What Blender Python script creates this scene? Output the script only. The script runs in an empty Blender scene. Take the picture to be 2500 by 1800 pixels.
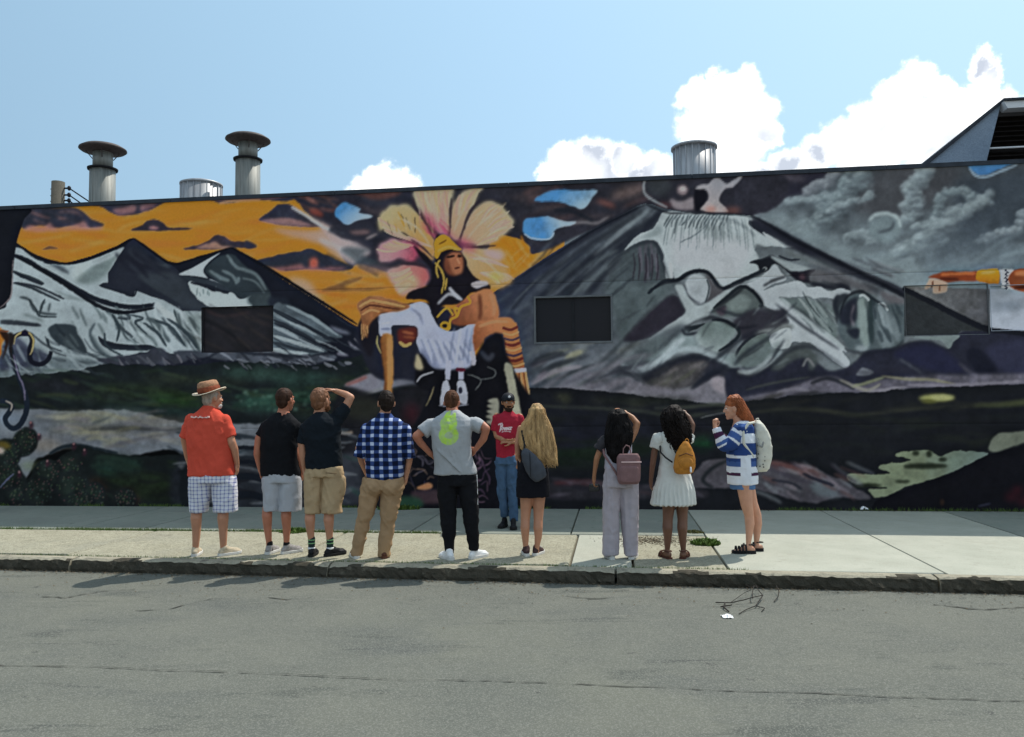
# Street scene: a tour group on a kerb looking at a long painted warehouse wall
import bpy, bmesh, math, random
import numpy as np
from mathutils import Vector, Matrix
random.seed(5)
sc = bpy.context.scene
COL = sc.collection
R = math.radians
SUN_E = 2.35; SKY_S = .088; EXPO = 0.85; CLOUD_L = .95; MURAL_K = (2.05, 1.8, 1.65)
SKY_AIR = 1.0; SKY_DUST = 1.6; SKY_OZ = 1.6; SKY_HZ = .55; HZC = (.215, .345, .42); BACK_T = .48
# ================================================================ camera
FPX = 1962.0                      # focal length in pixels of the 2500 px wide picture
PITCH = math.atan(96/FPX); ROLL = 0.0099
CAM = Vector((0, 0, 1.64))        # z = 0 is the pavement surface
_X = Vector((1, 0, 0)); _F = Vector((0, math.cos(PITCH), math.sin(PITCH))); _U0 = Vector((0, -math.sin(PITCH), math.cos(PITCH)))
_U = (_U0*math.cos(ROLL)+_X*math.sin(ROLL)).normalized(); _R = (_X*math.cos(ROLL)-_U0*math.sin(ROLL)).normalized()
cd = bpy.data.cameras.new('camera'); cam = bpy.data.objects.new('camera', cd); COL.objects.link(cam)
cd.sensor_width = 36; cd.lens = FPX/2500*36; cd.clip_start = .1; cd.clip_end = 3000
cam.matrix_world = Matrix(((_R.x, _U.x, -_F.x, CAM.x), (_R.y, _U.y, -_F.y, CAM.y), (_R.z, _U.z, -_F.z, CAM.z), (0, 0, 0, 1)))
sc.camera = cam
# ================================================================ light
SUNV = Vector((.45, .40, 1.0)).normalized()
sun_el = math.asin(SUNV.z); sun_az = math.atan2(SUNV.x, SUNV.y)
sd = bpy.data.lights.new('sun', 'SUN'); sd.energy = SUN_E; sd.angle = R(.55); sd.color = (1, .95, .86)
so = bpy.data.objects.new('sun', sd); COL.objects.link(so); so.rotation_euler = SUNV.to_track_quat('Z', 'Y').to_euler()
so.location = (6, 6, 14)
w = bpy.data.worlds.new('World'); sc.world = w; w.use_nodes = True
sc.view_settings.view_transform = 'Standard'; sc.view_settings.look = 'None'; sc.view_settings.gamma = 1
sc.view_settings.use_curve_mapping = False; sc.view_settings.exposure = EXPO
def ray(px, py): return (_F+_R*((px-1250)/FPX)+_U*((900-py)/FPX))
def on_z(px, py, z=0.0):
    d = ray(px, py); return CAM+d*((z-CAM.z)/d.z)
def on_y(px, py, y):
    d = ray(px, py); return CAM+d*((y-CAM.y)/d.y)
def build_world():
    nt = w.node_tree; N = nt.nodes; L = nt.links
    for n in list(N): N.remove(n)
    out = N.new('ShaderNodeOutputWorld'); bg = N.new('ShaderNodeBackground'); bg.inputs['Strength'].default_value = SKY_S
    sky = N.new('ShaderNodeTexSky'); sky.sky_type = 'NISHITA'; sky.sun_disc = False
    sky.sun_elevation = sun_el; sky.sun_rotation = sun_az; sky.altitude = 50; sky.air_density = SKY_AIR; sky.dust_density = SKY_DUST; sky.ozone_density = SKY_OZ
    tc = N.new('ShaderNodeTexCoord')
    def M(op, a, b=None, c=None):
        m = N.new('ShaderNodeMath'); m.operation = op
        for i, v in enumerate((a, b, c)):
            if v is None: continue
            if isinstance(v, (int, float)): m.inputs[i].default_value = v
            else: L.new(v, m.inputs[i])
        return m.outputs[0]
    def V(op, a, b):
        m = N.new('ShaderNodeVectorMath'); m.operation = op
        for i, v in enumerate((a, b)):
            if isinstance(v, (tuple, Vector)): m.inputs[i].default_value = tuple(v)
            else: L.new(v, m.inputs[i])
        return m
    def noise(sc_, det, vec, dist=0):
        n = N.new('ShaderNodeTexNoise'); n.inputs['Scale'].default_value = sc_; n.inputs['Detail'].default_value = det
        n.inputs['Roughness'].default_value = .62
        L.new(vec, n.inputs['Vector']); return n
    dirv = tc.outputs['Generated']
    n1 = noise(9, 6, dirv); n2 = noise(38, 5, dirv)
    o1 = V('SUBTRACT', n1.outputs['Color'], (.5, .5, .5)); s1 = V('SCALE', o1.outputs[0], (0, 0, 0)); s1.inputs['Scale'].default_value = .06
    o2 = V('SUBTRACT', n2.outputs['Color'], (.5, .5, .5)); s2 = V('SCALE', o2.outputs[0], (0, 0, 0)); s2.inputs['Scale'].default_value = .028
    p = V('ADD', dirv, s1.outputs[0]); p = V('ADD', p.outputs[0], s2.outputs[0])
    lobes = CLOUDS
    acc = None
    for (px, py, r, *rest) in lobes:
        c = ray(px, py+34).normalized()
        dd = V('DISTANCE', p.outputs[0], c).outputs['Value']
        v = M('SUBTRACT', 1.0, M('DIVIDE', dd, .80*r/FPX*math.cos(math.atan(math.hypot(px-1250, py-900)/FPX))))
        acc = v if acc is None else M('SMOOTH_MAX', acc, v, .12)
    # unseen clouds outside the view, cover raised for brighter, whiter ambient light
    sep = N.new('ShaderNodeSeparateXYZ'); L.new(dirv, sep.inputs[0])
    nb = noise(3.2, 7, dirv); nb2 = M('MULTIPLY', M('SUBTRACT', nb.outputs['Fac'], BACK_T), 5.0)
    fade = N.new('ShaderNodeMapRange'); L.new(sep.outputs['Y'], fade.inputs['Value']); fade.inputs['From Min'].default_value = .75; fade.inputs['From Max'].default_value = .2
    fade.inputs['To Min'].default_value = -2.5; fade.inputs['To Max'].default_value = 0
    back = M('ADD', fade.outputs[0], nb2)
    acc = M('MAXIMUM', acc, M('SUBTRACT', back, .2))
    ramp = N.new('ShaderNodeMapRange'); ramp.interpolation_type = 'SMOOTHERSTEP'; L.new(acc, ramp.inputs['Value'])
    ramp.inputs['From Min'].default_value = -.10; ramp.inputs['From Max'].default_value = .46
    nn = noise(14, 7, p.outputs[0]); nn3 = noise(6.5, 3, p.outputs[0])
    # cloud body: bright rims, slightly greyer thick middle
    thick = N.new('ShaderNodeMapRange'); L.new(M('MULTIPLY', acc, M('ADD', .35, nn.outputs['Fac'])), thick.inputs['Value'])
    thick.inputs['From Min'].default_value = .14; thick.inputs['From Max'].default_value = .5
    n4r = N.new('ShaderNodeMapRange'); L.new(nn3.outputs['Fac'], n4r.inputs['Value']); n4r.inputs['From Min'].default_value = .40; n4r.inputs['From Max'].default_value = .58; n4r.inputs['To Max'].default_value = .85; shade = M('MULTIPLY', thick.outputs[0], n4r.outputs[0])
    cm = N.new('ShaderNodeMix'); cm.data_type = 'RGBA'; L.new(shade, cm.inputs['Factor'])
    k = CLOUD_L/SKY_S
    cm.inputs['A'].default_value = (1.02*k, 1.02*k, 1.0*k, 1); cm.inputs['B'].default_value = (.27*k, .31*k, .39*k, 1)
    # thin veil of haze in the sky colour
    hz = N.new('ShaderNodeMix'); hz.data_type = 'RGBA'; hz.inputs['Factor'].default_value = SKY_HZ
    L.new(sky.outputs[0], hz.inputs['A'])
    # haze brightens smoothly towards the sun
    ds = N.new('ShaderNodeVectorMath'); ds.operation = 'DOT_PRODUCT'; L.new(dirv, ds.inputs[0]); ds.inputs[1].default_value = tuple(SUNV)
    hm = N.new('ShaderNodeMapRange'); L.new(ds.outputs['Value'], hm.inputs['Value']); hm.inputs['From Min'].default_value = .2; hm.inputs['From Max'].default_value = 1.0; hm.inputs['To Min'].default_value = .85; hm.inputs['To Max'].default_value = 1.85
    hs_ = N.new('ShaderNodeVectorMath'); hs_.operation = 'SCALE'; hs_.inputs[0].default_value = (HZC[0]/SKY_S, HZC[1]/SKY_S, HZC[2]/SKY_S); L.new(hm.outputs[0], hs_.inputs['Scale']); L.new(hs_.outputs[0], hz.inputs['B'])
    mix = N.new('ShaderNodeMix'); mix.data_type = 'RGBA'; L.new(M('MULTIPLY', ramp.outputs[0], .97), mix.inputs['Factor'])
    L.new(hz.outputs['Result'], mix.inputs['A']); L.new(cm.outputs['Result'], mix.inputs['B'])
    L.new(mix.outputs['Result'], bg.inputs['Color']); L.new(bg.outputs[0], out.inputs[0])
CLOUDS = [(1700,215,60),(1760,180,55),(1820,175,62),(1840,240,75),(1720,290,85),(1800,330,110),(1860,310,60),(1690,380,60),
          (1400,400,62),(1480,385,62),(1550,410,55),(1360,440,50),(1620,430,60),(1690,440,70),
          (930,440,58),(900,470,60),(980,470,52),(860,490,40),
          (2230,160,62),(2180,190,60),(2290,190,55),(2400,120,48),(2420,150,46),(2370,210,75),(2450,230,80),(2130,260,80),(2060,310,78),(2000,350,80),(1930,390,70),(2200,280,110),(2300,300,120),(2120,380,110),(2450,340,140),(2280,420,120),(1980,450,90),(2560,200,60),(2640,280,120),(1860,430,70),(1800,440,70),(1765,270,95),(1770,340,100),(925,405,62),(960,425,70),(890,440,70),(1010,445,60),(1400,355,70),(1460,345,72),(1530,365,66),(1350,400,62),(1600,400,70),(1480,410,90)]
build_world()
# ================================================================ helpers
def tag(o, label=None, cat=None, group=None, kind=None):
    if label: o['label'] = label
    if cat: o['category'] = cat
    if group: o['group'] = group
    if kind: o['kind'] = kind
    return o
def empty(name, loc, label=None, cat=None, group=None, rz=0):
    o = bpy.data.objects.new(name, None); COL.objects.link(o); o.location = loc; o.rotation_euler = (0, 0, rz)
    o.empty_display_size = .2
    return tag(o, label, cat, group)
def mesh_obj(name, V_, F_, mat, parent=None, smooth=False, loc=None):
    me = bpy.data.meshes.new(name); me.from_pydata([tuple(v) for v in V_], [], [tuple(f) for f in F_]); me.update()
    if mat: me.materials.append(mat)
    if smooth: me.polygons.foreach_set('use_smooth', [True]*len(me.polygons))
    o = bpy.data.objects.new(name, me); COL.objects.link(o)
    if parent: o.parent = parent
    if loc is not None: o.location = loc
    return o
class Sh:
    "collects closed shapes"
    def __init__(s): s.v = []; s.f = []
    def add(s, V_, F_):
        n = len(s.v); s.v += [tuple(v) for v in V_]; s.f += [tuple(i+n for i in f) for f in F_]
    def rings(s, rs, cap=True):
        n = len(rs[0]); V_ = [p for r in rs for p in r]; F_ = []
        for i in range(len(rs)-1):
            for j in range(n):
                k = (j+1) % n; F_.append((i*n+j, i*n+k, (i+1)*n+k, (i+1)*n+j))
        if cap:
            F_.append(tuple(range(n))[::-1]); F_.append(tuple(range((len(rs)-1)*n, len(rs)*n)))
        s.add(V_, F_)
    def cap(s, a, b, ra, rb, seg=12, flat=False):
        a = Vector(a); b = Vector(b); d = b-a
        if d.length < 1e-5: d = Vector((0, 0, 1e-4))
        z = d.normalized(); x = z.orthogonal().normalized(); y = z.cross(x); rs = []
        def ring(c, r): return [c+(x*math.cos(t)+y*math.sin(t))*r for t in [2*math.pi*i/seg for i in range(seg)]]
        if not flat:
            for q in (-80, -50, -25): rs.append(ring(a+z*ra*math.sin(R(q)), ra*math.cos(R(q))))
        rs.append(ring(a, ra)); rs.append(ring(b, rb))
        if not flat:
            for q in (25, 50, 80): rs.append(ring(b+z*rb*math.sin(R(q)), rb*math.cos(R(q))))
        s.rings(rs)
    def chain(s, pts, rad, seg=12):
        for i in range(len(pts)-1): s.cap(pts[i], pts[i+1], rad[i], rad[i+1], seg)
    def ell(s, c, rx, ry, rz, M3=None, seg=18, rg=11):
        c = Vector(c); M3 = M3 or Matrix.Identity(3); rs = []
        for i in range(1, rg):
            t = math.pi*i/rg-math.pi/2
            rs.append([c+M3@Vector((rx*math.cos(t)*math.cos(p), ry*math.cos(t)*math.sin(p), rz*math.sin(t))) for p in [2*math.pi*j/seg for j in range(seg)]])
        s.rings(rs)
    def loft(s, secs, seg=28, pw=2.3):
        "secs: (center, rx, ry, yaw)"
        rs = []
        for c, rx, ry, yw in secs:
            c = Vector(c); cs, sn = math.cos(yw), math.sin(yw); r = []
            for j in range(seg):
                t = 2*math.pi*j/seg; ct, st = math.cos(t), math.sin(t)
                x = rx*math.copysign(abs(ct)**(2/pw), ct); y = ry*math.copysign(abs(st)**(2/pw), st)
                r.append(c+Vector((x*cs-y*sn, x*sn+y*cs, 0)))
            rs.append(r)
        s.rings(rs)
    def box(s, a, b):
        (x0, y0, z0), (x1, y1, z1) = a, b
        s.add([(x0,y0,z0),(x1,y0,z0),(x1,y1,z0),(x0,y1,z0),(x0,y0,z1),(x1,y0,z1),(x1,y1,z1),(x0,y1,z1)],
              [(0,3,2,1),(4,5,6,7),(0,1,5,4),(1,2,6,5),(2,3,7,6),(3,0,4,7)])
    def obj(s, name, mat, parent=None, smooth=True, loc=None): return mesh_obj(name, s.v, s.f, mat, parent, smooth, loc)
_hr = np.random.RandomState(3); _H = _hr.rand(64, 64, 64).astype(np.float32)
def vn3(P):
    P = np.asarray(P); i = np.floor(P).astype(int); f = P-i; f = f*f*(3-2*f); out = 0
    for dx in (0, 1):
        for dy in (0, 1):
            for dz in (0, 1):
                wgt = (f[:, 0] if dx else 1-f[:, 0])*(f[:, 1] if dy else 1-f[:, 1])*(f[:, 2] if dz else 1-f[:, 2])
                out = out+wgt*_H[(i[:, 0]+dx) & 63, (i[:, 1]+dy) & 63, (i[:, 2]+dz) & 63]
    return out*2-1
def fuse(sh, name, mat, parent, vox=.008, smooth=4, disp=None, color=None, deci=None):
    "union of the closed shapes as one continuous skin"
    me = bpy.data.meshes.new(name); me.from_pydata(sh.v, [], sh.f); me.update()
    o = bpy.data.objects.new(name, me); COL.objects.link(o)
    m = o.modifiers.new('r', 'REMESH'); m.mode = 'VOXEL'; m.voxel_size = vox; m.use_smooth_shade = True
    if smooth:
        m = o.modifiers.new('s', 'SMOOTH'); m.factor = .5; m.iterations = smooth
    if deci:
        m = o.modifiers.new('d', 'DECIMATE'); m.ratio = deci
    dg = bpy.context.evaluated_depsgraph_get(); ev = o.evaluated_get(dg)
    m2 = bpy.data.meshes.new_from_object(ev, depsgraph=dg); o.modifiers.clear(); o.data = m2; bpy.data.meshes.remove(me); m2.name = name
    n = len(m2.vertices); co = np.empty(n*3, np.float32); m2.vertices.foreach_get('co', co); co = co.reshape(-1, 3)
    if disp:
        no = np.empty(n*3, np.float32); m2.vertices.foreach_get('normal', no); no = no.reshape(-1, 3)
        co = co+no*disp(co, no)[:, None]; m2.vertices.foreach_set('co', co.astype(np.float32).ravel()); m2.update()
    if color:
        no = np.empty(n*3, np.float32); m2.vertices.foreach_get('normal', no); no = no.reshape(-1, 3)
        c = np.ones((n, 4), np.float32); c[:, :3] = color(co, no)
        at = m2.color_attributes.new('paint', 'FLOAT_COLOR', 'POINT'); at.data.foreach_set('color', c.ravel())
    m2.materials.clear(); m2.materials.append(mat)
    m2.polygons.foreach_set('use_smooth', [True]*len(m2.polygons))
    o.parent = parent
    return o
# ---------------------------------------------------------------- materials
def newmat(name, rough=.8, spec=.3):
    m = bpy.data.materials.new(name); m.use_nodes = True; b = m.node_tree.nodes['Principled BSDF']
    b.inputs['Roughness'].default_value = rough; b.inputs['Specular IOR Level'].default_value = spec
    return m, m.node_tree.nodes, m.node_tree.links, b
def fabric(name, col, var=.18, scale=9, bump=.25, rough=.9, stretch=(1, 1, 1), attr=False, spec=.15):
    m, N, L, b = newmat(name, rough, spec)
    tc = N.new('ShaderNodeTexCoord'); mp = N.new('ShaderNodeMapping'); mp.inputs['Scale'].default_value = stretch; L.new(tc.outputs['Object'], mp.inputs[0])
    n = N.new('ShaderNodeTexNoise'); n.inputs['Scale'].default_value = scale; n.inputs['Detail'].default_value = 5; L.new(mp.outputs[0], n.inputs['Vector'])
    n2 = N.new('ShaderNodeTexNoise'); n2.inputs['Scale'].default_value = scale*28; n2.inputs['Detail'].default_value = 2; L.new(mp.outputs[0], n2.inputs['Vector'])
    mr = N.new('ShaderNodeMapRange'); L.new(n.outputs['Fac'], mr.inputs['Value']); mr.inputs['From Min'].default_value = .25; mr.inputs['From Max'].default_value = .75
    mr.inputs['To Min'].default_value = 1-var; mr.inputs['To Max'].default_value = 1+var
    mr2 = N.new('ShaderNodeMapRange'); L.new(n2.outputs['Fac'], mr2.inputs['Value']); mr2.inputs['To Min'].default_value = 1-var*.7; mr2.inputs['To Max'].default_value = 1+var*.7
    mu = N.new('ShaderNodeMath'); mu.operation = 'MULTIPLY'; L.new(mr.outputs[0], mu.inputs[0]); L.new(mr2.outputs[0], mu.inputs[1])
    vm = N.new('ShaderNodeVectorMath'); vm.operation = 'SCALE'; L.new(mu.outputs[0], vm.inputs['Scale'])
    if attr:
        a = N.new('ShaderNodeAttribute'); a.attribute_name = 'paint'; L.new(a.outputs['Color'], vm.inputs[0])
    else: vm.inputs[0].default_value = col
    L.new(vm.outputs[0], b.inputs['Base Color'])
    bp = N.new('ShaderNodeBump'); bp.inputs['Strength'].default_value = bump; bp.inputs['Distance'].default_value = .01; L.new(n.outputs['Fac'], bp.inputs['Height']); L.new(bp.outputs[0], b.inputs['Normal'])
    return m
def srgb(r, g, b_, k=1.0):
    f = lambda c: ((c/255+.055)/1.055)**2.4 if c > 10 else c/255/12.92
    return (f(r)*k, f(g)*k, f(b_)*k)
# ---------------------------------------------------------------- mural painting (numpy raster, real print on the wall)
RX0, RY0, RW, RH = -120, 372, 2760, 900
rng = np.random.RandomState(7)
def vnoise(h, w, cell, seed):
    r = np.random.RandomState(seed)
    gh, gw = int(h/cell)+4, int(w/cell)+4
    g = r.rand(gh, gw)
    y = np.arange(h)/cell; x = np.arange(w)/cell
    yi = y.astype(int); xi = x.astype(int)
    fy = y-yi; fx = x-xi
    fy = fy*fy*(3-2*fy); fx = fx*fx*(3-2*fx)
    a = g[yi][:, xi]; b = g[yi][:, xi+1]; c = g[yi+1][:, xi]; d = g[yi+1][:, xi+1]
    fx = fx[None, :]; fy = fy[:, None]
    return (a*(1-fx)+b*fx)*(1-fy)+(c*(1-fx)+d*fx)*fy
IMG = np.zeros((RH, RW, 3), np.float32)
NZ1 = vnoise(RH, RW, 26, 1); NZ2 = vnoise(RH, RW, 9, 2); NZ3 = vnoise(RH, RW, 60, 3); NZ4 = vnoise(RH, RW, 4, 4)
WX = (vnoise(RH, RW, 14, 5)-.5)*2; WY = (vnoise(RH, RW, 14, 6)-.5)*2
def T(k):
    ox, oy = {'T1': (0,380), 'T2': (600,380), 'T3': (1200,380), 'T4': (1800,380),
              'B1': (0,800), 'B2': (600,800), 'B3': (1200,800), 'B4': (1800,800), 'D': (0,0), 'C': (1172,366), 'L': (0,440)}[k]
    s = {'D': 1/1.1023, 'C': 1.708, 'L': 1.7208}.get(k, 3.14)
    return lambda pts: [(ox+x/s, oy+y/s) for x, y in pts]
def smooth_pts(p, closed=True, n=7):
    p = np.array(p, float); m = len(p); out = []
    if m < 3: return p
    rngi = range(m) if closed else range(m-1)
    for i in rngi:
        if closed: a, b, c, d = p[(i-1) % m], p[i], p[(i+1) % m], p[(i+2) % m]
        else: a, b, c, d = p[max(i-1,0)], p[i], p[i+1], p[min(i+2,m-1)]
        for k in range(n):
            t = k/n
            out.append(.5*((2*b)+(-a+c)*t+(2*a-5*b+4*c-d)*t*t+(-a+3*b-3*c+d)*t**3))
    if not closed: out.append(p[-1])
    return np.array(out)
def blur2(m, r):
    r = int(round(r))
    if r < 1: return m
    for _ in range(2):
        for ax in (0, 1):
            c = np.cumsum(np.concatenate([np.repeat(np.take(m,[0],ax), r+1, ax), m, np.repeat(np.take(m,[-1],ax), r, ax)], ax), axis=ax)
            n = m.shape[ax]
            m = (np.take(c, range(2*r+1, 2*r+1+n), ax)-np.take(c, range(0, n), ax))/(2*r+1)
    return m
def polymask(P, x0, y0, w, h):
    m = np.zeros((h, w), np.float32)
    xs = P[:, 0]-x0; ys = P[:, 1]-y0
    xn = np.roll(xs, -1); yn = np.roll(ys, -1)
    for r in range(h):
        yy = r+.5
        s = (ys <= yy) != (yn <= yy)
        if not s.any(): continue
        xc = np.sort(xs[s]+(yy-ys[s])/(yn[s]-ys[s])*(xn[s]-xs[s]))
        for a, b in zip(xc[::2], xc[1::2]):
            a = int(max(0, round(a))); b = int(min(w, round(b)))
            if b > a: m[r, a:b] = 1
    return m
def lin(c): return np.array(c, np.float32)/255.
def comp(m, x0, y0, col, alpha, tex, col2=None, grad=None):
    h, w = m.shape
    sl = (slice(y0-RY0, y0-RY0+h), slice(x0-RX0, x0-RX0+w))
    c = np.broadcast_to(lin(col), (h, w, 3))
    if col2 is not None:
        gx0, gy0, gx1, gy1 = grad
        X = np.arange(w)[None, :]+x0; Y = np.arange(h)[:, None]+y0
        t = ((X-gx0)*(gx1-gx0)+(Y-gy0)*(gy1-gy0))/((gx1-gx0)**2+(gy1-gy0)**2)
        t = np.clip(t+(NZ1[sl]-.5)*.3, 0, 1)[..., None]
        c = c*(1-t)+lin(col2)*t
    if tex:
        c = c*(1+((NZ1[sl]-.5)*1.2+(NZ2[sl]-.5)*.7+(NZ4[sl]-.5)*.15)[..., None]*tex*.8)
    a = (m*alpha)[..., None]
    IMG[sl] = IMG[sl]*(1-a)+c*a
def F(t, pts, col, blur=1, alpha=1., wob=2., tex=.12, col2=None, grad=None, sm=True):
    P = T(t)(pts)
    P = smooth_pts(P) if sm else np.array(P, float)
    if grad is not None:
        g = T(t)([(grad[0], grad[1]), (grad[2], grad[3])]); grad = (*g[0], *g[1])
    pad = int(blur*3+wob+3)
    x0 = max(RX0, int(P[:, 0].min())-pad); y0 = max(RY0, int(P[:, 1].min())-pad)
    x1 = min(RX0+RW, int(P[:, 0].max())+pad); y1 = min(RY0+RH, int(P[:, 1].max())+pad)
    if x1-x0 < 2 or y1-y0 < 2: return
    m = polymask(P, x0, y0, x1-x0, y1-y0)
    if wob:
        h, w = m.shape
        sl = (slice(y0-RY0, y0-RY0+h), slice(x0-RX0, x0-RX0+w))
        yy = np.clip(np.arange(h)[:, None]+(WY[sl]*wob).astype(int), 0, h-1)
        xx = np.clip(np.arange(w)[None, :]+(WX[sl]*wob).astype(int), 0, w-1)
        m = m[yy, xx]
    m = blur2(m, blur)
    comp(m, x0, y0, col, alpha, tex, col2, grad)
def S(t, pts, wd, col, blur=1, alpha=1., tex=.1, taper=.5, sm=True, wob=1.5):
    "brush stroke: a ribbon round a smooth line, in tile units for points, native px for width"
    P = np.array(T(t)(pts), float)
    if sm and len(P) > 2: P = smooth_pts(P, False, 6)
    elif len(P) == 2: P = np.array([P[0]+(P[1]-P[0])*k/6 for k in range(7)])
    d = np.gradient(P, axis=0); d /= (np.linalg.norm(d, axis=1)[:, None]+1e-6)
    n = np.stack([-d[:, 1], d[:, 0]], 1)
    u = np.linspace(0, 1, len(P)); w = wd/2*(1-taper+taper*np.sqrt(np.clip(4*u*(1-u), 0, 1)))
    R = np.concatenate([P+n*w[:, None], (P-n*w[:, None])[::-1]])
    inv = lambda q: [(x*1/1.1023, y/1.1023) for x, y in q]
    F('D', inv(R), col, blur, alpha, wob, tex, sm=False)
def E(t, cx, cy, rx, ry, col, rot=0, **k):
    a = np.linspace(0, 2*np.pi, 18, endpoint=False); c, s = math.cos(rot), math.sin(rot)
    F(t, [(cx+rx*math.cos(q)*c-ry*math.sin(q)*s, cy+rx*math.cos(q)*s+ry*math.sin(q)*c) for q in a], col, **k)
def streaks(t, box, n, ang, ln, wd, cols, blur=1, alpha=.8, spread=.25, curve=.15):
    x0, y0, x1, y1 = box
    for i in range(n):
        cx, cy = rng.uniform(x0, x1), rng.uniform(y0, y1)
        a = ang+rng.uniform(-spread, spread); L = ln*rng.uniform(.5, 1.3)/2
        dx, dy = math.cos(a)*L, math.sin(a)*L; q = rng.uniform(-curve, curve)*L
        S(t, [(cx-dx, cy-dy), (cx-dy*q/L, cy+dx*q/L), (cx+dx, cy+dy)], wd*rng.uniform(.5, 1.4), cols[rng.randint(len(cols))], blur, alpha*rng.uniform(.6, 1), taper=.95)

NAVY=(24,27,38); DARK=(42,46,58); SLATE=(66,74,84); MID=(96,106,112); SNOW=(146,158,164); PALE=(166,176,182)
ORG=(205,141,46); ORGL=(224,156,72); PEACH=(208,160,140); CLD=(52,54,68); PINK=(150,108,108); BLUE=(72,126,178); BLK=(15,16,22)
IVORY=(212,198,164)
def paint():
    # ---- sky, left: orange sunset
    F('D', [(-150,330),(1300,330),(1300,900),(-150,900)], ORG, 0, sm=False, wob=0, tex=.14, col2=(220,150,60), grad=(0,430,0,760))
    streaks('T1', (150,420,2200,820), 90, -.05, 420, 9, [(226,162,70),(190,130,50),(222,140,62),(212,170,90)], 3, .5)
    streaks('T2', (0,880,1200,1250), 50, .05, 350, 9, [(232,160,80),(222,128,58),(224,190,120),(200,150,60)], 3, .5)
    # ---- sky, right: storm greys
    F('D', [(1250,330),(2520,330),(2520,900),(1250,900)], (72,80,88), 0, sm=False, wob=0, tex=.12, col2=(116,128,134), grad=(1850,380,1850,640))
    F('T4', [(1100,100),(1700,80),(1600,300),(1300,480),(1100,480),(900,400)], (78,80,86), 14, .8)
    F('T4', [(1700,200),(2300,150),(2300,560),(1900,700),(1500,760),(1700,520)], (66,76,88), 16, .75)
    # dark middle sky behind plumes
    F('T2', [(430,270),(1300,230),(2250,190),(3300,100),(3300,500),(2750,420),(2250,740),(2150,800),(1400,1000),(1100,900),(870,830),(800,850),(640,640),(520,490),(430,400)], (46,47,60), 2, tex=.3)
    F('T3', [(0,200),(1200,160),(1200,400),(700,600),(300,760),(0,640)], (48,48,58), 3, tex=.35)
    streaks('T3', (100,260,1150,560), 26, -.35, 240, 13, [(92,80,84),(112,84,84),(36,38,48),(70,66,76)], 5, .6)
    streaks('T2', (700,300,1300,900), 26, .3, 240, 12, [(92,80,84),(66,66,78),(36,38,48)], 5, .6)
    E('T3', 1050, 280, 150, 50, (128,108,104), rot=-.3, blur=9, alpha=.7); E('T3', 880, 370, 80, 18, (140,86,78), rot=.35, blur=6, alpha=.8)
    S('T3', [(480,540),(700,510),(800,520),(900,470)], 9, (112,108,112), 3, .8); S('T3', [(480,420),(620,430),(780,500)], 10, (30,34,44), 3, .8)
    # left dark clouds
    F('T1', [(100,380),(2220,260),(2220,350),(2050,345),(1900,345),(1720,370),(1600,340),(1440,330),(1300,345),(1200,395),(1080,440),(950,465),(850,440),(760,390),(600,385),(100,440)], CLD, 2, tex=.3)
    F('T1', [(860,410),(950,395),(1040,380),(1030,440),(930,462),(880,440)], PINK, 4, .8); F('T1', [(1080,380),(1200,360),(1180,400),(1080,430)], PINK, 4, .7)
    S('T1', [(1650,340),(1800,325),(1900,330),(2200,310)], 7, PINK, 3, .8); S('T1', [(1680,365),(1800,350),(2000,345)], 5, (230,170,110), 2, .8)
    F('T1', [(170,410),(420,400),(560,395),(640,430),(700,485),(800,530),(720,560),(560,545),(420,560),(300,540),(170,560)], CLD, 3, tex=.35)
    F('T1', [(180,575),(230,530),(330,545),(380,510),(430,560),(540,540),(640,500),(690,550),(780,545),(760,575),(500,580),(300,590)], (168,118,112), 4, .75)
    streaks('T1', (220,430,600,520), 12, .1, 150, 8, [(110,88,92),(40,44,56),(140,100,100)], 3, .7)
    F('T1', [(1000,575),(1080,540),(1130,500),(1190,488),(1250,515),(1300,548),(1480,560),(1400,572),(1180,578)], (56,52,60), 2, tex=.3); E('T1', 1180, 555, 40, 14, PINK, blur=3)
    F('T1', [(1400,718),(1530,682),(1600,650),(1650,612),(1710,612),(1780,655),(1860,660),(1970,702),(1850,712),(1620,722)], (62,56,64), 2, tex=.3)
    F('T1', [(1500,712),(1640,660),(1700,690),(1780,700),(1700,718)], (172,130,112), 3, .8)
    F('T1', [(320,725),(355,702),(385,692),(450,716)], (110,82,58), 2)
    F('T2', [(100,495),(180,430),(250,378),(335,372),(420,430),(520,490),(580,545),(400,545),(250,530),(150,512)], CLD, 2, tex=.3)
    F('T2', [(120,498),(240,480),(330,480),(420,500),(540,545),(300,540),(180,525)], (150,114,110), 3, .8)
    # pale diagonal light between clouds
    F('T2', [(340,390),(440,430),(640,540),(760,620),(900,700),(960,740),(880,800),(830,840),(700,770),(560,680),(300,610),(230,560),(560,570),(500,490)], (176,160,160), 6, .9, col2=(205,160,130), grad=(700,600,250,600))
    S('T2', [(350,395),(480,470),(620,560),(760,600)], 7, (186,190,192), 2, .8); S('T2', [(560,640),(700,700),(860,800)], 10, (205,196,196), 4, .8)
    E('T2', 540, 435, 60, 26, (150,76,66), rot=.4, blur=4, alpha=.8); streaks('T2', (440,300,700,420), 10, .4, 140, 8, [(120,84,76),(40,42,52),(160,100,90)], 3, .7)
    F('T2', [(640,560),(820,500),(930,500),(960,560),(900,590),(860,640),(760,640),(680,600)], (48,50,62), 4, .9)
    F('T2', [(720,720),(850,700),(960,730),(900,760),(1050,830),(880,850),(820,800)], (74,84,92), 5, .8); F('T2', [(800,580),(930,570),(940,600),(840,610)], (120,96,98), 4, .8)
    S('T2', [(920,640),(1010,600)], 8, (120,112,116), 3)
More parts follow.
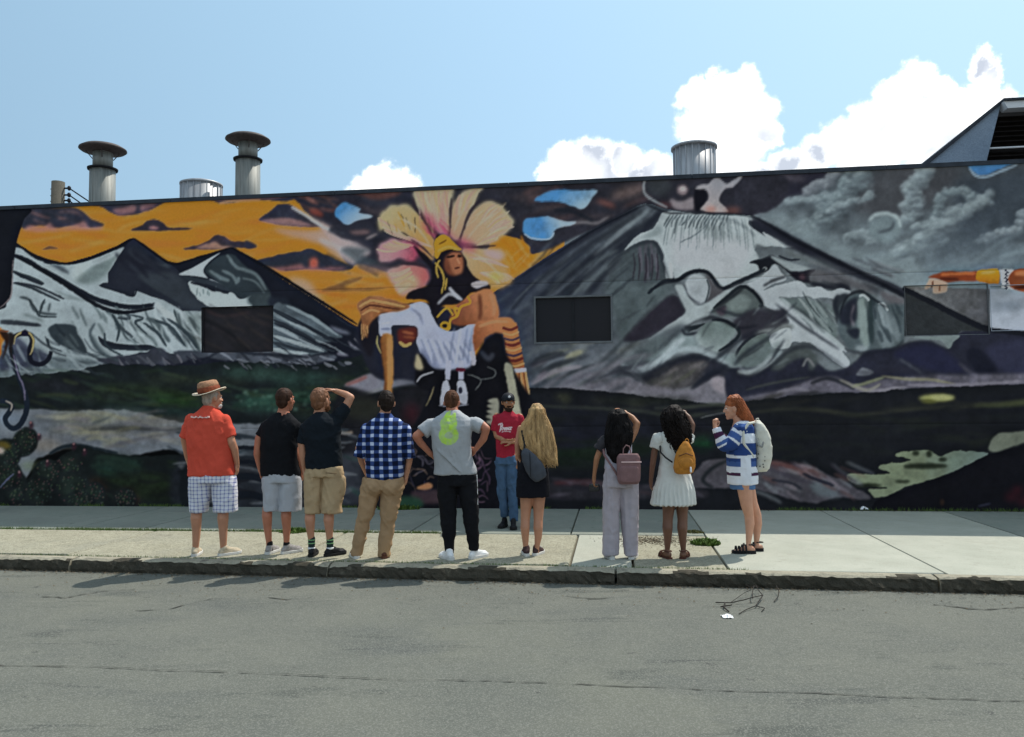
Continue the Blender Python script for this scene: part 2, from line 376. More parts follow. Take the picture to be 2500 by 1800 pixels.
    F('T2', [(60,810),(250,762),(400,735),(490,712),(570,740),(700,800),(830,860),(700,885),(500,872),(300,884),(200,860),(100,835)], (50,54,66), 2, tex=.3)
    F('T2', [(160,860),(300,850),(420,830),(470,860),(540,790),(560,860),(660,850),(780,865),(640,888),(420,882),(250,890)], (158,104,100), 4, .75); E('T2', 520, 820, 34, 40, (196,92,74), blur=5, alpha=.8)
    F('T2', [(0,650),(90,690),(40,710),(0,705)], CLD, 3)
    F('T2', [(680,455),(700,400),(755,358),(800,372),(880,410),(870,440),(980,465),(850,500),(780,532),(722,495)], BLUE, 2, tex=.2, col2=(168,190,206), grad=(740,400,880,500))
    F('T2', [(840,280),(1170,268),(1150,315),(1000,342),(900,312)], (104,70,66), 4, .8)
    F('T3', [(325,348),(420,282),(520,260),(640,268),(806,264),(785,310),(700,412),(620,388),(480,352)], BLUE, 2, tex=.25, col2=(150,178,196), grad=(560,270,700,400))
    F('T3', [(238,575),(258,492),(330,475),(430,468),(540,500),(650,515),(490,570),(470,632),(360,648),(280,618)], BLUE, 2, tex=.2, col2=(166,190,206), grad=(380,530,520,520))
    S('T3', [(250,600),(320,635),(440,640),(480,590)], 4, (176,196,210), 1, .8)
    # orange beside the plumes
    F('T2', [(1880,660),(2060,636),(2170,690),(2190,760),(2350,760),(2100,900),(1900,1040),(1900,800)], (226,158,52), 2)
    F('T3', [(0,640),(180,636),(200,690),(270,700),(280,765),(360,750),(440,756),(300,850),(30,1040),(-60,1040)], (228,158,50), 2, tex=.15)
    streaks('T3', (0,660,300,960), 18, .9, 180, 6, [(240,190,100),(214,136,40)], 2, .7)
    F('T2', [(560,1040),(700,980),(850,930),(920,925),(860,965),(760,1010),(1000,1010),(1150,1000),(1000,1035),(700,1045)], (120,88,60), 4, .8)
    F('T2', [(330,940),(480,960),(560,1080),(620,1160),(520,1120),(400,1040)], (226,196,176), 8, .8)
    F('T2', [(860,840),(1100,860),(1140,920),(950,900)], (128,104,104), 6, .7)
    # storm wisps
    L1=(132,146,152); L2=(108,122,128)
    F('T4', [(0,60),(690,90),(650,190),(520,290),(330,350),(180,450),(0,490)], (42,42,54), 5, tex=.3)
    E('T4', 400, 170, 130, 28, (84,80,92), rot=.15, blur=6, alpha=.9)
    for pts, w, c in [([(150,450),(280,370),(400,340),(620,330)],14,L1),([(480,620),(640,530),(700,420),(780,320),(880,230),(930,130)],34,L2),([(520,290),(600,235),(700,200),(745,120)],16,(120,126,134)),
                      ([(700,430),(800,370),(960,340),(1030,290)],12,L1),([(1180,770),(1400,650),(1560,520),(1750,420),(1900,330)],26,L1),([(1340,520),(1320,400),(1370,330),(1310,270),(1400,180),(1420,100)],24,L1),
                      ([(1560,440),(1540,360),(1600,290),(1720,270),(1780,300)],16,L2),([(1870,650),(2000,590),(2150,560),(2190,430)],16,(130,142,150)),([(1400,700),(1500,700),(1620,650)],9,L1),([(820,640),(900,610),(1000,610),(1040,670)],16,L1)]:
        S('T4', pts, w, c, 6, .6, taper=.8)
        Q = smooth_pts(pts, False, 6)
        for x, y in Q:
            for k in range(4):
                rr = w*rng.uniform(.5, 1.5); px_, py_ = x+rng.uniform(-2.2, 2.2)*w, y+rng.uniform(-1.6, 1.6)*w
                E('T4', px_, py_, rr*1.5, rr, c, rot=rng.uniform(-.6,.2), blur=3, alpha=.32, wob=4); E('T4', px_-rr*.3, py_-rr*.5, rr*.8, rr*.35, (152,164,170), rot=-.3, blur=2, alpha=.3); E('T4', px_+rr*.4, py_+rr*.9, rr*1.2, rr*.4, (74,82,90), blur=3, alpha=.3)
    E('T4', 1130, 560, 125, 110, (112,126,132), blur=5); S('T4', [(1010,500),(1060,455),(1150,445),(1230,480),(1250,550)], 9, (150,164,168), 3); S('T4', [(1200,500),(1180,560),(1080,590)], 7, (84,94,102), 3)
    F('T4', [(200,500),(420,440),(640,600),(900,720),(1200,780),(1500,860),(1500,1000),(1250,1000),(800,800),(500,640)], (128,142,148), 14, .7)
    F('T4', [(1500,620),(2200,700),(2300,1000),(1500,960)], (94,106,116), 16, .7); streaks('T4', (1100,600,2150,900), 22, -.35, 420, 8, [(118,132,140),(92,104,112)], 4, .5)
    F('T4', [(1780,62),(2060,38),(2180,40),(2100,70),(2000,108),(1910,150),(1830,140)], (70,118,168), 2); S('T4', [(1780,90),(1820,150),(1900,165),(2010,125),(2150,70)], 5, (140,162,180), 2)
    # crater smoke
    F('T3', [(1180,170),(1500,150),(2030,120),(2250,160),(2250,330),(2020,455),(1500,435),(1330,400),(1230,320),(1180,250)], (46,46,56), 3, tex=.35)
    E('T3', 1280, 230, 100, 80, (66,72,78), blur=8, alpha=.8); E('T3', 1465, 265, 42, 40, (148,132,136), blur=4); E('T3', 1465, 255, 22, 16, (200,196,196), blur=2)
    F('T3', [(1370,330),(1450,350),(1550,320),(1560,410),(1400,410)], (132,124,130), 4); F('T3', [(1560,250),(1560,420),(1620,400),(1650,320),(1640,270)], (20,20,28), 3)
    F('T3', [(1560,250),(1600,225),(1660,215),(1700,180),(1745,172),(1800,215),(1850,190),(1925,145),(1905,190),(1850,240),(1785,262),(1745,350),(1815,432),(1610,422),(1630,370),(1665,330),(1640,262),(1580,262)], (140,140,148), 2, col2=(160,150,150), grad=(1700,200,1700,430))
    E('T3', 1680, 412, 40, 22, (176,120,110), blur=5, alpha=.7); E('T3', 1320, 380, 60, 20, (110,72,76), blur=6, alpha=.8); E('T3', 1850, 420, 60, 28, (120,80,74), blur=7, alpha=.8)
    S('T3', [(1175,150),(1168,260),(1200,320),(1270,360),(1350,400)], 6, (140,148,154), 2, .9)
    # ---- left mountains
    ML=[(-160,600),(-40,640),(110,665),(190,705),(270,772),(420,818),(530,818),(700,770),(900,690),(985,640),(1022,630),(1100,680),(1200,762),(1300,828),(1400,818),(1500,790),(1700,722),(1790,704),(1900,775),(2050,875),(2198,970),(2484,1150),(2700,1290),(2830,1360),(3000,1500),(3000,1800),(-160,1800)]
    F('T1', ML, NAVY, 0, sm=False, wob=1)
    F('T1', [(-500,640),(115,700),(190,740),(330,822),(480,832),(700,792),(945,706),(900,790),(832,900),(830,975),(765,992),(830,1020),(1000,1082),(1040,1036),(1160,1078),(1290,1110),(1400,1180),(1560,1190),(1560,1500),(1440,1500),(1300,1520),(1200,1470),(1130,1500),(800,1580),(600,1640),(-500,1700)], SNOW, 1, tex=.1, wob=3)
    F('T1', [(570,940),(690,850),(800,790),(910,745),(870,830),(830,900),(760,960),(650,990)], (104,118,120), 6, .85); S('T1', [(640,860),(820,790),(930,720)], 6, PALE, 3, .7)
    F('T1', [(560,860),(700,800),(640,900),(560,960)], (176,188,190), 6, .7); F('T1', [(380,830),(480,850),(530,910),(450,880)], (70,78,86), 3, .8)
    S('T1', [(105,765),(200,800),(300,862),(450,945),(600,1035),(750,1105),(900,1150),(1050,1162),(1190,1140)], 13, (26,30,40), 1, taper=.4); S('T1', [(1190,1135),(1215,1180),(1260,1215)], 7, (60,70,78), 2)
    F('T1', [(1180,1140),(1215,1130),(1300,1200),(1420,1250),(1330,1280),(1230,1210)], (176,186,190), 3, .9)
    S('T1', [(100,885),(170,920),(240,940),(340,985)], 10, (46,54,62), 1, taper=.8); S('T1', [(95,975),(230,1010),(340,1060),(460,1115)], 7, (50,58,66), 1, taper=.8)
    S('T1', [(150,1085),(230,1110),(260,1180),(330,1210),(435,1218)], 7, (70,80,86), 2, taper=.6); S('T1', [(310,1210),(320,1150),(350,1120)], 5, (76,86,92), 2); S('T1', [(370,1200),(385,1130)], 5, (76,86,92), 2); S('T1', [(180,1220),(260,1240),(330,1270)], 6, (112,124,128), 3)
    S('T1', [(420,1040),(560,1090),(650,1110)], 5, (110,122,126), 3); S('T1', [(0,1270),(120,1275),(300,1300)], 8, (60,68,76), 2, taper=.7); S('T1', [(440,1090),(600,1100)], 4, (120,130,134), 2)
    streaks('T1', (820,1200,1500,1440), 16, .95, 190, 6, [(66,78,84),(88,100,106),(120,132,136)], 1, .9, .2, .4)
    streaks('T1', (560,1160,820,1340), 8, 1.0, 150, 6, [(76,88,92),(96,108,112)], 2, .8)
    S('T1', [(1120,1250),(1200,1280),(1260,1380),(1300,1430)], 12, (84,96,102), 2); S('T1', [(860,1195),(960,1210),(990,1250),(900,1245)], 8, (72,82,90), 1); S('T1', [(880,1260),(940,1330),(1020,1390)], 7, (72,82,90), 1)
    F('T1', [(1340,1270),(1420,1240),(1545,1210),(1545,1480),(1480,1400)], (112,124,126), 5, .8); streaks('T1', (1380,1260,1530,1450), 10, 1.1, 200, 8, [(60,72,76),(74,84,88)], 2, .9, .15)
    F('T1', [(368,1345),(400,1300),(470,1290),(570,1305),(600,1370),(640,1430),(665,1510),(590,1525),(520,1480),(430,1430)], (56,66,74), 2); streaks('T1', (440,1320,640,1500), 8, 1.0, 150, 7, [(84,96,102),(40,48,56)], 2, .8)
    F('T1', [(755,1385),(830,1432),(1000,1455),(1120,1450),(1200,1470),(1150,1492),(950,1492),(800,1470)], (38,44,54), 1); S('T1', [(700,1380),(760,1480),(860,1570)], 12, (90,102,108), 4)
    F('T1', [(-100,1560),(260,1470),(420,1560),(760,1540),(800,1600),(600,1640),(-100,1720)], (84,96,102), 6, .8, tex=.3); streaks('T1', (0,1500,760,1630), 26, .25, 220, 7, [(64,74,82),(150,160,166),(110,122,128)], 2, .7)
    S('T1', [(360,1400),(375,1460)], 5, (50,60,68), 1)
    F('T1', [(0,1480),(110,1380),(240,1480),(330,1500),(380,1560),(240,1620),(60,1640),(0,1640)], (54,58,80), 4, .75); streaks('T1', (0,1500,300,1640), 12, 1.1, 180, 6, [(130,142,150),(70,80,90)], 2, .7)
    F('T1', [(1180,1480),(1240,1475),(1300,1520),(1440,1560),(1340,1600),(1180,1600),(850,1600),(760,1560),(1080,1520)], (58,62,74), 2, tex=.3); F('T1', [(1340,1500),(1560,1500),(1600,1540),(1400,1560)], (66,72,84), 2); streaks('T1', (900,1530,1560,1600), 16, .8, 90, 6, [(104,104,114),(84,88,98),(40,42,54)], 1, .9)
    # peak one, dark face
    F('T1', [(1020,632),(960,700),(880,820),(830,900),(828,975),(765,990),(830,1018),(1000,1080),(1035,1032),(1160,1075),(1280,1120),(1400,1190),(1545,1192),(1700,1160),(1560,1110),(1478,1045),(1440,940),(1340,860),(1200,762),(1100,680)], (38,42,54), 1, sm=False)
    F('T1', [(1060,920),(1200,900),(1330,900),(1430,960),(1470,1040),(1540,1110),(1640,1150),(1520,1185),(1400,1170),(1250,1090)], (62,70,80), 5, .85); F('T1', [(1180,780),(1240,810),(1310,860),(1250,850)], (92,102,110), 4, .8)
    S('T1', [(1050,960),(1200,1050),(1380,1150)], 8, (34,38,50), 3, .8); streaks('T1', (960,760,1240,900), 8, .6, 220, 9, [(52,58,70),(28,30,42)], 3, .7)
    # peak two
    F('T1', [(1690,745),(1600,790),(1480,858),(1372,912),(1500,925),(1620,950),(1745,1005),(1650,985),(1590,935),(1560,880),(1610,810)], PALE, 1, wob=1)
    F('T1', [(1400,920),(1500,935),(1680,975),(1800,1040),(1740,1040),(1640,1010),(1560,1000),(1450,965)], (52,60,70), 1)
    F('T1', [(1450,968),(1550,1005),(1620,1040),(1680,1035),(1720,1060),(1780,1050),(1850,1095),(1935,1060),(1910,1110),(1925,1155),(1640,1165),(1540,1112),(1470,1050)], (172,184,188), 1, wob=3); streaks('T1', (1500,1010,1660,1080), 7, 1.5, 60, 4, [(110,124,128)], 1, .8)
    F('T1', [(1600,830),(1700,770),(1790,760),(1860,830),(1950,900),(2060,1020),(2060,1090),(1960,1080),(1850,1090),(1760,1030),(1640,950),(1570,890)], (50,60,68), 2)
    for p, w in [([(1760,790),(1820,860),(1960,910),(2040,1030)],9),([(1700,880),(1780,920),(1820,990)],8),([(1830,930),(1820,980)],10),([(1860,940),(1960,970),(2030,1060)],5),([(1600,880),(1700,940),(1760,960)],10),([(1740,760),(1790,820)],7)]: S('T1', p, w, (96,110,116), 2, .9)
    F('T1', [(1900,1080),(2060,1060),(2070,1150),(1930,1155)], (66,78,84), 4, .9)
    F('T1', [(2060,1090),(2200,1100),(2200,1160),(2080,1160)], (36,42,54), 4)
    # right flank of peak two
    F('T2', [(205,1165),(330,1140),(480,1220),(735,1385),(600,1395),(660,1420),(520,1440),(630,1500),(420,1532),(205,1490)], (84,96,106), 2, tex=.2, wob=4)
    for p, w, c in [([(210,1185),(400,1280),(640,1400)],10,(36,42,52)),([(210,1260),(400,1350),(560,1440)],9,(44,50,60)),([(310,1150),(500,1240),(710,1380)],8,(128,142,150)),([(210,1310),(380,1390),(600,1490)],8,(140,152,160)),([(210,1220),(420,1320),(600,1400)],5,(122,136,144)),
                    ([(210,1380),(400,1440),(600,1500)],9,(150,162,168)),([(210,1430),(380,1480),(560,1510)],7,(52,60,70)),([(210,1480),(350,1510),(480,1520)],9,(158,170,176))]: S('T2', p, w, c, 1, .9, taper=.8)
    F('T2', [(640,1300),(760,1340),(800,1370),(700,1360)], (90,96,112), 3); F('T2', [(720,1500),(790,1540),(700,1530)], (96,98,112), 2); F('T2', [(780,1420),(860,1480),(900,1500),(820,1480)], (104,106,120), 2); S('T2', [(830,1400),(880,1450)], 4, (130,132,140), 1)
    F('T2', [(-260,1500),(0,1480),(200,1495),(420,1535),(640,1525),(690,1565),(500,1600),(420,1600),(200,1640),(0,1580),(-260,1560)], (74,80,92), 2, tex=.3, wob=4); F('T2', [(400,1600),(430,1530),(480,1530),(510,1600)], (104,110,122), 1); S('T2', [(0,1495),(200,1490),(330,1520)], 7, (140,152,158), 2); streaks('T2', (-150,1540,640,1600), 16, .5, 110, 6, [(112,118,130),(44,48,58)], 1, .9)
    # ---- green band
    F('B1', [(-400,385),(0,378),(300,358),(560,342),(700,300),(800,275),(1100,292),(1500,288),(1700,262),(2198,272),(2400,290),(2600,260),(2800,200),(3100,200),(3300,320),(3300,900),(-400,900)], (24,30,33), 1, sm=False, wob=4, tex=.25)
    for cx,cy,rx,ry,c in [(1100,500,420,60,(36,48,32)),(700,540,300,50,(34,42,40)),(1350,560,220,50,(34,58,30)),(1950,350,260,55,(50,72,66)),(1980,570,190,70,(44,74,64)),(1500,410,420,16,(56,66,44)),(2350,400,260,60,(46,70,64)),(2250,520,200,60,(34,60,46)),(400,440,300,50,(30,32,38)),(1900,460,500,14,(18,22,26)),(2700,440,220,60,(34,42,36)),(1150,640,400,26,(36,56,52)),(2450,650,260,40,(26,34,28))]:
        E('B1', cx, cy, rx, ry, c, rot=.06, blur=10, alpha=.85, tex=.5)
    streaks('B1', (100,330,3000,640), 90, .12, 240, 7, [(40,56,38),(20,24,28),(52,70,60),(30,40,36),(62,72,50)], 3, .6)
    for i in range(60): E('B1', rng.uniform(1800,2450), rng.uniform(480,640), 16, 12, [(64,98,84),(36,60,50),(86,116,104)][i % 3], blur=3, alpha=.6)
    # ---- pale ground
    F('B1', [(-400,618),(0,620),(300,625),(500,640),(700,632),(1000,640),(1390,722),(1900,735),(2198,735),(2700,760),(2900,760),(2900,1500),(1390,1500),(1390,970),(1000,985),(850,960),(720,925),(570,905),(470,930),(370,975),(280,1010),(250,1060),(180,1170),(0,1200),(-400,1200)], (100,106,114), 2, tex=.15, wob=3)
    for cx,cy,rx,ry,c in [(560,690,160,40,(132,130,106)),(780,700,110,26,(140,138,108)),(930,660,200,24,(120,128,126)),(700,800,330,36,(124,122,106)),(1250,820,300,40,(110,112,118)),(450,850,260,50,(104,108,116)),(1150,720,300,24,(116,112,104)),(350,900,120,50,(120,114,108)),(80,700,120,50,(104,116,132)),(250,1060,100,26,(92,104,82))]:
        E('B1', cx, cy, rx, ry, c, blur=9, alpha=.85, tex=.25)
    F('B1', [(620,775),(780,760),(1000,755),(1200,770),(1400,765),(1400,792),(1100,790),(820,785)], (56,58,58), 4, .9); S('B1', [(700,740),(800,700),(880,660)], 6, (90,96,96), 3); streaks('B1', (350,640,1390,960), 50, .03, 260, 7, [(132,130,118),(90,94,98),(116,112,120),(140,136,108)], 3, .55)
    S('B1', [(800,925),(1000,870),(1150,840),(1390,790)], 9, (88,88,92), 4, .8); S('B1', [(380,970),(470,920),(600,905),(760,935),(900,965)], 9, (30,38,44), 2)
    # ---- bottom darks, left
    F('B1', [(-400,1500),(-400,1150),(0,1200),(190,1170),(260,1090),(330,1020),(440,1010),(600,905),(720,930),(850,965),(1000,985),(1390,972),(1480,972),(1480,1500)], (20,25,26), 2, tex=.3, wob=3)
    for cx,cy,rx,ry,c in [(900,1050,200,70,(28,44,38)),(1000,1180,300,60,(28,38,26)),(820,1100,80,30,(32,58,52)),(980,1300,90,60,(50,22,22)),(740,1240,90,90,(34,24,22)),(720,1300,60,50,(46,28,28)),(1200,1250,200,80,(26,34,22))]: E('B1', cx, cy, rx, ry, c, blur=9, alpha=.85, tex=.5)
    streaks('B1', (700,1000,1450,1380), 30, .2, 200, 8, [(30,42,26),(16,18,20),(36,52,44)], 3, .6)
    # prickly pear pads
    pads = [(190,880,95,120,.5),(60,960,110,110,.2),(520,1080,140,90,-.9),(370,1130,120,120,.3),(560,1230,140,130,.4),(130,1250,70,140,.25),(300,1260,130,120,.8),(60,1130,110,120,-.4),(720,1290,90,110,.3),(960,1310,90,80,.2),(620,1330,120,80,.1)]
    for cx,cy,rx,ry,r in pads:
        E('B1', cx, cy, rx, ry, (22,26,28), rot=r, blur=2, tex=.5); E('B1', cx-8, cy-10, rx*.75, ry*.75, (32,42,36), rot=r, blur=8, alpha=.7, tex=.5)
        for i in range(44):
            a = rng.uniform(0,6.28); q = math.sqrt(rng.rand())*.9
            E('B1', cx+math.cos(a)*q*rx, cy+math.sin(a)*q*ry, 5, 5, [(74,96,66),(96,90,84),(110,70,76),(60,80,74)][rng.randint(4)], blur=1, alpha=.75)
    for cx,cy in [(240,750),(570,915),(365,1045),(150,1130),(300,840),(650,960)]: E('B1', cx, cy, 14, 26, (50,30,40), rot=.3, blur=3); E('B1', cx-3, cy-22, 8, 10, (130,92,96), blur=1)
    E('B1', 30, 900, 55, 28, (96,84,40), rot=.3, blur=4); E('B1', 5, 945, 30, 25, (176,160,150), blur=4); S('B1', [(0,1230),(60,1160),(110,1120)], 4, (78,84,112), 1)
    # serpentine tassel, left edge
    F('T1', [(-60,1340),(20,1330),(60,1390),(20,1440),(10,1520),(-60,1640)], (176,112,46), 2); F('T1', [(0,1350),(50,1345),(70,1420),(20,1560),(40,1440)], (40,26,20), 2); S('T1', [(0,1345),(70,1345)], 5, (120,80,60), 1)
    S('T1', [(90,1400),(150,1370),(220,1370),(245,1420),(225,1500),(240,1580),(310,1600),(370,1560),(390,1500)], 12, (22,24,36), 1, taper=.3); S('T1', [(105,1450),(120,1385),(190,1350),(250,1390),(250,1470),(225,1530)], 5, (178,160,110), 1, taper=.7); S('T1', [(180,1340),(200,1380)], 16, (26,22,44), 1)
    S('B1', [(80,150),(110,280),(150,400),(190,500),(205,620),(170,720),(120,770),(70,760),(40,700),(70,650),(90,600),(50,565),(0,565)], 13, (26,34,46), 1, taper=.25); S('B1', [(100,200),(140,360),(180,460),(190,560)], 4, (104,98,124), 1); S('B1', [(40,560),(90,590),(80,640)], 4, (150,140,130), 1)
    F('B1', [(60,50),(110,60),(90,180),(110,300),(80,200)], (34,28,28), 2)
    # black curtain, far left
    F('T1', [(-400,400),(205,395),(180,500),(130,660),(105,830),(85,1060),(50,1130),(0,1180),(-400,1250)], (18,20,28), 1, wob=1); S('T1', [(100,800),(90,1050),(55,1120),(0,1165)], 3, (120,112,116), 1)
    # ---- right mountain
    MR=[(-60,1100),(30,1040),(440,765),(700,602),(1000,448),(1120,385),(1180,368),(1240,375),(1340,410),(1500,437),(1800,445),(2010,462),(2180,560),(2444,690),(2704,820),(2934,920),(3154,1020),(3384,1130),(3684,1290),(3834,1322),(4082,1360),(4500,1400),(4500,2400),(-60,2400)]
    F('T3', MR, (58,65,78), 0, sm=False, wob=1, tex=.2, col2=(100,108,114), grad=(300,900,1300,1500))
    F('T3', [(30,1050),(300,870),(560,700),(480,900),(200,1250),(60,1400),(-60,1500)], (50,56,76), 14, .8); streaks('T3', (60,1050,300,1500), 16, -.7, 260, 9, [(74,84,98),(40,44,64),(90,100,110)], 4, .7)
    F('T3', [(400,1000),(900,950),(960,1200),(950,1420),(700,1700),(300,1600),(250,1300)], (86,94,104), 20, .5)
    F('T3', [(900,940),(1340,960),(1380,1050),(1200,1200),(1000,1420),(920,1200)], (82,94,98), 10, .9)
    for p,w,c in [([(1210,410),(1020,560),(800,750)],15,(124,136,142)),([(1160,430),(960,550),(840,640)],12,(86,94,102)),([(900,560),(620,760),(330,1040)],24,(78,86,98)),([(1300,420),(1180,560),(1000,700),(700,960),(520,1080)],20,(34,38,50)),([(1120,400),(900,520),(640,680),(400,850)],15,(34,37,48)),
                  ([(1010,700),(900,840),(760,1060)],15,(40,46,58)),([(1000,760),(850,900),(620,1060)],24,(96,106,112)),([(700,760),(520,940),(360,1090)],14,(36,42,54)),([(980,720),(800,800),(640,880)],10,(92,102,108)),([(760,700),(640,800),(430,980)],9,(40,46,60)),([(620,1000),(560,1080)],14,(44,52,62))]: S('T3', p, w, c, 4, .85, taper=.8)
    streaks('T3', (350,600,1100,1050), 40, -.8, 300, 8, [(46,52,64),(92,102,110),(70,78,90)], 4, .45, .1)
    streaks('T3', (250,1400,1100,1640), 30, -.5, 320, 10, [(60,66,78),(124,130,138),(92,98,106),(132,134,112)], 5, .5, .15)
    F('T3', [(1010,735),(1110,670),(1200,655),(1290,720),(1345,945),(1200,985),(960,960),(900,940),(980,820)], (74,84,90), 5, .95)
    streaks('T3', (1060,740,1280,960), 12, 1.55, 200, 6, [(92,86,100),(46,48,58),(104,98,112)], 2, .75, .06)
    # snow cap
    F('T3', [(1350,425),(1290,470),(1235,560),(1120,612),(1020,722),(1100,680),(1190,645),(1260,660),(1310,740),(1325,860),(1345,945),(1385,948),(1390,880),(1410,948),(1480,905),(1580,878),(1680,902),(1725,995),(1800,1012),(1900,958),(2060,885),(2050,842),(1980,822),(2055,780),(2020,720),(2090,700),(2250,705),(2320,690),(2150,590),(2010,545),(2000,490),(1900,462),(1600,448)], (160,170,174), 1, wob=3, tex=.08)
    F('T3', [(1440,600),(1800,640),(2000,700),(1900,900),(1760,960),(1600,850),(1420,880),(1380,740)], (176,180,186), 12, .8, tex=.06); F('T3', [(1230,570),(1290,520),(1300,600),(1150,640)], (120,132,136), 4, .7)
    for i in range(17):
        x = 1370+i*28; S('T3', [(x, 452),(x-18-rng.uniform(0,20), 500),(x-40-rng.uniform(0,30), 540+rng.uniform(0,70))], 5, (84,94,100), 1, .85, taper=.9)
    S('T3', [(1700,470),(1620,560),(1540,620),(1450,665)], 4, (110,120,126), 1)
    for a in np.linspace(.1,2.7,11): S('T3', [(1720+math.cos(a)*40,500+math.sin(a)*40),(1720+math.cos(a)*150,510+math.sin(a)*150)], 6, (108,118,122), 3, .7, taper=.9)
    S('T3', [(1740,480),(1850,500),(1960,560),(2020,620)], 6, (96,106,112), 3, .8); S('T3', [(1370,820),(1385,940)], 8, (190,196,200), 2)
    # black rocks by cap
    F('T3', [(1980,825),(2060,790),(2100,765),(2140,750),(2200,780),(2280,830),(2340,850),(2330,930),(2220,850),(2150,830),(2120,890),(2060,900),(2050,845)], (26,28,36), 1, wob=4); E('T3', 2095, 872, 18, 14, (150,156,158), blur=1)
    F('T3', [(2020,680),(2120,700),(2220,710),(2400,790),(2330,800),(2180,750),(2080,720)], (96,104,108), 3, .9)
    F('T4', [(150,490),(330,570),(560,690),(820,822),(1050,925),(1270,1022),(1275,1075),(1100,1010),(900,930),(700,870),(560,780),(400,700),(300,640),(200,600),(100,520)], (32,34,46), 4, .9)
    F('T4', [(100,500),(190,560),(230,620),(170,590),(90,530)], (36,40,50), 1); F('T4', [(190,585),(290,640),(360,695),(280,680)], (168,176,180), 1); F('T4', [(140,690),(230,720),(330,700),(400,760),(470,795),(400,805),(330,780),(240,770),(170,790)], (96,104,110), 3)
    F('T4', [(250,770),(330,790),(400,820),(520,850),(560,880),(430,890),(380,870),(320,830)], (136,146,150), 2); S('T4', [(320,770),(400,800),(480,795)], 5, (40,44,54), 1)
    F('T4', [(410,905),(480,885),(600,878),(550,930),(560,975),(480,965),(420,930)], (26,24,34), 2, wob=3); E('T4', 500, 930, 22, 26, (80,64,74), blur=3)
    F('T4', [(560,880),(720,860),(900,950),(1050,1000),(1040,1050),(860,1010),(700,990),(560,960)], (92,92,98), 6, .85); F('T4', [(460,800),(600,780),(800,880),(700,880),(560,850)], (100,110,114), 6, .7); S('T4', [(560,980),(700,1005),(820,1000),(860,1040)], 12, (34,36,46), 3)
    streaks('T4', (560,820,1200,1040), 22, .4, 240, 7, [(60,64,72),(110,112,118),(76,80,90)], 3, .6, .1)
    # outline round the bulb
    S('T3', [(1200,1060),(1280,990),(1340,958),(1430,952),(1500,905),(1590,882),(1670,905),(1725,990),(1770,1022),(1850,985),(1960,935),(2060,890),(2100,870)], 9, (34,40,48), 1, taper=.4)
    F('T3', [(1640,900),(1720,1000),(1780,1040),(1700,1100),(1640,1140),(1670,1020)], (86,86,92), 3)
    E('T3', 1575, 1025, 98, 118, (154,162,168), blur=2); S('T3', [(1480,990),(1500,1070),(1560,1130),(1600,1150)], 5, (96,102,108), 2); S('T3', [(1640,1130),(1668,1020),(1650,950)], 4, (70,78,84), 1)
    # long snow ribbon
    F('T3', [(1410,1000),(1440,1080),(1490,1195),(1440,1240),(1300,1330),(1200,1415),(1330,1395),(1480,1310),(1560,1290),(1640,1250),(1700,1175),(1780,1120),(1850,1060),(1930,975),(2100,960),(2130,900),(2080,920),(1950,960),(1840,1010),(1740,1070),(1600,1150),(1530,1110),(1470,1000)], (150,160,164), 2, wob=2)
    F('T4', [(-60,1000),(50,985),(150,950),(230,890),(285,835),(330,890),(375,950),(280,985),(200,1032),(330,990),(470,962),(545,1010),(640,1008),(700,1040),(790,1018),(870,1042),(850,1080),(780,1130),(765,1225),(745,1110),(660,1085),(590,1100),(540,1078),(400,1092),(320,1085),(420,1160),(530,1260),(660,1350),(760,1420),(838,1500),(800,1500),(860,1580),(838,1632),(760,1590),(640,1500),(560,1440),(440,1430),(290,1478),(250,1390),(330,1320),(400,1270),(300,1200),(180,1130),(60,1020)], (162,170,176), 1, wob=2, tex=.07)
    S('T4', [(200,1000),(300,950),(370,930)], 8, (80,84,90), 2); streaks('T4', (500,1120,720,1300), 14, .95, 160, 6, [(84,96,98),(110,122,124),(60,70,74)], 2, .8, .12)
    F('T4', [(340,1095),(480,1100),(560,1110),(720,1150),(760,1250),(760,1400),(660,1340),(540,1250),(430,1170)], (98,110,112), 3, .95); streaks('T4', (480,1140,740,1340), 14, .9, 220, 6, [(60,70,74),(136,146,148),(120,132,134)], 1, .85, .1)
    S('T4', [(330,1090),(500,1230),(700,1380),(820,1480)], 10, (150,160,164), 2)
    F('T4', [(740,1100),(850,1060),(800,1180),(765,1300)], (52,58,66), 3)
    # faceted boulder with vertical strokes
    F('T4', [(770,1200),(820,1110),(900,1055),(1000,1055),(1080,1110),(1150,1150),(1280,1120),(1280,1400),(1200,1480),(1080,1510),(900,1500),(830,1450),(775,1350)], (84,96,102), 2)
    F('T4', [(790,1180),(860,1110),(930,1100),(920,1250),(820,1300),(780,1260)], (38,42,54), 4); F('T4', [(930,1100),(1000,1110),(1010,1300),(1000,1480),(940,1400),(920,1250)], (120,134,134), 4); F('T4', [(1010,1110),(1060,1130),(1050,1300),(1030,1450),(1000,1300)], (54,68,72), 3)
    F('T4', [(840,1340),(930,1330),(920,1400),(880,1390)], (38,42,54), 3); F('T4', [(1100,1180),(1200,1240),(1260,1380),(1140,1480),(1080,1400)], (110,122,128), 5); streaks('T4', (1040,1160,1270,1480), 16, 1.2, 180, 8, [(60,72,80),(134,146,152),(84,96,102)], 2, .8, .25)
    S('T4', [(935,1080),(970,1070),(1010,1110)], 7, (176,186,190), 1); S('T4', [(1080,1135),(1120,1140),(1155,1190)], 6, (170,180,184), 1); F('T4', [(880,1150),(900,1160),(880,1240),(900,1300),(870,1290)], (120,114,124), 3, .8); E('T4', 950, 1480, 50, 20, (140,150,156), blur=5)
    F('T4', [(1100,1040),(1280,1100),(1280,1140),(1150,1120)], (94,94,100), 4)
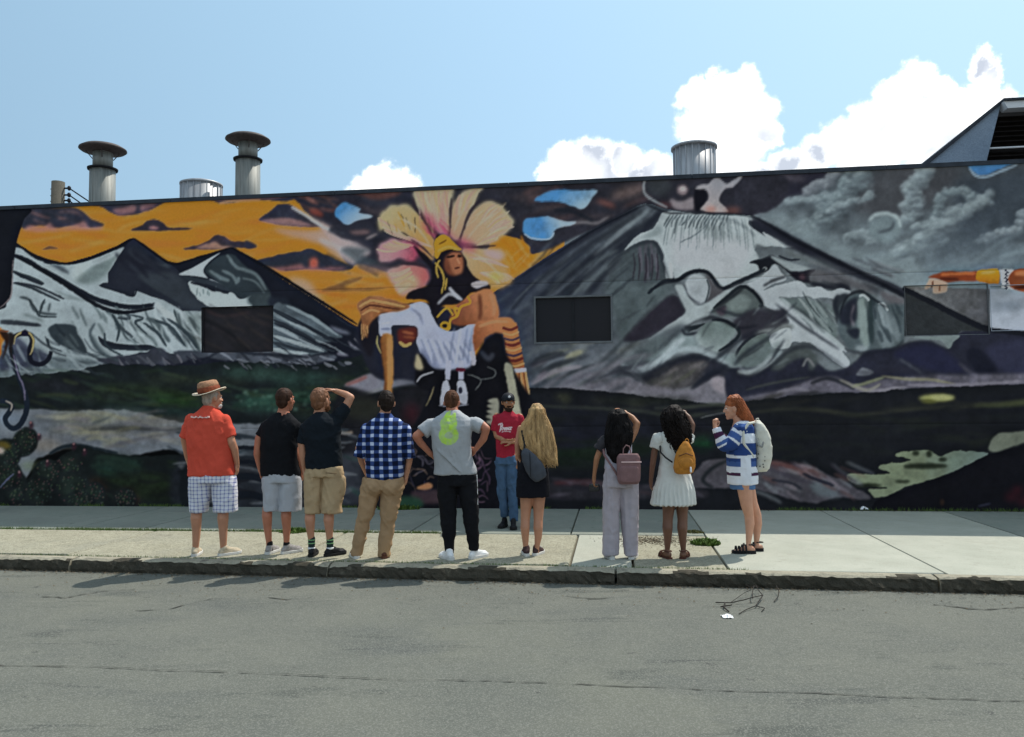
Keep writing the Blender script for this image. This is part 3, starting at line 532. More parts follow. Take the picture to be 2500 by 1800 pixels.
    # rock facets under the ribbon
    F('T3', [(1700,1170),(1900,1000),(2040,1090),(2080,1150),(1950,1210),(1820,1240),(1720,1220)], (88,98,100), 2); S('T3', [(1700,1170),(1800,1090),(1910,1005),(2000,1040),(2070,1130),(2050,1160)], 8, (36,42,48), 1)
    F('T3', [(1800,1130),(1900,1060),(1990,1110),(1940,1180),(1850,1190)], (112,124,124), 4, .9); F('T3', [(1720,1190),(1780,1150),(1800,1200),(1760,1230)], (74,68,78), 3)
    F('T3', [(1405,1075),(1450,1140),(1480,1205),(1350,1300),(1200,1400),(1050,1410),(1150,1290),(1280,1150)], (56,54,66), 2, tex=.2); S('T3', [(1400,1060),(1200,1200),(950,1480),(800,1620)], 8, (70,78,84), 3, .8)
    F('T3', [(1850,1280),(2000,1180),(2150,1200),(2250,1180),(2250,1330),(2100,1360),(1950,1420),(1900,1360)], (52,52,62), 4, tex=.2); F('T3', [(1480,1320),(1570,1300),(1640,1290),(1500,1360)], (34,40,46), 1)
    F('T3', [(1560,1400),(1640,1290),(1760,1270),(1880,1330),(1820,1430),(1750,1500),(1700,1500),(1620,1460)], (102,116,116), 2, col2=(140,152,154), grad=(1700,1280,1690,1500)); S('T3', [(1690,1260),(1800,1270),(1900,1350),(1850,1430),(1740,1500)], 8, (34,40,46), 1)
    F('T3', [(1850,1590),(1900,1480),(2000,1390),(2100,1360),(2140,1440),(2120,1530),(2000,1610)], (92,104,104), 2); S('T3', [(1850,1600),(1900,1480),(2010,1380),(2140,1340)], 7, (38,42,50), 1); F('T3', [(2010,1370),(2180,1280),(2320,1310),(2200,1390),(2100,1360)], (112,118,120), 4)
    F('T3', [(2130,1400),(2198,1340),(2290,1330),(2290,1460),(2180,1480)], (162,170,174), 1)
    F('T3', [(1080,1490),(1300,1350),(1480,1290),(1500,1400),(1400,1470),(1200,1520)], (72,80,88), 6, .8); F('T3', [(1180,1550),(1300,1490),(1420,1390),(1500,1350),(1580,1430),(1620,1500),(1700,1530),(1850,1520),(1900,1610),(1850,1660),(1700,1540),(1540,1500),(1400,1510),(1250,1590)], (122,136,140), 4, .95)
    # lower bright wave
    S('B3', [(990,290),(1060,310),(1130,335),(1240,295),(1340,220),(1420,130),(1480,80)], 18, (152,164,170), 3, taper=.7); S('B3', [(1300,250),(1420,180),(1560,165),(1700,230),(1850,310),(1950,345),(2060,310),(2150,240),(2220,180)], 14, (146,158,164), 3, taper=.7)
    F('B3', [(1000,260),(1200,100),(1350,60),(1300,180),(1150,310)], (96,108,112), 8, .8); F('B3', [(1800,300),(1950,340),(2100,290),(2198,200),(2198,100),(2000,230),(1850,180)], (104,116,118), 6, .6)
    F('B3', [(1140,400),(1220,330),(1400,250),(1500,212),(1580,208),(1680,240),(1780,290),(1900,350),(1990,362),(2150,320),(2300,380),(2450,300),(2500,380),(2300,440),(2000,430),(1850,460),(1740,400),(1640,390),(1500,460),(1250,450)], (40,42,52), 3, tex=.3)
    F('B3', [(1170,460),(1250,400),(1400,300),(1560,260),(1660,270),(1560,400),(1480,470),(1300,500)], (92,90,92), 5, .85, tex=.3); streaks('B3', (1200,280,1600,460), 14, -.6, 200, 9, [(110,106,108),(66,68,66),(96,100,84)], 4, .7)
    F('B3', [(1530,475),(1600,400),(1700,330),(1760,340),(1640,430)], (28,30,40), 3)
    # lilac foreground slopes
    F('B3', [(250,480),(600,440),(1000,380),(1150,410),(1250,450),(1500,470),(1700,400),(1850,460),(2200,420),(2200,560),(1800,600),(1200,545),(800,500),(400,470)], (112,110,120), 5, .9, tex=.2)
    E('B3', 1770, 445, 100, 60, (134,128,136), rot=.5, blur=4)
    for p,w,c in [([(300,300),(380,230),(560,190)],9,(46,52,60)),([(370,350),(480,290),(640,250)],9,(60,66,72)),([(480,410),(600,350),(800,280)],9,(54,60,66)),([(560,230),(700,180)],14,(136,136,116)),([(640,460),(800,360),(1000,220)],7,(90,96,100)),([(820,390),(960,340),(1060,360),(1150,420)],8,(60,64,74)),([(880,320),(980,300),(1090,340),(1180,440)],9,(70,74,82)),([(760,420),(900,400)],8,(78,82,86)),([(300,440),(500,330),(700,300)],12,(128,124,132)),([(350,400),(420,330)],10,(104,98,110)),([(250,300),(330,180),(640,140)],12,(84,92,100))]: S('B3', p, w, c, 3, .85, taper=.85)
    streaks('B3', (280,220,1150,470), 30, -.45, 260, 9, [(124,122,132),(84,88,96),(100,96,110),(62,68,78)], 4, .55, .15)
    # right purple valley
    F('B4', [(-60,560),(-60,330),(250,290),(440,210),(560,230),(700,330),(850,300),(1000,180),(1180,160),(1330,110),(1480,100),(1620,160),(1720,30),(1950,20),(3000,60),(3000,450),(1400,470),(1000,500),(600,510),(200,550)], (40,42,56), 3, tex=.25)
    F('B4', [(60,240),(100,130),(220,110),(240,190),(160,280),(60,320)], (96,108,110), 4, .9); S('B4', [(0,340),(100,350),(200,300),(280,230)], 13, (140,148,150), 3); F('B4', [(250,300),(400,180),(480,150),(560,170),(620,260),(560,330),(520,240),(420,260),(320,330)], (80,88,90), 4, .9); S('B4', [(500,300),(540,240),(590,300)], 6, (110,112,116), 2)
    F('B4', [(1200,200),(1400,130),(1560,160),(1700,260),(1760,340),(1500,330),(1350,280)], (38,40,66), 6, .8); F('B4', [(1900,200),(2000,120),(2300,100),(2300,360),(2050,350)], (58,60,86), 8, .7); F('B4', [(1750,200),(1850,160),(2000,330),(1850,350)], (20,22,34), 5, .8)
    S('B4', [(1240,240),(1350,310),(1420,360)], 7, (74,78,92), 3); S('B4', [(1700,270),(1780,340),(1850,380)], 8, (78,78,92), 4)
    F('B4', [(910,360),(960,310),(1050,340),(1000,370)], (110,116,124), 2)
    F('B4', [(-60,560),(300,480),(500,420),(620,380),(760,380),(900,440),(1000,420),(1120,390),(1300,380),(1500,360),(1800,360),(2200,350),(3000,345),(3000,430),(1800,450),(1400,470),(1000,500),(600,510),(200,550)], (98,96,108), 4, .9, tex=.25)
    for p,w,c in [([(60,480),(300,420),(560,380)],6,(70,74,76)),([(560,430),(680,390),(800,420),(900,470)],8,(40,42,50)),([(780,400),(900,450),(1010,480),(1100,430)],9,(130,128,120)),([(880,450),(1000,420),(1130,380)],8,(118,122,100)),([(1100,370),(1300,395),(1500,400),(1680,440)],7,(126,124,104)),([(1300,440),(1700,440),(2200,410)],8,(122,118,130)),([(1000,490),(1300,455)],7,(130,126,136)),([(300,500),(440,470),(560,490)],9,(116,114,126))]: S('B4', p, w, c, 2, .85, taper=.8)
    # triangle light
    F('T4', [(1280,1380),(1500,1388),(1700,1376),(1660,1430),(1620,1480),(1560,1420),(1450,1405)], (112,124,126), 1)

    # ---- dark accents and crisp ridge lines
    K=(17,19,27); K2=(30,34,44); G=(128,138,144)
    for p,w,c,b,a in [
        ([(70,592),(290,452),(480,332),(600,272),(690,227)],6,K,1,1),([(690,226),(780,262),(880,264),(1130,272)],5,K,1,1),([(1128,274),(1200,312),(1300,372),(1500,472),(1700,572),(1770,612),(1900,682),(2050,742),(2268,764)],13,K,1,1),
        ([(760,268),(620,350),(480,440),(330,560),(230,640)],17,K2,4,.85),([(690,245),(560,330),(420,420),(260,530),(160,610)],13,K2,4,.85),([(590,445),(520,520),(440,605)],11,K2,3,.85),([(520,400),(400,500),(260,610)],9,K2,3,.8),([(640,300),(560,370),(470,442)],9,G,3,.8),([(330,430),(220,510),(120,590)],14,(40,45,58),5,.8),
        ([(420,470),(330,540),(280,600)],8,(98,108,114),4,.7),([(560,420),(500,470),(420,560)],9,(88,98,104),4,.7),([(120,640),(210,600),(300,560)],10,(80,90,104),5,.6),
        ([(612,418),(680,388),(728,386),(755,440),(772,500),(790,542)],7,K2,2,.95),([(700,592),(760,560),(830,542),(880,512),(930,506),(970,532),(1012,576),(1060,566),(1110,542),(1180,512)],8,K,1,.95),
        ([(848,560),(872,612),(920,642)],4,K2,1,.9),([(1112,562),(1050,612),(978,662)],10,K,2,.9),([(1104,566),(1150,600),(1176,640),(1168,662)],10,K,2,.9),([(978,660),(1070,690),(1112,682)],7,K2,2,.9),([(1168,662),(1260,690),(1240,730),(1160,742)],14,(44,44,54),3,.9),
        ([(850,742),(940,702),(1000,706),(1080,742),(1160,732)],9,K,2,.9),([(842,748),(860,770),(905,762)],9,K2,1,.9),([(1160,752),(1070,800),(1010,852),(975,880)],13,K2,3,.9),([(1240,760),(1150,820),(1090,862),(1060,902)],11,K2,3,.9),([(1270,790),(1210,880),(1130,936)],8,K2,2,.9),
        ([(900,770),(930,830),(985,850)],9,(150,162,166),3,.9),([(1080,900),(1110,925),(1180,900),(1215,850)],10,(156,168,172),3,.9),([(640,925),(700,900),(770,850),(820,790)],10,(160,172,178),3,.9),
        ([(575,912),(655,938),(760,895),(870,862),(970,876),(1080,936),(1120,944),(1200,918),(1290,838),(1380,822),(1470,872),(1530,915)],9,K2,3,.9),([(1230,640),(1340,730),(1500,835)],9,K2,2,.85),([(1290,645),(1360,690),(1440,765)],8,(56,64,70),2,.85),([(1400,622),(1440,660),(1480,725)],8,(60,68,74),2,.85),([(1492,600),(1480,650),(1500,705)],12,K2,2,.9),
        ([(1500,692),(1515,640),(1540,605),(1590,592),(1640,622),(1700,662)],8,K,1,.95),([(1605,620),(1622,700),(1640,800)],6,(50,60,66),2,.9),([(1515,832),(1600,848),(1720,832),(1770,792)],6,K2,2,.9),([(1545,640),(1530,700),(1545,760)],12,K2,3,.85),
        ([(200,900),(290,870),(370,850)],7,K2,2,.7),([(250,930),(360,880),(460,860)],6,K2,3,.7),([(420,990),(560,880),(700,740),(800,640)],7,K2,4,.6),([(480,960),(600,860),(720,790)],8,(120,126,130),4,.6),([(540,930),(620,905),(680,940),(720,985)],6,K2,3,.75),
        ([(880,1000),(960,930),(1040,900)],14,K2,3,.85),([(1040,905),(1060,960),(1090,1010)],9,K2,3,.8),([(1260,960),(1360,925),(1480,960),(1560,1000)],7,K2,3,.7),([(1530,915),(1620,930),(1760,920),(1900,945)],14,(46,46,58),5,.8)]:
        S('C', p, w*.78, c, b+.6, a*.82, taper=.85)
    F('C', [(808,606),(845,680),(760,735),(640,795),(600,792),(660,722),(730,660)], (46,44,55), 3, .85, tex=.2)
    for i in range(34):
        x = 790+i*10; S('C', [(x, 275+rng.uniform(0,12)), (x-14+i*.8, 330), (x-26+i*1.5, 372+rng.uniform(0,60))], 3, [(96,106,112),(120,130,134),(176,184,188)][i%3], 1, .55, taper=.9)
    for x in (640,662,690,716,738): S('C', [(x,430),(x+4,490),(x-2,545)], 4, (52,48,58), 1, .7, taper=.8)
    streaks('C', (620,620,1300,900), 26, -.7, 90, 5, [K2,(120,132,136),(60,66,74)], 2, .45, .3)
    streaks('C', (150,420,620,640), 26, -.75, 150, 5, [K2,(96,106,112)], 2, .45, .12)
    for p,w,c,b,a in [
        ([(64,262),(130,308),(230,344),(320,346),(450,302),(562,244)],7,K,1,1),([(562,244),(640,300),(722,352),(800,336),(972,284)],7,K,1,1),([(972,284),(1100,356),(1300,480),(1500,606)],9,K,1,1),
        ([(70,322),(200,392),(320,470),(420,532),(520,556),(650,536)],10,K,1,.95),([(64,390),(130,420),(180,440)],7,K2,1,.85),([(60,430),(160,450),(270,500)],6,K2,1,.85),([(450,430),(430,446),(520,470),(560,486),(575,455)],6,K2,1,.9),
        ([(120,500),(150,540),(165,570),(240,575)],5,(50,60,66),1,.85),([(165,570),(175,530),(190,500)],4,(50,60,66),1,.8),([(415,665),(470,690),(560,700),(640,700)],9,K2,1,.9),([(400,600),(380,650),(420,720),(500,760)],7,(70,82,90),2,.8),
        ([(0,600),(80,605),(170,612)],6,K2,2,.8),([(800,432),(880,446),(960,478)],7,K2,1,.9),([(1140,540),(1260,600),(1400,680)],7,K2,1,.85),([(1150,600),(1260,650),(1380,715)],6,K2,1,.85),([(850,770),(960,690),(1000,720),(1150,735),(1300,745)],7,K2,2,.85)]:
        S('L', p, w, c, b, a, taper=.6)
    streaks('L', (430,560,830,700), 13, .95, 130, 6, [(50,60,68),(74,86,92),(176,188,194)], 2, .8, .12, .5)
    for p, w in (([(470,560),(500,620),(490,680)],7),([(540,565),(600,580),(570,600),(620,650)],6),([(600,600),(660,640),(700,700)],8),([(650,590),(720,620),(780,700)],8),([(700,580),(780,640),(830,710)],9),([(440,640),(450,700),(520,740)],6)): S('L', p, w, (54,66,74), 1, .9, taper=.85)
    streaks('L', (30,660,420,800), 12, .5, 130, 7, [(60,70,78),(140,152,158),(44,52,60)], 1, .6, .3, .4)
    streaks('L', (1160,560,1480,740), 18, .5, 150, 4, [K2,(150,162,168),(60,70,80)], 1, .7, .1)
    streaks('L', (840,760,1500,790), 26, .4, 40, 6, [K2,(110,114,124),(70,76,88)], 1, .8, .5)
    # ---- dark plain, right
    F('B3', [(-300,560),(0,520),(200,480),(400,460),(600,470),(860,490),(1200,530),(1400,550),(1700,590),(1900,570),(2020,555),(2300,525),(2720,495),(2900,495),(3300,462),(4800,405),(4800,1700),(-300,1700)], (24,26,31), 1, sm=False, wob=3, tex=.2)
    S('B3', [(300,600),(800,620),(1150,640),(1400,680),(1600,665),(1900,620)], 9, (50,54,52), 3); S('B3', [(1250,620),(1500,610),(1700,590),(1850,600)], 9, (64,68,64), 3); S('B3', [(1600,690),(1800,650),(1960,640)], 4, (90,94,96), 1)
    for cx,cy,rx,ry,c in [(550,530,60,16,(92,96,72)),(575,560,20,22,(80,84,60)),(820,560,40,12,(60,60,58)),(1120,580,80,14,(72,74,58)),(900,780,500,90,(26,28,38)),(700,1000,400,70,(20,32,22)),(1000,920,400,60,(24,34,26)),(1620,890,90,60,(22,52,34)),(1150,560,400,24,(34,38,34))]: E('B3', cx, cy, rx, ry, c, blur=8, alpha=.85, tex=.4)
    streaks('B3', (300,620,1900,1100), 60, .05, 300, 8, [(30,34,36),(20,22,28),(34,38,34),(28,30,42)], 4, .6)
    F('B3', [(440,1190),(600,1180),(800,1175),(1000,1200),(1600,1240),(1600,1310),(1000,1310),(440,1310)], (48,47,54), 4, .9, tex=.3); S('B3', [(480,1190),(650,1185),(800,1190)], 12, (84,50,56), 4, .8)
    streaks('B3', (450,1180,1600,1300), 26, .1, 200, 8, [(84,80,92),(40,38,48),(72,58,64)], 3, .7)
    S('B4', [(100,650),(400,620),(700,640),(900,670),(1200,640),(1500,610),(2200,570)], 8, (54,56,48), 4); streaks('B4', (100,520,2200,620), 30, -.05, 300, 8, [(36,38,36),(24,26,30),(46,46,40)], 4, .6)
    F('B4', [(1800,600),(2000,580),(2300,540),(2300,585),(2000,610)], (74,80,56), 4, .9); streaks('B4', (250,660,2150,1000), 60, .02, 360, 8, [(28,32,33),(20,22,27),(32,36,32)], 4, .6)
    E('B4', 1530, 540, 140, 30, (140,142,88), blur=4); E('B4', 1470, 565, 60, 18, (90,92,50), blur=4); E('B4', 1570, 535, 90, 16, (160,160,112), blur=4)
    PG=(112,122,100)
    F('B4', [(1215,972),(1260,955),(1350,945),(1460,943),(1560,985),(1640,950),(1760,945),(1925,968),(1800,1040),(1640,1110),(1500,1165),(1300,1220),(1200,1265),(1090,1303),(1045,1290),(1010,1245),(1150,1232),(1050,1215),(900,1192),(838,1150),(880,1115),(1100,1132),(1170,1112),(1090,1080),(1120,1050),(1250,1030),(1330,1008),(1230,992)], PG, 1, wob=3, tex=.15, col2=(100,116,112), grad=(1400,1100,1900,960))
    for cx,cy,rx,ry in [(1370,963,24,18),(1470,970,22,24),(1575,1012,30,16),(1440,1062,170,20),(1270,1180,60,10),(1000,1210,110,14)]: E('B4', cx, cy, rx, ry, (36,42,32), blur=3)
    F('B4', [(1925,918),(1985,822),(2100,802),(2400,780),(2400,860),(2200,885),(1985,955)], (106,112,100), 2)
    F('B4', [(1900,985),(2198,905),(3000,700),(3000,1700),(900,1700),(1050,1330),(1300,1235),(1640,1120)], (15,15,21), 1, sm=False, wob=3, tex=.2)
    for cx,cy in [(2150,1250),(2100,1300),(2190,1330)]: E('B4', cx, cy, 50, 40, (56,22,30), blur=8, alpha=.7)
    E('B4', 1570, 1340, 12, 26, (50,36,30), blur=3); S('B4', [(1850,1370),(1940,1350)], 4, (50,52,70), 2)
    F('B4', [(-350,1230),(-420,1200),(-300,1080),(-180,1010),(250,1018),(400,1050),(560,1062),(700,1130),(850,1192),(1015,1302),(960,1322),(780,1300),(600,1345),(400,1312),(160,1242),(0,1230)], (80,78,86), 2, tex=.2, wob=3)
    F('B4', [(250,1020),(450,1050),(600,1080),(500,1110),(300,1080)], (104,66,64), 5, .8); F('B4', [(560,1180),(700,1200),(780,1300),(620,1290)], (96,106,112), 5, .8); streaks('B4', (180,1060,950,1300), 34, .45, 220, 9, [(120,112,120),(70,66,78),(104,78,78),(112,118,124)], 3, .7, .2)
    S('B4', [(500,1120),(620,1170),(740,1210)], 7, (36,38,50), 2); S('B4', [(260,1170),(400,1190),(500,1240)], 6, (50,52,62), 2); S('B3', [(1700,1230),(1620,1170),(1690,1080),(1830,1010)], 8, (30,34,38), 3)
    # ---- middle ground near the standing figure
    F('B2', [(760,440),(900,370),(1040,310),(1060,270),(1150,230),(1330,230),(1500,430),(1200,450),(1000,500),(820,540),(860,500),(780,460)], (118,118,130), 3, col2=(86,90,102), grad=(1000,400,1200,260)); S('B2', [(770,440),(850,410),(930,375)], 8, (128,84,82), 3); S('B2', [(840,530),(980,490),(1060,460)], 8, (120,122,128), 2)
    F('B2', [(700,520),(1000,510),(1300,440),(1900,400),(1900,1400),(640,1400)], (26,26,31), 5, .95, tex=.3); E('B2', 900, 620, 160, 90, (40,42,36), blur=10, alpha=.8); E('B2', 1270, 660, 60, 80, (60,24,32), blur=12, alpha=.7)
    S('B2', [(720,800),(780,810),(820,800)], 9, (120,108,98), 2); F('B2', [(700,1000),(900,980),(880,1100),(900,1330),(700,1330)], (66,70,80), 6, .8); streaks('B2', (640,980,900,1330), 12, .4, 120, 9, [(90,96,106),(40,44,50),(60,90,84)], 3, .7)
    streaks('B1', (1500,780,2700,1000), 26, .05, 420, 10, [(112,118,126),(64,74,82),(36,44,52)], 2, .8)
    F('B1', [(1390,980),(1700,1000),(2100,980),(2500,1020),(2500,1400),(1390,1400)], (30,33,40), 6, .85, tex=.3)
    streaks('B1', (1450,1000,2600,1380), 44, .12, 380, 13, [(20,20,26),(104,108,114),(56,60,68),(30,34,40),(18,20,24)], 2, .85)
    for y in (930,1040,1150,1290): S('B1', [(1600,y+14),(1900,y-10),(2050,y+20),(2250,y+4)], 10+6*(y>1100), (22,26,34), 1, .9)
    F('B1', [(1390,1100),(1500,1050),(1500,1400),(1390,1400)], (18,22,26), 3)
    # ---- plain stand-in for the carried figure group: a plumed stone-age style drape, no likeness
    def plume(pts, c1, c2, grad, tips):
        F('T2', pts, c1, 5, wob=5, tex=.2, col2=c2, grad=grad)
        for (x0,y0,x1,y1,n) in tips:
            for i in range(int(n*2.6)):
                t = rng.rand(); bx = x0+(x1-x0)*t; by = y0+(y1-y0)*t; cx, cy = 1560, 760
                d = math.hypot(bx-cx, by-cy); ux, uy = (bx-cx)/d, (by-cy)/d
                S('T2', [(bx-ux*150, by-uy*150),(bx-ux*50+uy*12, by-uy*50-ux*12),(bx+ux*rng.uniform(4,34), by+uy*rng.uniform(4,34))], 4.5, [(230,220,192),(206,184,140),(214,180,160),(196,164,150)][i%4], 1, .6, taper=.95)
    plume([(1330,245),(1570,238),(1582,330),(1560,480),(1545,600),(1480,585),(1380,470),(1320,390),(1290,310)], IVORY, (196,160,150), (1440,300,1480,560), [(1320,300,1560,290,14)])
    plume([(1835,232),(1740,250),(1610,330),(1570,450),(1540,560),(1560,610),(1640,640),(1700,480),(1760,340)], IVORY, (206,170,140), (1760,260,1600,560), [(1620,330,1800,270,10)])
    plume([(1650,645),(1680,520),(1740,425),(1810,375),(1890,358),(1990,410),(2042,500),(2020,560),(1960,630),(1880,670),(1740,685)], (218,200,158), (206,170,140), (1950,400,1700,640), [(1900,380,2040,560,18),(2030,500,1900,660,12)])
    plume([(1452,650),(1400,520),(1300,412),(1180,378),(1075,408),(1018,500),(1025,590),(1060,560),(1120,560),(1200,600),(1290,630),(1330,720),(1390,790),(1440,800)], (208,192,146), (214,164,96), (1150,400,1400,720), [(1030,480,1090,580,10),(1080,570,1300,640,14)])
    streaks('T2', (1080,480,1300,580), 14, 1.3, 110, 5, [(206,160,60),(70,60,50),(228,206,160)], 1, .7)
    plume([(1010,755),(1040,675),(1150,640),(1290,668),(1325,760),(1250,815),(1180,795),(1100,815),(1030,802)], (196,150,156), (150,70,90), (1100,700,1310,740), [(1020,720,1150,650,8)])
    plume([(1085,905),(1180,850),(1320,838),(1400,890),(1392,980),(1310,1045),(1200,1075),(1130,1000)], (208,170,160), (190,100,100), (1180,980,1380,860), [(1120,900,1180,1050,10)])
    E('T2', 1240, 970, 90, 60, (222,200,160), blur=6, alpha=.7); S('T2', [(1180,990),(1240,960),(1300,990),(1260,1020)], 5, (180,150,120), 2)
    plume([(1650,730),(1740,700),(1850,722),(1940,716),(1998,770),(1960,800),(2000,870),(2045,960),(1980,1010),(1880,1030),(1780,990),(1700,860)], (216,186,140), (214,170,110), (1800,740,1900,980), [(1900,980,2040,940,12),(1850,800,2000,860,8)])
    E('T2', 1900, 760, 80, 40, (206,180,186), rot=.3, blur=6, alpha=.8); E('T2', 1920, 930, 60, 40, (206,190,90), blur=8, alpha=.7)
    for p, w in (([(1560,620),(1568,480),(1578,320)],6),([(1640,650),(1690,500),(1740,400),(1800,340)],8),([(1450,650),(1370,500),(1300,400),(1280,320)],8),([(1680,705),(1800,700),(1930,690)],6),([(1440,790),(1350,700),(1260,640)],7),([(1420,860),(1300,830),(1180,828)],8)): S('T2', p, w, (48,40,52), 2, .85, taper=.95)
    for p in ([(1500,600),(1450,450),(1430,300)],[(1590,600),(1660,430),(1760,290)],[(1690,650),(1800,520),(1930,430)],[(1430,720),(1320,560),(1160,470)],[(1700,730),(1830,800),(1960,930)]): S('T2', p, 4, (236,226,200), 2, .7, taper=.9)
    streaks('T2', (1300,250,1560,560), 26, 1.45, 150, 4, [(228,216,186),(190,160,128),(206,150,150)], 1, .5, .15); streaks('T2', (1690,400,2000,640), 22, -.7, 150, 4, [(228,216,186),(190,160,128)], 1, .5, .2)
    for cx,cy,r in [(1430,520,60),(1400,470,50),(1700,690,80),(1300,690,60),(1340,760,40),(1640,680,50),(1560,610,50),(1490,560,40)]: E('T2', cx, cy, r, r*.5, (158,62,92), rot=.8, blur=8, alpha=.6)
    streaks('T2', (1380,480,1560,620), 10, .9, 120, 6, [(176,80,110),(150,60,84)], 2, .6)
    F('T2', [(840,1340),(1000,1200),(1400,1130),(1700,1300),(1500,1760),(1250,1720),(1000,1700),(880,1500)], (34,36,48), 3)
    # dark hanging hair / cape
    F('T2', [(1290,690),(1400,780),(1450,830),(1460,620),(1520,640),(1680,780),(1700,850),(1780,950),(1880,1000),(1840,1060),(1720,1060),(1650,1140),(1500,1160),(1460,1320),(1430,1200),(1380,1110),(1230,1100),(1280,1030),(1400,990),(1420,880),(1340,780)], (24,21,28), 2, tex=.2)
    F('T2', [(1448,660),(1480,620),(1515,608),(1560,630),(1620,690),(1650,725),(1560,720),(1500,745),(1470,790),(1448,760)], (196,150,52), 1, tex=.25); S('T2', [(1470,735),(1550,700),(1640,722)], 6, (226,190,90), 1); S('T2', [(1480,680),(1540,650)], 5, (120,86,30), 1)
    E('T2', 1590, 830, 72, 90, (116,68,50), blur=3); F('T2', [(1560,760),(1640,740),(1670,810),(1660,890),(1610,910),(1570,860)], (150,96,70), 3, .9); S('T2', [(1540,780),(1600,768)], 6, (28,20,20), 1); S('T2', [(1625,770),(1655,776)], 5, (28,20,20), 1); S('T2', [(1600,862),(1640,858)], 4, (70,34,30), 1); S('T2', [(1620,790),(1640,830)], 4, (192,140,104), 1)
    for p in ([(1450,820),(1500,880),(1520,960),(1500,1060)],[(1490,800),(1460,860),(1480,940)],[(1540,940),(1530,1030)]): S('T2', p, 5, (176,146,66), 1)
    S('T2', [(1470,1140),(1560,1060),(1640,1100)], 8, (140,142,150), 2); S('T2', [(1560,1010),(1600,1060),(1660,1110)], 8, (168,172,182), 2); F('T2', [(1730,980),(1830,960),(1860,990),(1760,1020)], (186,180,186), 2)
    F('T2', [(1720,1070),(1800,1030),(1880,1030),(1920,1100),(1940,1240),(1820,1300),(1620,1300),(1560,1260),(1600,1170),(1640,1130)], (178,122,84), 2, col2=(132,78,54), grad=(1880,1060,1640,1280)); S('T2', [(1790,1060),(1800,1160),(1790,1260)], 7, (110,62,44), 3); S('T2', [(1880,1060),(1905,1160),(1900,1230)], 8, (206,150,110), 3)
    for p in ([(1700,1080),(1720,1130),(1650,1160),(1620,1230),(1570,1260),(1560,1330),(1520,1350)],[(1465,1240),(1540,1170),(1590,1225)],[(1640,1180),(1600,1170),(1620,1230)]): S('T2', p, 5, (214,170,60), 1, taper=.2, wob=0)
    E('T2', 1525, 1305, 38, 34, (206,160,56), blur=1); E('T2', 1525, 1305, 20, 18, (26,22,26), blur=1)
    # white cloth bundle
    CL=(150,156,178)
    F('T2', [(1010,1225),(1100,1195),(1250,1145),(1340,1122),(1400,1150),(1430,1230),(1490,1320),(1590,1345),(1740,1290),(1770,1330),(1760,1480),(1750,1560),(1690,1680),(1480,1650),(1370,1560),(1310,1440),(1310,1320),(1200,1300),(1120,1310),(1110,1385),(1030,1380),(1020,1300)], CL, 1, tex=.08, col2=(176,182,200), grad=(1500,1650,1200,1180))
    F('T2', [(1330,1480),(1400,1520),(1500,1640),(1440,1640),(1350,1560)], (96,104,130), 5, .8)
    for i in range(13):
        x = 1340+i*28; S('T2', [(x,1400+i*3),(x+30,1480),(x+60+i*4,1600)], 4, [(112,120,146),(190,196,212)][i%2], 2, .8, taper=.9)
    for x in (1600,1650,1700,1740): S('T2', [(x,1320),(x-20,1450),(x-40,1600)], 6, [(118,126,150),(192,198,212)][x//50%2], 2, .8)
    S('T2', [(1040,1290),(1110,1280)], 5, (196,200,214), 1); S('T2', [(1030,1330),(1110,1330)], 5, (110,116,142), 2); S('T2', [(1260,1170),(1330,1220),(1360,1300)], 6, (120,126,150), 3)
    # rolled ochre cloth end with rosette (stand-in)
    F('T2', [(880,1250),(960,1200),(1020,1230),(1010,1300),(1000,1420),(960,1540),(900,1480),(870,1380)], (26,24,32), 4)
    F('T2', [(850,1150),(905,1095),(980,1075),(1080,1090),(1260,1150),(1180,1195),(1060,1205),(1010,1235),(950,1300),(930,1400),(890,1330),(880,1230)], (160,110,72), 2, tex=.2, col2=(120,76,50), grad=(900,1100,930,1400))
    S('T2', [(870,1160),(960,1115),(1080,1130),(1220,1160)], 5, (208,170,110), 1); S('T2', [(880,1190),(960,1150),(1080,1165),(1180,1178)], 4, (86,48,38), 1); S('T2', [(890,1220),(960,1185),(1030,1200)], 4, (190,150,100), 1)
    for i in range(7): S('T2', [(888+i*7,1290+i*2),(894+i*7,1420-i*9)], 3, [(206,162,104),(96,56,40)][i%2], 1, taper=.5)
    S('T2', [(1010,1380),(1010,1450),(1040,1520)], 4, (150,140,90), 1)
    # ochre sashes
    F('B2', [(1040,60),(1120,60),(1130,200),(1135,330),(1125,440),(1120,540),(1060,545),(1062,440),(1055,300),(1035,180)], (176,126,74), 2, col2=(120,76,44), grad=(1125,200,1040,210)); S('B2', [(1100,80),(1105,300),(1095,500)], 9, (206,158,100), 3, .7)
    F('B2', [(1170,20),(1300,0),(1310,70),(1250,140),(1180,120)], (96,44,40), 3); S('B2', [(1180,110),(1220,140),(1270,120)], 8, (196,170,100), 1); S('B2', [(1200,30),(1290,50)], 8, (140,80,58), 2); S('B2', [(1210,70),(1300,80)], 7, (130,72,52), 2)
    F('T2', [(1755,1300),(1850,1262),(1960,1240),(2040,1250),(2060,1300),(2030,1360),(1900,1370),(1850,1390),(1800,1460),(1750,1500)], (182,124,84), 2, col2=(140,86,58), grad=(1950,1250,1850,1420)); S('T2', [(1790,1310),(1900,1275),(2010,1275)], 6, (208,158,112), 2)
    # broad woven sash hanging straight down from the forearm
    F('T2', [(1960,1290),(2075,1280),(2110,1460),(2140,1640),(2155,1760),(2015,1765),(2000,1620),(1985,1450)], (176,118,76), 1, col2=(140,86,56), grad=(2080,1300,2000,1700), sm=False)
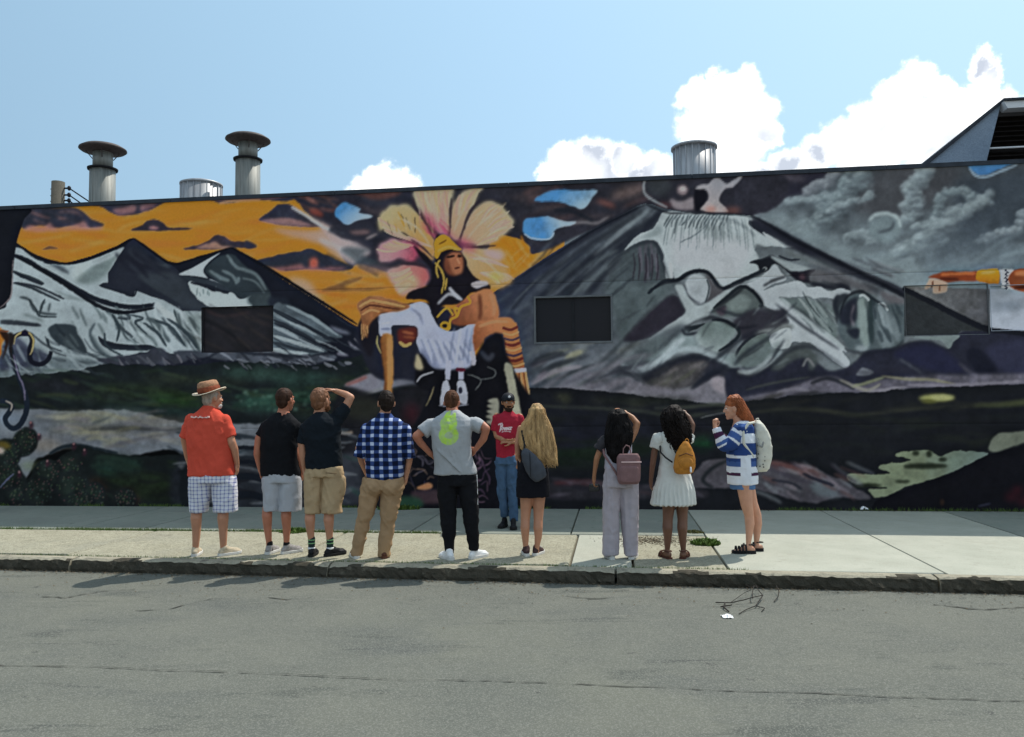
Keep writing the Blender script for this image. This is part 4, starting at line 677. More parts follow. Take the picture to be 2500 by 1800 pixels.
    for i in range(11): S('T2', [(1968+i*5,1320+i*40),(2030+i*5,1336+i*40),(2086+i*7,1312+i*40)], [7,4,5][i%3], [(96,40,40),(222,184,120),(40,44,70)][i%3], 1, .9, taper=.1)
    for i in range(12): S('B2', [(2012+i*12,335),(2014+i*13,420),(2008+i*15,500+7*(i%3))], 5, [(186,130,84),(120,74,50),(212,172,116)][i%3], 1, taper=.4)
    S('B2', [(2005,335),(2150,325)], 10, (196,196,208), 1, taper=.1)
    # dark robe with pale bands
    F('B2', [(1330,200),(1420,300),(1500,320),(1700,310),(1760,220),(1850,80),(1960,50),(2000,200),(2060,330),(2110,420),(2200,560),(2220,640),(2100,1380),(1180,1380),(1180,1000),(1350,640),(1400,500),(1300,430)], (17,17,23), 3, tex=.2)
    F('B2', [(1310,200),(1345,250),(1360,320),(1300,310)], (170,160,130), 3); S('B2', [(1310,420),(1350,370),(1440,340)], 5, (150,152,160), 1)
    for p in ([(1555,250),(1545,400)],[(1650,250),(1650,400)]): S('B2', p, 14, (156,160,178), 1, taper=.1)
    F('B2', [(1510,420),(1550,410),(1560,520),(1500,600),(1490,560)], (160,164,176), 1); F('B2', [(1620,420),(1680,420),(1700,580),(1630,560)], (160,164,176), 1); S('B2', [(1610,320),(1680,325)], 10, (84,26,44), 1); S('B2', [(1720,180),(1750,240),(1740,290)], 11, (160,160,172), 1)
    E('B2', 1645, 480, 16, 24, (40,40,56), blur=1); S('B2', [(1480,600),(1600,600),(1710,590)], 3, (150,154,170), 1)
    S('B2', [(1700,360),(1800,400),(1760,480)], 3, (104,110,110), 1); S('B2', [(1790,400),(1900,380),(1910,330),(1850,300)], 3, (96,102,104), 1); S('B2', [(1380,600),(1420,520),(1440,450)], 4, (120,110,80), 1); S('B2', [(1800,180),(1860,240),(1900,200)], 12, (58,62,74), 3)
    for i in range(9): F('B2', [(1990+i*8,270+i*44),(2040+i*8,290+i*44),(2046+i*8,345+i*44),(1985+i*8,335+i*44)], (150,150,132), 2)
    for i in range(5): F('B2', [(1850-i*3,560+i*40),(1930,540+i*42),(1930,600+i*42)], (140,140,126), 2)
    streaks('B2', (1240,950,1450,1240), 22, .8, 90, 4, [(96,92,108),(70,66,86),(110,90,80)], 1, .7, 1.5, .8); streaks('B2', (1760,960,1860,1360), 22, .8, 90, 4, [(120,90,110),(86,66,90)], 1, .7, 1.5, .8)
    F('B2', [(1310,1230),(1400,1190),(1430,1220),(1380,1250)], (176,122,84), 2); F('B2', [(1280,1260),(1480,1250),(1500,1340),(1300,1340)], (70,56,62), 4); F('B2', [(1180,1300),(1330,1310),(1350,1380),(1180,1380)], (46,80,62), 5, .9)
    # ---- outstretched arm with cuffs, right
    F('T4', [(1280,1003),(1940,1020),(1940,1335),(1830,1300),(1600,1170),(1280,1025)], (104,106,108), 1, sm=False, wob=0, tex=.22, col2=(84,86,92), grad=(1500,1000,1850,1300))
    F('T4', [(1280,1025),(1600,1170),(1830,1295),(1900,1340),(1720,1345),(1690,1376),(1280,1385)], (52,56,60), 1, sm=False, wob=1, tex=.25)
    S('T4', [(1270,1015),(1500,1125),(1700,1230),(1900,1320),(2060,1345),(2250,1370)], 15, (26,28,36), 1, taper=.3)
    F('T4', [(1942,1020),(2400,1030),(2400,1366),(1942,1318)], (124,132,142), 1, sm=False, wob=0, tex=.08, col2=(164,172,186), grad=(2000,1050,2100,1300)); E('T4', 2080, 1150, 130, 30, (96,106,118), blur=10, alpha=.8)
    F('T4', [(1465,935),(1530,905),(1640,885),(1760,895),(1845,888),(1845,958),(1700,962),(1600,972),(1530,945)], (132,66,40), 2); S('T4', [(1560,915),(1700,905),(1830,905)], 6, (176,104,66), 2); S('T4', [(1550,945),(1700,950)], 5, (70,30,24), 2)
    F('T4', [(1445,1025),(1465,960),(1500,945),(1600,975),(1612,1030),(1570,1050),(1510,1050),(1500,1000)], (186,160,140), 2); S('T4', [(1500,960),(1495,1010)], 4, (90,50,40), 1); S('T4', [(1560,990),(1555,1040)], 4, (110,70,54), 1)
    F('T4', [(1845,885),(1920,872),(1995,868),(2015,915),(2010,975),(1980,985),(1845,962)], (206,160,48), 1, col2=(150,100,30), grad=(1920,880,1920,975)); S('T4', [(1870,900),(1980,890)], 7, (232,200,110), 2)
    F('T4', [(2012,868),(2120,872),(2130,1028),(2035,1012)], (190,194,200), 1, sm=False); 
    for i in range(10): E('T4', 2060+10*(i%2), 880+i*15, 10, 8, (30,32,60), blur=0)
    F('T4', [(2122,880),(2500,860),(2500,1050),(2128,1025)], (140,76,46), 1); S('T4', [(2130,905),(2400,890)], 12, (190,124,84), 3); S('T4', [(2130,1010),(2400,1010)], 8, (60,26,22), 2)
    # ---- painted-over window, left (dark lacquer)
    F('T1', [(1540,1165),(2092,1155),(2092,1505),(1548,1510)], (33,31,37), 0, sm=False, wob=0, tex=.25); 
    S('T1', [(1550,1250),(1700,1330),(1820,1420),(1900,1500)], 10, (20,18,24), 2); S('T1', [(1570,1180),(1700,1230),(1900,1200)], 7, (54,44,48), 3); streaks('T1', (1580,1190,2060,1480), 20, .5, 260, 8, [(52,44,48),(26,24,28),(60,52,50)], 3, .6)
    # top dark coping paint line
    S('D', [(-140,463),(400,441),(900,412),(1134,402),(1700,375),(2400,351)], 9, (30,38,52), 1, .9, taper=0, wob=1)
    # crisp edges and stronger local contrast, as of spray paint over flat fills
    for rad, k in ((3, .45), (14, .22)):
        B_ = np.stack([blur2(IMG[..., i], rad) for i in range(3)], -1); d = IMG-B_; IMG[:] = IMG+k*np.clip(d, -.09, .09)
    L_ = IMG.mean(-1, keepdims=True); IMG[:] = IMG*(1-.16*np.exp(-((L_-.27)/.13)**2))
    # large brush variation and grime
    IMG[:] *= (1+(vnoise(RH, RW, 110, 11)-.5)*.12+(vnoise(RH, RW, 3, 12)-.5)*.05)[..., None]
    np.clip(IMG, 0, 1, out=IMG)
# ================================================================ setting
TH = 7.23; cth, sth = math.cos(R(TH)), math.sin(R(TH))
WU = Vector((cth, -sth, 0)); WN = Vector((sth, cth, 0))       # along the wall to the right / away from the street
W0 = on_z(1250, 1241, 0)
def on_wall(px, py, back=0.0):
    d = ray(px, py); o = W0+WN*back; t = (o-CAM).dot(WN)/d.dot(WN); return CAM+d*t
def wuv(p): q = p-W0; return q.dot(WU), q.dot(WN), q.z
def wp(u, v, z=0): return W0+WU*u+WN*v+Vector((0, 0, z))
TL, TR = wuv(on_wall(0, 506)), wuv(on_wall(2500, 391))
print('wall top z left/right', TL[2], TR[2], 'u', TL[0], TR[0], 'base z', wuv(on_wall(0, 1237))[2], wuv(on_wall(2500, 1255))[2])
UL, UR = -24.0, 15.0
ztop = lambda u: TL[2]+(TR[2]-TL[2])*(u-TL[0])/(TR[0]-TL[0])
ZR = -0.137
KA, KB = on_z(0, 1361, 0), on_z(2500, 1415, 0)                 # kerb edge line
def kerb_v(u):
    # v of the kerb edge at wall coordinate u
    a, b = wuv(KA), wuv(KB); return a[1]+(b[1]-a[1])*(u-a[0])/(b[0]-a[0])
print('kerb v', kerb_v(-8), kerb_v(8), 'road y', KA.y, KB.y)
VB = wuv(on_z(620, 1297, 0))[1]                                # joint between the back slabs and the verge strip
print('VB', VB)
# ---- materials of the ground
def ground_mat(name, c1, c2, c3, sc1=2.2, sc2=60, spots=.5, bump=.4, rough=.9, streak=None, speck=None, speckcol=None, extra=()):
    m, N, L, b = newmat(name, rough, .25)
    tc = N.new('ShaderNodeTexCoord'); co = tc.outputs['Object']
    def nz(s, d, r=.6, st=None):
        n = N.new('ShaderNodeTexNoise'); n.inputs['Scale'].default_value = s; n.inputs['Detail'].default_value = d; n.inputs['Roughness'].default_value = r
        if st:
            mp = N.new('ShaderNodeMapping'); mp.inputs['Scale'].default_value = st; L.new(co, mp.inputs[0]); L.new(mp.outputs[0], n.inputs['Vector'])
        else: L.new(co, n.inputs['Vector'])
        return n.outputs['Fac']
    def rng_(v, a, b_, c=0, d=1):
        r = N.new('ShaderNodeMapRange'); L.new(v, r.inputs['Value']); r.inputs['From Min'].default_value = a; r.inputs['From Max'].default_value = b_; r.inputs['To Min'].default_value = c; r.inputs['To Max'].default_value = d; return r.outputs[0]
    def mix(f, a, b_, bt='MIX'):
        x = N.new('ShaderNodeMix'); x.data_type = 'RGBA'; x.blend_type = bt
        if isinstance(f, float): x.inputs['Factor'].default_value = f
        else: L.new(f, x.inputs['Factor'])
        for k, v in (('A', a), ('B', b_)):
            if isinstance(v, tuple): x.inputs[k].default_value = (*v, 1)
            else: L.new(v, x.inputs[k])
        return x.outputs['Result']
    big = nz(sc1, 6); fine = nz(sc2, 4, .75); mid = nz(sc1*6, 5)
    c = mix(rng_(big, .35, .65), c1, c2); c = mix(rng_(mid, .55, .75, 0, spots), c, c3)
    g = rng_(fine, .25, .75, .72, 1.28); gv = N.new('ShaderNodeVectorMath'); gv.operation = 'SCALE'; L.new(c, gv.inputs[0]); L.new(g, gv.inputs['Scale']); c = gv.outputs[0]
    if streak:
        f = rng_(nz(streak[0], 5, .65, streak[1]), streak[2], streak[2]+.1, 0, streak[3]); c = mix(f, c, streak[4])
    for (es, est, et, ew, ea, ec) in extra:
        c = mix(rng_(nz(es, 6, .6, est), et, et+ew, 0, ea), c, ec)
    if speck:
        v = N.new('ShaderNodeTexVoronoi'); v.inputs['Scale'].default_value = speck; L.new(co, v.inputs['Vector'])
        wn = N.new('ShaderNodeTexWhiteNoise'); L.new(v.outputs['Position'], wn.inputs['Vector'])
        c = mix(rng_(wn.outputs['Value'], .72, .75, 0, .6), c, speckcol)
    L.new(c, b.inputs['Base Color'])
    ad = N.new('ShaderNodeMath'); ad.operation = 'MULTIPLY_ADD'; L.new(fine, ad.inputs[0]); ad.inputs[1].default_value = .5; L.new(mid, ad.inputs[2])
    bp = N.new('ShaderNodeBump'); bp.inputs['Strength'].default_value = bump; bp.inputs['Distance'].default_value = .012; L.new(ad.outputs[0], bp.inputs['Height']); L.new(bp.outputs[0], b.inputs['Normal'])
    return m
M_road = ground_mat('road_asphalt', (.103,.107,.092), (.126,.128,.107), (.083,.088,.077), 1.1, 85, .5, .5, .92, (2.2, (.35, 2.6, 1), .60, .75, (.050,.054,.050)), 130, (.19,.19,.165), ((.28, None, .50, .18, .55, (.125,.128,.100)), (.55, (1, 2, 1), .55, .12, .5, (.072,.078,.074)), (1.6, (.5, 1.6, 1), .60, .07, .6, (.060,.066,.058)), (3.5, (.7, 2, 1), .64, .05, .6, (.15,.15,.125)), (5, None, .66, .05, .7, (.048,.05,.046))))
M_dirt = ground_mat('dirt', (.10,.085,.06), (.14,.12,.085), (.05,.055,.03), 3, 70, .7, .8)
M_slab = ground_mat('old_concrete', (.205,.225,.190), (.255,.265,.225), (.165,.18,.145), 1.3, 70, .5, .3, extra=((.7, None, .52, .1, .5, (.16,.17,.15)), (4, None, .62, .06, .6, (.12,.13,.11)), (9, None, .68, .03, .8, (.07,.07,.06))))
M_agg = ground_mat('exposed_aggregate', (.295,.28,.205), (.385,.365,.275), (.17,.16,.125), 2.5, 75, .75, .9, .95, (6, (1, 3, 1), .60, .8, (.19,.175,.13)), 70, (.16,.14,.10), ((.8, None, .5, .15, .6, (.27,.265,.21)), (2.5, None, .58, .08, .6, (.20,.19,.14)), (5, None, .66, .05, .6, (.12,.13,.07))))
M_new = ground_mat('new_concrete', (.34,.345,.285), (.40,.40,.335), (.29,.29,.245), 1.6, 80, .5, .25, .85, (3, (1, 2, 1), .60, .5, (.25,.245,.20)), None, None, ((1.1, None, .55, .1, .4, (.30,.29,.235)), (8, None, .66, .04, .6, (.20,.19,.155)), (26, None, .70, .03, .8, (.15,.14,.12))))
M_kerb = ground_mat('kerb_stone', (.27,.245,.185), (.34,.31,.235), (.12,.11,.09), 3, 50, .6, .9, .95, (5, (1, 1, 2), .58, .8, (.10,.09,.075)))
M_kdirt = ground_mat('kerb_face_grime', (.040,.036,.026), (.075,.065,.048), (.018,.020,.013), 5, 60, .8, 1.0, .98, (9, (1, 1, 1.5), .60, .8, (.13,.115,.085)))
# ---- ground and road
g = 900
mesh_obj('ground', [(-g,-g,ZR-.03),(g,-g,ZR-.03),(g,g,ZR-.03),(-g,g,ZR-.03)], [(0,1,2,3)], M_dirt)['kind'] = 'structure'
# road: gently uneven sheet, from the kerb line out past the camera
ku = (KB-KA).normalized(); kn = Vector((ku.y, -ku.x, 0))      # towards the camera
vs = []; fs = []; nu, nv = 240, 90
for j in range(nv+1):
    d = -.12+(j/nv)**1.6*34
    for i in range(nu+1):
        a = (i/nu-.5)*110; a = 5+a*abs(a)/60 if abs(a) > 60 else 5+a
        p = KA+ku*(a)+kn*d
        z = ZR+.004*math.sin(p.x*.9)*math.sin(p.y*1.3)+random.uniform(-.0008, .0008)
        vs.append((p.x, p.y, z))
for j in range(nv):
    for i in range(nu): fs.append((j*(nu+1)+i, (j+1)*(nu+1)+i, (j+1)*(nu+1)+i+1, j*(nu+1)+i+1))
mesh_obj('road', vs, fs, M_road, smooth=True)['kind'] = 'structure'
# cracks in the road: thin jagged tar-dark ribbons
M_crack = ground_mat('crack_dirt', (.055,.055,.048), (.07,.07,.06), (.085,.082,.068), 5, 60)
def ribbon(name, pts, wd, mat, z, jag=.02, kind=True, step=.05):
    P = []
    for a, b in zip(pts[:-1], pts[1:]):
        n = max(2, int((b-a).length/step)); P += [a+(b-a)*k/n for k in range(n)]
    P.append(pts[-1]); V_ = []; F_ = []; off = 0
    for i, p in enumerate(P):
        d = (P[min(i+1, len(P)-1)]-P[max(i-1, 0)]).normalized(); n = Vector((-d.y, d.x, 0)); off = off*.85+random.uniform(-jag, jag)
        ww = wd*random.choice((.15, .3, .6, 1, 1.3))/2
        q = p+n*off; V_ += [(q.x+n.x*ww, q.y+n.y*ww, z), (q.x-n.x*ww, q.y-n.y*ww, z)]
    for i in range(len(P)-1): F_.append((2*i, 2*i+1, 2*i+3, 2*i+2))
    o = mesh_obj(name, V_, F_, mat)
    if kind: o['kind'] = 'structure'
    return o
ribbon('road_crack', [on_z(x, y, ZR) for x, y in ((-900,1602),(300,1632),(700,1648),(1000,1660),(1300,1668),(1700,1685),(2000,1697),(2500,1716),(3300,1745))], .011, M_crack, ZR+.0065, .008)
ribbon('road_crack', [on_z(x, y, ZR) for x, y in ((520,1462),(450,1478),(410,1490),(330,1492))], .018, M_crack, ZR+.0065, .012)
for a in (((1500,1390+70),(1440,1462),(1380,1458)), ((330,1440),(240,1444),(160,1462),(100,1458)), ((760,1461),(700,1466),(650,1462)), ((2280,1478),(2400,1490),(2520,1486))):
    ribbon('road_crack', [on_z(x, y, ZR) for x, y in a], .02, M_crack, ZR+.0065, .02)
# ---- pavement: bed of dirt with separate slabs on it
bed = Sh()
pA, pB = wp(UL-6, 0), wp(UR+6, 0)
bd = []
for u in (UL-6, UR+6): bd += [wp(u, .3, -.045), wp(u, kerb_v(u)+.05, -.045)]
mesh_obj('pavement_bed', bd, [(0, 1, 3, 2)], M_dirt)['kind'] = 'structure'
pavement = empty('pavement', wp(0, 0)); pavement['kind'] = 'structure'
def slab(name, corners, mat, h=.11, z=0.0, parent=pavement, tilt=None, bev=.012, sub=.12):
    "a slab with soft worn edges; corners ccw in plan"
    c = [Vector((p.x, p.y, 0)) for p in corners]; cen = sum(c, Vector())/len(c)
    tz = [random.uniform(-.003, .003) if tilt is None else tilt for _ in c]
    V_ = []; n = len(c)
    for ins, zz in ((0, -h), (0, -bev), (bev*.4, -bev*.3), (bev, 0)):
        for p, t in zip(c, tz):
            q = p+(cen-p).normalized()*ins*1.4; V_.append((q.x-cen.x, q.y-cen.y, z+zz+t))
    F_ = [tuple(range(3*n, 4*n))]
    for r in range(3):
        for i in range(n):
            k = (i+1) % n; F_.append((r*n+i, r*n+k, (r+1)*n+k, (r+1)*n+i))
    o = mesh_obj(name, V_, F_, mat, parent); o.location = cen-parent.location if parent else cen
    return o
def quad(u0, u1, v0, v1, g=.008): return [wp(u0+g, v0+g), wp(u0+g, v1-g) , wp(u1-g, v1-g), wp(u1-g, v0+g)][::-1]
# note v is negative towards the street
jt = [wuv(on_z(*p))[0] for p in ((965,1295),(2300,1395),(2425,1285))]
jt0 = wuv(on_z(1060,1262))[0]; j1 = wuv(on_z(2150,1320))[0]; j2 = wuv(on_z(2440,1292))[0]; jw = wuv(on_z(1738,1330))[0]; jm = wuv(on_z(1405,1330))[0]; jm2 = wuv(on_z(1540,1330))[0]; jl = wuv(on_z(255,1272))[0]
print('joints', jt0, j1, j2, jw, jm, jl)
V2 = wuv(on_z(600, 1253))[1]
us = [UL-6, -20.0, -17.2, -14.2, -11.5, jl, -4.9, jt0, 1.1, jw, j1, j2, j2+2.1, j2+4.4, UR+6]
for i in range(len(us)-1):
    u0, u1 = us[i], us[i+1]
    n = max(1, round((u1-u0)/3.4)) if not (jw-.01 <= u0 < j2+5) else 1
    for k in range(n):
        a, b_ = u0+(u1-u0)*k/n, u0+(u1-u0)*(k+1)/n
        if u0 >= jw-.01 and u0 < j2+2:   # newer full-depth slabs, right of the group
            slab('slab', quad(a, b_, max(kerb_v(a), kerb_v(b_))+.16, -.05), M_new if u0 < j2-.01 else M_slab)
        elif a >= jl-.01 and b_ <= jt0+.01:   # a long joint runs along the wall here
            slab('slab', quad(a, b_, VB+.01, V2, .012), M_slab); slab('slab', quad(a, b_, V2+.012, -.05), M_slab)
        else:
            slab('slab', quad(a, b_, VB+.01, -.05), M_slab)
# grass-edged verge strip of old aggregate concrete
for a, b_ in ((UL-6,-22),(-22,-18),(-18,-14.5),(-14.5,-11.4),(-11.4,jl-2.2),(jl-2.2,-4.6),(-4.6,-1.9),(-1.9,jm),(jm,jm2),(jm2,jw)):
    mt = M_new if (a == jm or b_ == jl-2.2) else M_agg
    v0 = max(kerb_v(a), kerb_v(b_))+.16
    slab('slab', quad(a, b_, v0, VB-.02, .012), mt, bev=.02)
for a, b_ in ((j2+2.1, UR+1), (UR+1, UR+6)):
    slab('slab', quad(a, b_, max(kerb_v(a), kerb_v(b_))+.16, VB-.02), M_agg)
# ---- kerb stones
kerb = empty('kerb', wp(0, kerb_v(0))); kerb['kind'] = 'structure'
kj = [-30]
k1 = wuv(on_z(1503, 1392))[0]; k2 = wuv(on_z(2288, 1408))[0]; L0 = k2-k1
kjs = sorted([k1-L0*i for i in range(0, 11)]+[k2+L0*i for i in range(0, 5)])
for a, b_ in zip(kjs[:-1], kjs[1:]):
    n = 60; V_ = []; F_ = []; rs = np.random.RandomState(int(a*10)+400)
    prof = [(.17, -.25), (.17, 0.0), (.10, 0.006), (.035, 0.002), (.008, -.016), (0.0, -.05), (-.012, -.10), (-.006, -.145), (0.0, -.25)]
    for i in range(n+1):
        u = a+.012+(b_-a-.024)*i/n; e = .012 if i in (0, n) else 0
        for k, (dv, z) in enumerate(prof):
            nz = rs.uniform(-.012, .012) if 2 < k < 8 else (rs.uniform(-.002, .002) if k == 2 else 0)
            chip = .02*max(0, math.sin(u*2.3+1.7*math.sin(u*1.1))-.75)*4 if k in (3, 4, 5) else 0
            p = wp(u, kerb_v(u)+dv+nz+chip*.6, z-chip*.4+nz*.5-(e if k in (2, 3, 4) else 0)); V_.append(p-kerb.location)
    m_ = len(prof)
    for i in range(n):
        for k in range(m_-1): F_.append((i*m_+k, (i+1)*m_+k, (i+1)*m_+k+1, i*m_+k+1))
    F_.append(tuple(range(m_))); F_.append(tuple(range(n*m_, (n+1)*m_))[::-1])
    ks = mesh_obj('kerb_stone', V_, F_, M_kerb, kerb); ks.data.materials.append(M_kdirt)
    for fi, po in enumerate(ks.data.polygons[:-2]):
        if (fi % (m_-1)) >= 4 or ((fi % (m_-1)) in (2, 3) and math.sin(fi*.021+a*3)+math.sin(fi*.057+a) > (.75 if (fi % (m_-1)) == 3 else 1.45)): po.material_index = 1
# ================================================================ warehouse with the mural
paint()
def srgb2lin(a): return np.where(a <= .04045, a/12.92, ((a+.055)/1.055)**2.4)
IMGL = srgb2lin(np.clip(IMG, 0, 1)).astype(np.float32)*np.array(MURAL_K, np.float32)
IMGL = IMGL*(.84/np.maximum(IMGL.max(-1, keepdims=True), .84))   # no paint reflects more than this
def sample(U_, Z_):
    "photo raster colours at wall coordinates (u, z)"
    P = np.stack([W0.x+WU.x*U_, W0.y+WU.y*U_, Z_], -1)-np.array(CAM)
    f = P@np.array(_F); px = 1250+FPX*(P@np.array(_R))/f; py = 900-FPX*(P@np.array(_U))/f
    x = px-RX0-.5; y = py-RY0-.5
    x = np.where(x < 0, -x, x); x = np.where(x > RW-2, 2*(RW-2)-x, x); x = np.clip(x, 0, RW-2.001); y = np.clip(y, 0, RH-2.001)
    xi = x.astype(int); yi = y.astype(int); fx = (x-xi)[..., None]; fy = (y-yi)[..., None]
    return (IMGL[yi, xi]*(1-fx)+IMGL[yi, xi+1]*fx)*(1-fy)+(IMGL[yi+1, xi]*(1-fx)+IMGL[yi+1, xi+1]*fx)*fy
def mural_mat(name, rough=.75, bump=.18, attr='paint', spec=.12):
    m, N, L, b = newmat(name, rough, spec)
    a = N.new('ShaderNodeAttribute'); a.attribute_name = attr
    tc = N.new('ShaderNodeTexCoord'); n = N.new('ShaderNodeTexNoise'); n.inputs['Scale'].default_value = 26; n.inputs['Detail'].default_value = 6; L.new(tc.outputs['Object'], n.inputs['Vector'])
    n2 = N.new('ShaderNodeTexNoise'); n2.inputs['Scale'].default_value = 5; n2.inputs['Detail'].default_value = 8; L.new(tc.outputs['Object'], n2.inputs['Vector'])
    mr = N.new('ShaderNodeMapRange'); L.new(n.outputs['Fac'], mr.inputs['Value']); mr.inputs['From Min'].default_value = .3; mr.inputs['From Max'].default_value = .7; mr.inputs['To Min'].default_value = .96; mr.inputs['To Max'].default_value = 1.04
    vm = N.new('ShaderNodeVectorMath'); vm.operation = 'SCALE'; L.new(a.outputs['Color'], vm.inputs[0]); L.new(mr.outputs[0], vm.inputs['Scale']); L.new(vm.outputs[0], b.inputs['Base Color'])
    bp = N.new('ShaderNodeBump'); bp.inputs['Strength'].default_value = bump; bp.inputs['Distance'].default_value = .01; L.new(n.outputs['Fac'], bp.inputs['Height'])
    bp2 = N.new('ShaderNodeBump'); bp2.inputs['Strength'].default_value = bump; bp2.inputs['Distance'].default_value = .03; L.new(n2.outputs['Fac'], bp2.inputs['Height']); L.new(bp.outputs[0], bp2.inputs['Normal']); L.new(bp2.outputs[0], b.inputs['Normal'])
    rr = N.new('ShaderNodeMapRange'); L.new(n2.outputs['Fac'], rr.inputs['Value']); rr.inputs['To Min'].default_value = rough-.15; rr.inputs['To Max'].default_value = rough+.2; L.new(rr.outputs[0], b.inputs['Roughness'])
    return m
M_mural = mural_mat('mural_paint')
building = empty('warehouse', wp(0, 0), 'long warehouse with a volcano and plumed figure mural painted across its whole street wall', 'building')
BL = building.location
def rect_from(pts):
    q = [wuv(on_wall(*p)) for p in pts]; us_ = [a[0] for a in q]; zs = [a[2] for a in q]
    return min(us_), max(us_), min(zs), max(zs)
D_ = 1.1023
RWIN = [rect_from([(447*D_,681*D_),(605*D_,778*D_)]), rect_from([(1182*D_,657*D_),(1358*D_,759*D_)]), rect_from([(2003*D_,633*D_),(2193*D_,741*D_)]), rect_from([(2195*D_,640*D_),(2195*D_+120,736*D_)])]
RWIN[3] = (RWIN[2][1]+.02, RWIN[2][1]+1.05, RWIN[2][2]+.05, RWIN[2][3]-.03)
print('windows', [[round(x, 2) for x in r] for r in RWIN])
DEP = [.05, .07, .03, .02]
# grid lines that hit the window edges exactly
def lines(a, b_, step, must):
    base = list(np.arange(a, b_, step))+[b_]
    out = [x for x in base if all(abs(x-m_) > step*.45 for m_ in must)]+list(must)
    return np.array(sorted(out))
uvis0, uvis1 = TL[0]-1.6, TR[0]+1.6
mustu = [r[k] for r in RWIN for k in (0, 1)]; mustz = [r[k] for r in RWIN for k in (2, 3)]
ug = np.concatenate([np.linspace(UL, uvis0, 90)[:-1], lines(uvis0, uvis1, .0155, mustu), np.linspace(uvis1, UR, 60)[1:]])
zg = lines(-.04, 5.0, .0165, mustz)
NU, NZ = len(ug), len(zg)+14
print('grid', NU, NZ)
UG, ZG = np.meshgrid(ug, np.arange(NZ), indexing='xy')
ZT = np.array([ztop(u) for u in ug])
Zs = np.empty((NZ, NU))
Zs[:len(zg)] = zg[:, None]
for k in range(14): Zs[len(zg)+k] = zg[-1]+(ZT-zg[-1])*(k+1)/14
colr = sample(UG.ravel(), Zs.ravel()).reshape(NZ, NU, 3)
# shallow unevenness of an old rendered wall
rr = np.random.RandomState(8)
unev = (vnoise(NZ, NU, 60, 21)-.5)*.012+(vnoise(NZ, NU, 9, 22)-.5)*.0015
VB_ = np.zeros((NZ, NU)); VB_ += unev
# fine horizontal control joints in the render
for zj in (wuv(on_wall(1400, 690))[2], wuv(on_wall(1400, 1040))[2]):
    k = int(np.argmin(abs(zg-zj))); VB_[k, NU//3:] += .008
    colr[k, NU//3:] *= .75
hole = np.zeros((NZ-1, NU-1), bool)
uc = (ug[:-1]+ug[1:])/2; zc = (Zs[:-1, 0]+Zs[1:, 0])/2
for r in RWIN: hole |= ((zc > r[2]) & (zc < r[3]))[:, None] & ((uc > r[0]) & (uc < r[1]))[None, :]
# flat around the openings so reveals meet
for r in RWIN:
    near = ((Zs > r[2]-.03) & (Zs < r[3]+.03) & (UG > r[0]-.03) & (UG < r[1]+.03)); VB_[near] = 0
P = np.stack([WU.x*UG+WN.x*VB_, WU.y*UG+WN.y*VB_, Zs], -1).reshape(-1, 3)
idx = np.arange(NZ*NU).reshape(NZ, NU)
Q = np.stack([idx[:-1, :-1], idx[:-1, 1:], idx[1:, 1:], idx[1:, :-1]], -1)[~hole]
def fast_mesh(name, P, Q, mat, parent, colr=None, smooth=True):
    me = bpy.data.meshes.new(name); me.vertices.add(len(P)); me.vertices.foreach_set('co', P.astype(np.float32).ravel())
    me.loops.add(Q.size); me.loops.foreach_set('vertex_index', Q.astype(np.int32).ravel())
    me.polygons.add(len(Q)); me.polygons.foreach_set('loop_start', np.arange(0, Q.size, 4, dtype=np.int32)); me.polygons.foreach_set('loop_total', np.full(len(Q), 4, np.int32))
    me.update(calc_edges=True); me.validate()
    if colr is not None:
        at = me.color_attributes.new('paint', 'FLOAT_COLOR', 'POINT'); c = np.ones((len(P), 4), np.float32); c[:, :3] = colr.reshape(-1, 3); at.data.foreach_set('color', c.ravel())
    me.materials.append(mat); me.polygons.foreach_set('use_smooth', [smooth]*len(me.polygons))
    o = bpy.data.objects.new(name, me); COL.objects.link(o); o.parent = parent; return o
fast_mesh('wall', P, Q, M_mural, building, colr)
M_dk = fabric('dark_metal_edge', (.035,.042,.055), .3, 6, .2, .5)
M_roof = fabric('roof_felt', (.10,.10,.105), .3, 3, .3, .9)
M_inner = fabric('reveal', (.03,.03,.035), .2, 8)
# body behind the wall
sb = Sh()
def hexa(sh, pts): sh.add(pts, [(0,3,2,1),(4,5,6,7),(0,1,5,4),(1,2,6,5),(2,3,7,6),(3,0,4,7)])
def lw(u, v, z): return WU*u+WN*v+Vector((0, 0, z))
hexa(sb, [lw(UL,.26,-.1),lw(UR,.26,-.1),lw(UR,22,-.1),lw(UL,22,-.1),lw(UL,.26,ztop(UL)-.5),lw(UR,.26,ztop(UR)-.5),lw(UR,22,ztop(UR)-.5),lw(UL,22,ztop(UL)-.5)])
sb.obj('roof', M_roof, building, False)
# parapet: thin slab just behind the painted face
sp_ = Sh(); hexa(sp_, [lw(UL,.12,-.1),lw(UR,.12,-.1),lw(UR,.25,-.1),lw(UL,.25,-.1),lw(UL,.12,ztop(UL)-.003),lw(UR,.12,ztop(UR)-.003),lw(UR,.25,ztop(UR)-.003),lw(UL,.25,ztop(UL)-.003)])
sp_.obj('parapet', M_roof, building, False)
# metal coping in lengths
nC = 13
for i in range(nC):
    a, b_ = UL+(UR-UL)*i/nC, UL+(UR-UL)*(i+1)/nC-.008; s_ = Sh(); h = .055
    hexa(s_, [lw(a,-.025,ztop(a)-h),lw(b_,-.025,ztop(b_)-h),lw(b_,.29,ztop(b_)-h),lw(a,.29,ztop(a)-h),lw(a,-.025,ztop(a)+.012),lw(b_,-.025,ztop(b_)+.012),lw(b_,.29,ztop(b_)+.012),lw(a,.29,ztop(a)+.012)])
    s_.obj('coping', M_dk, building, False)
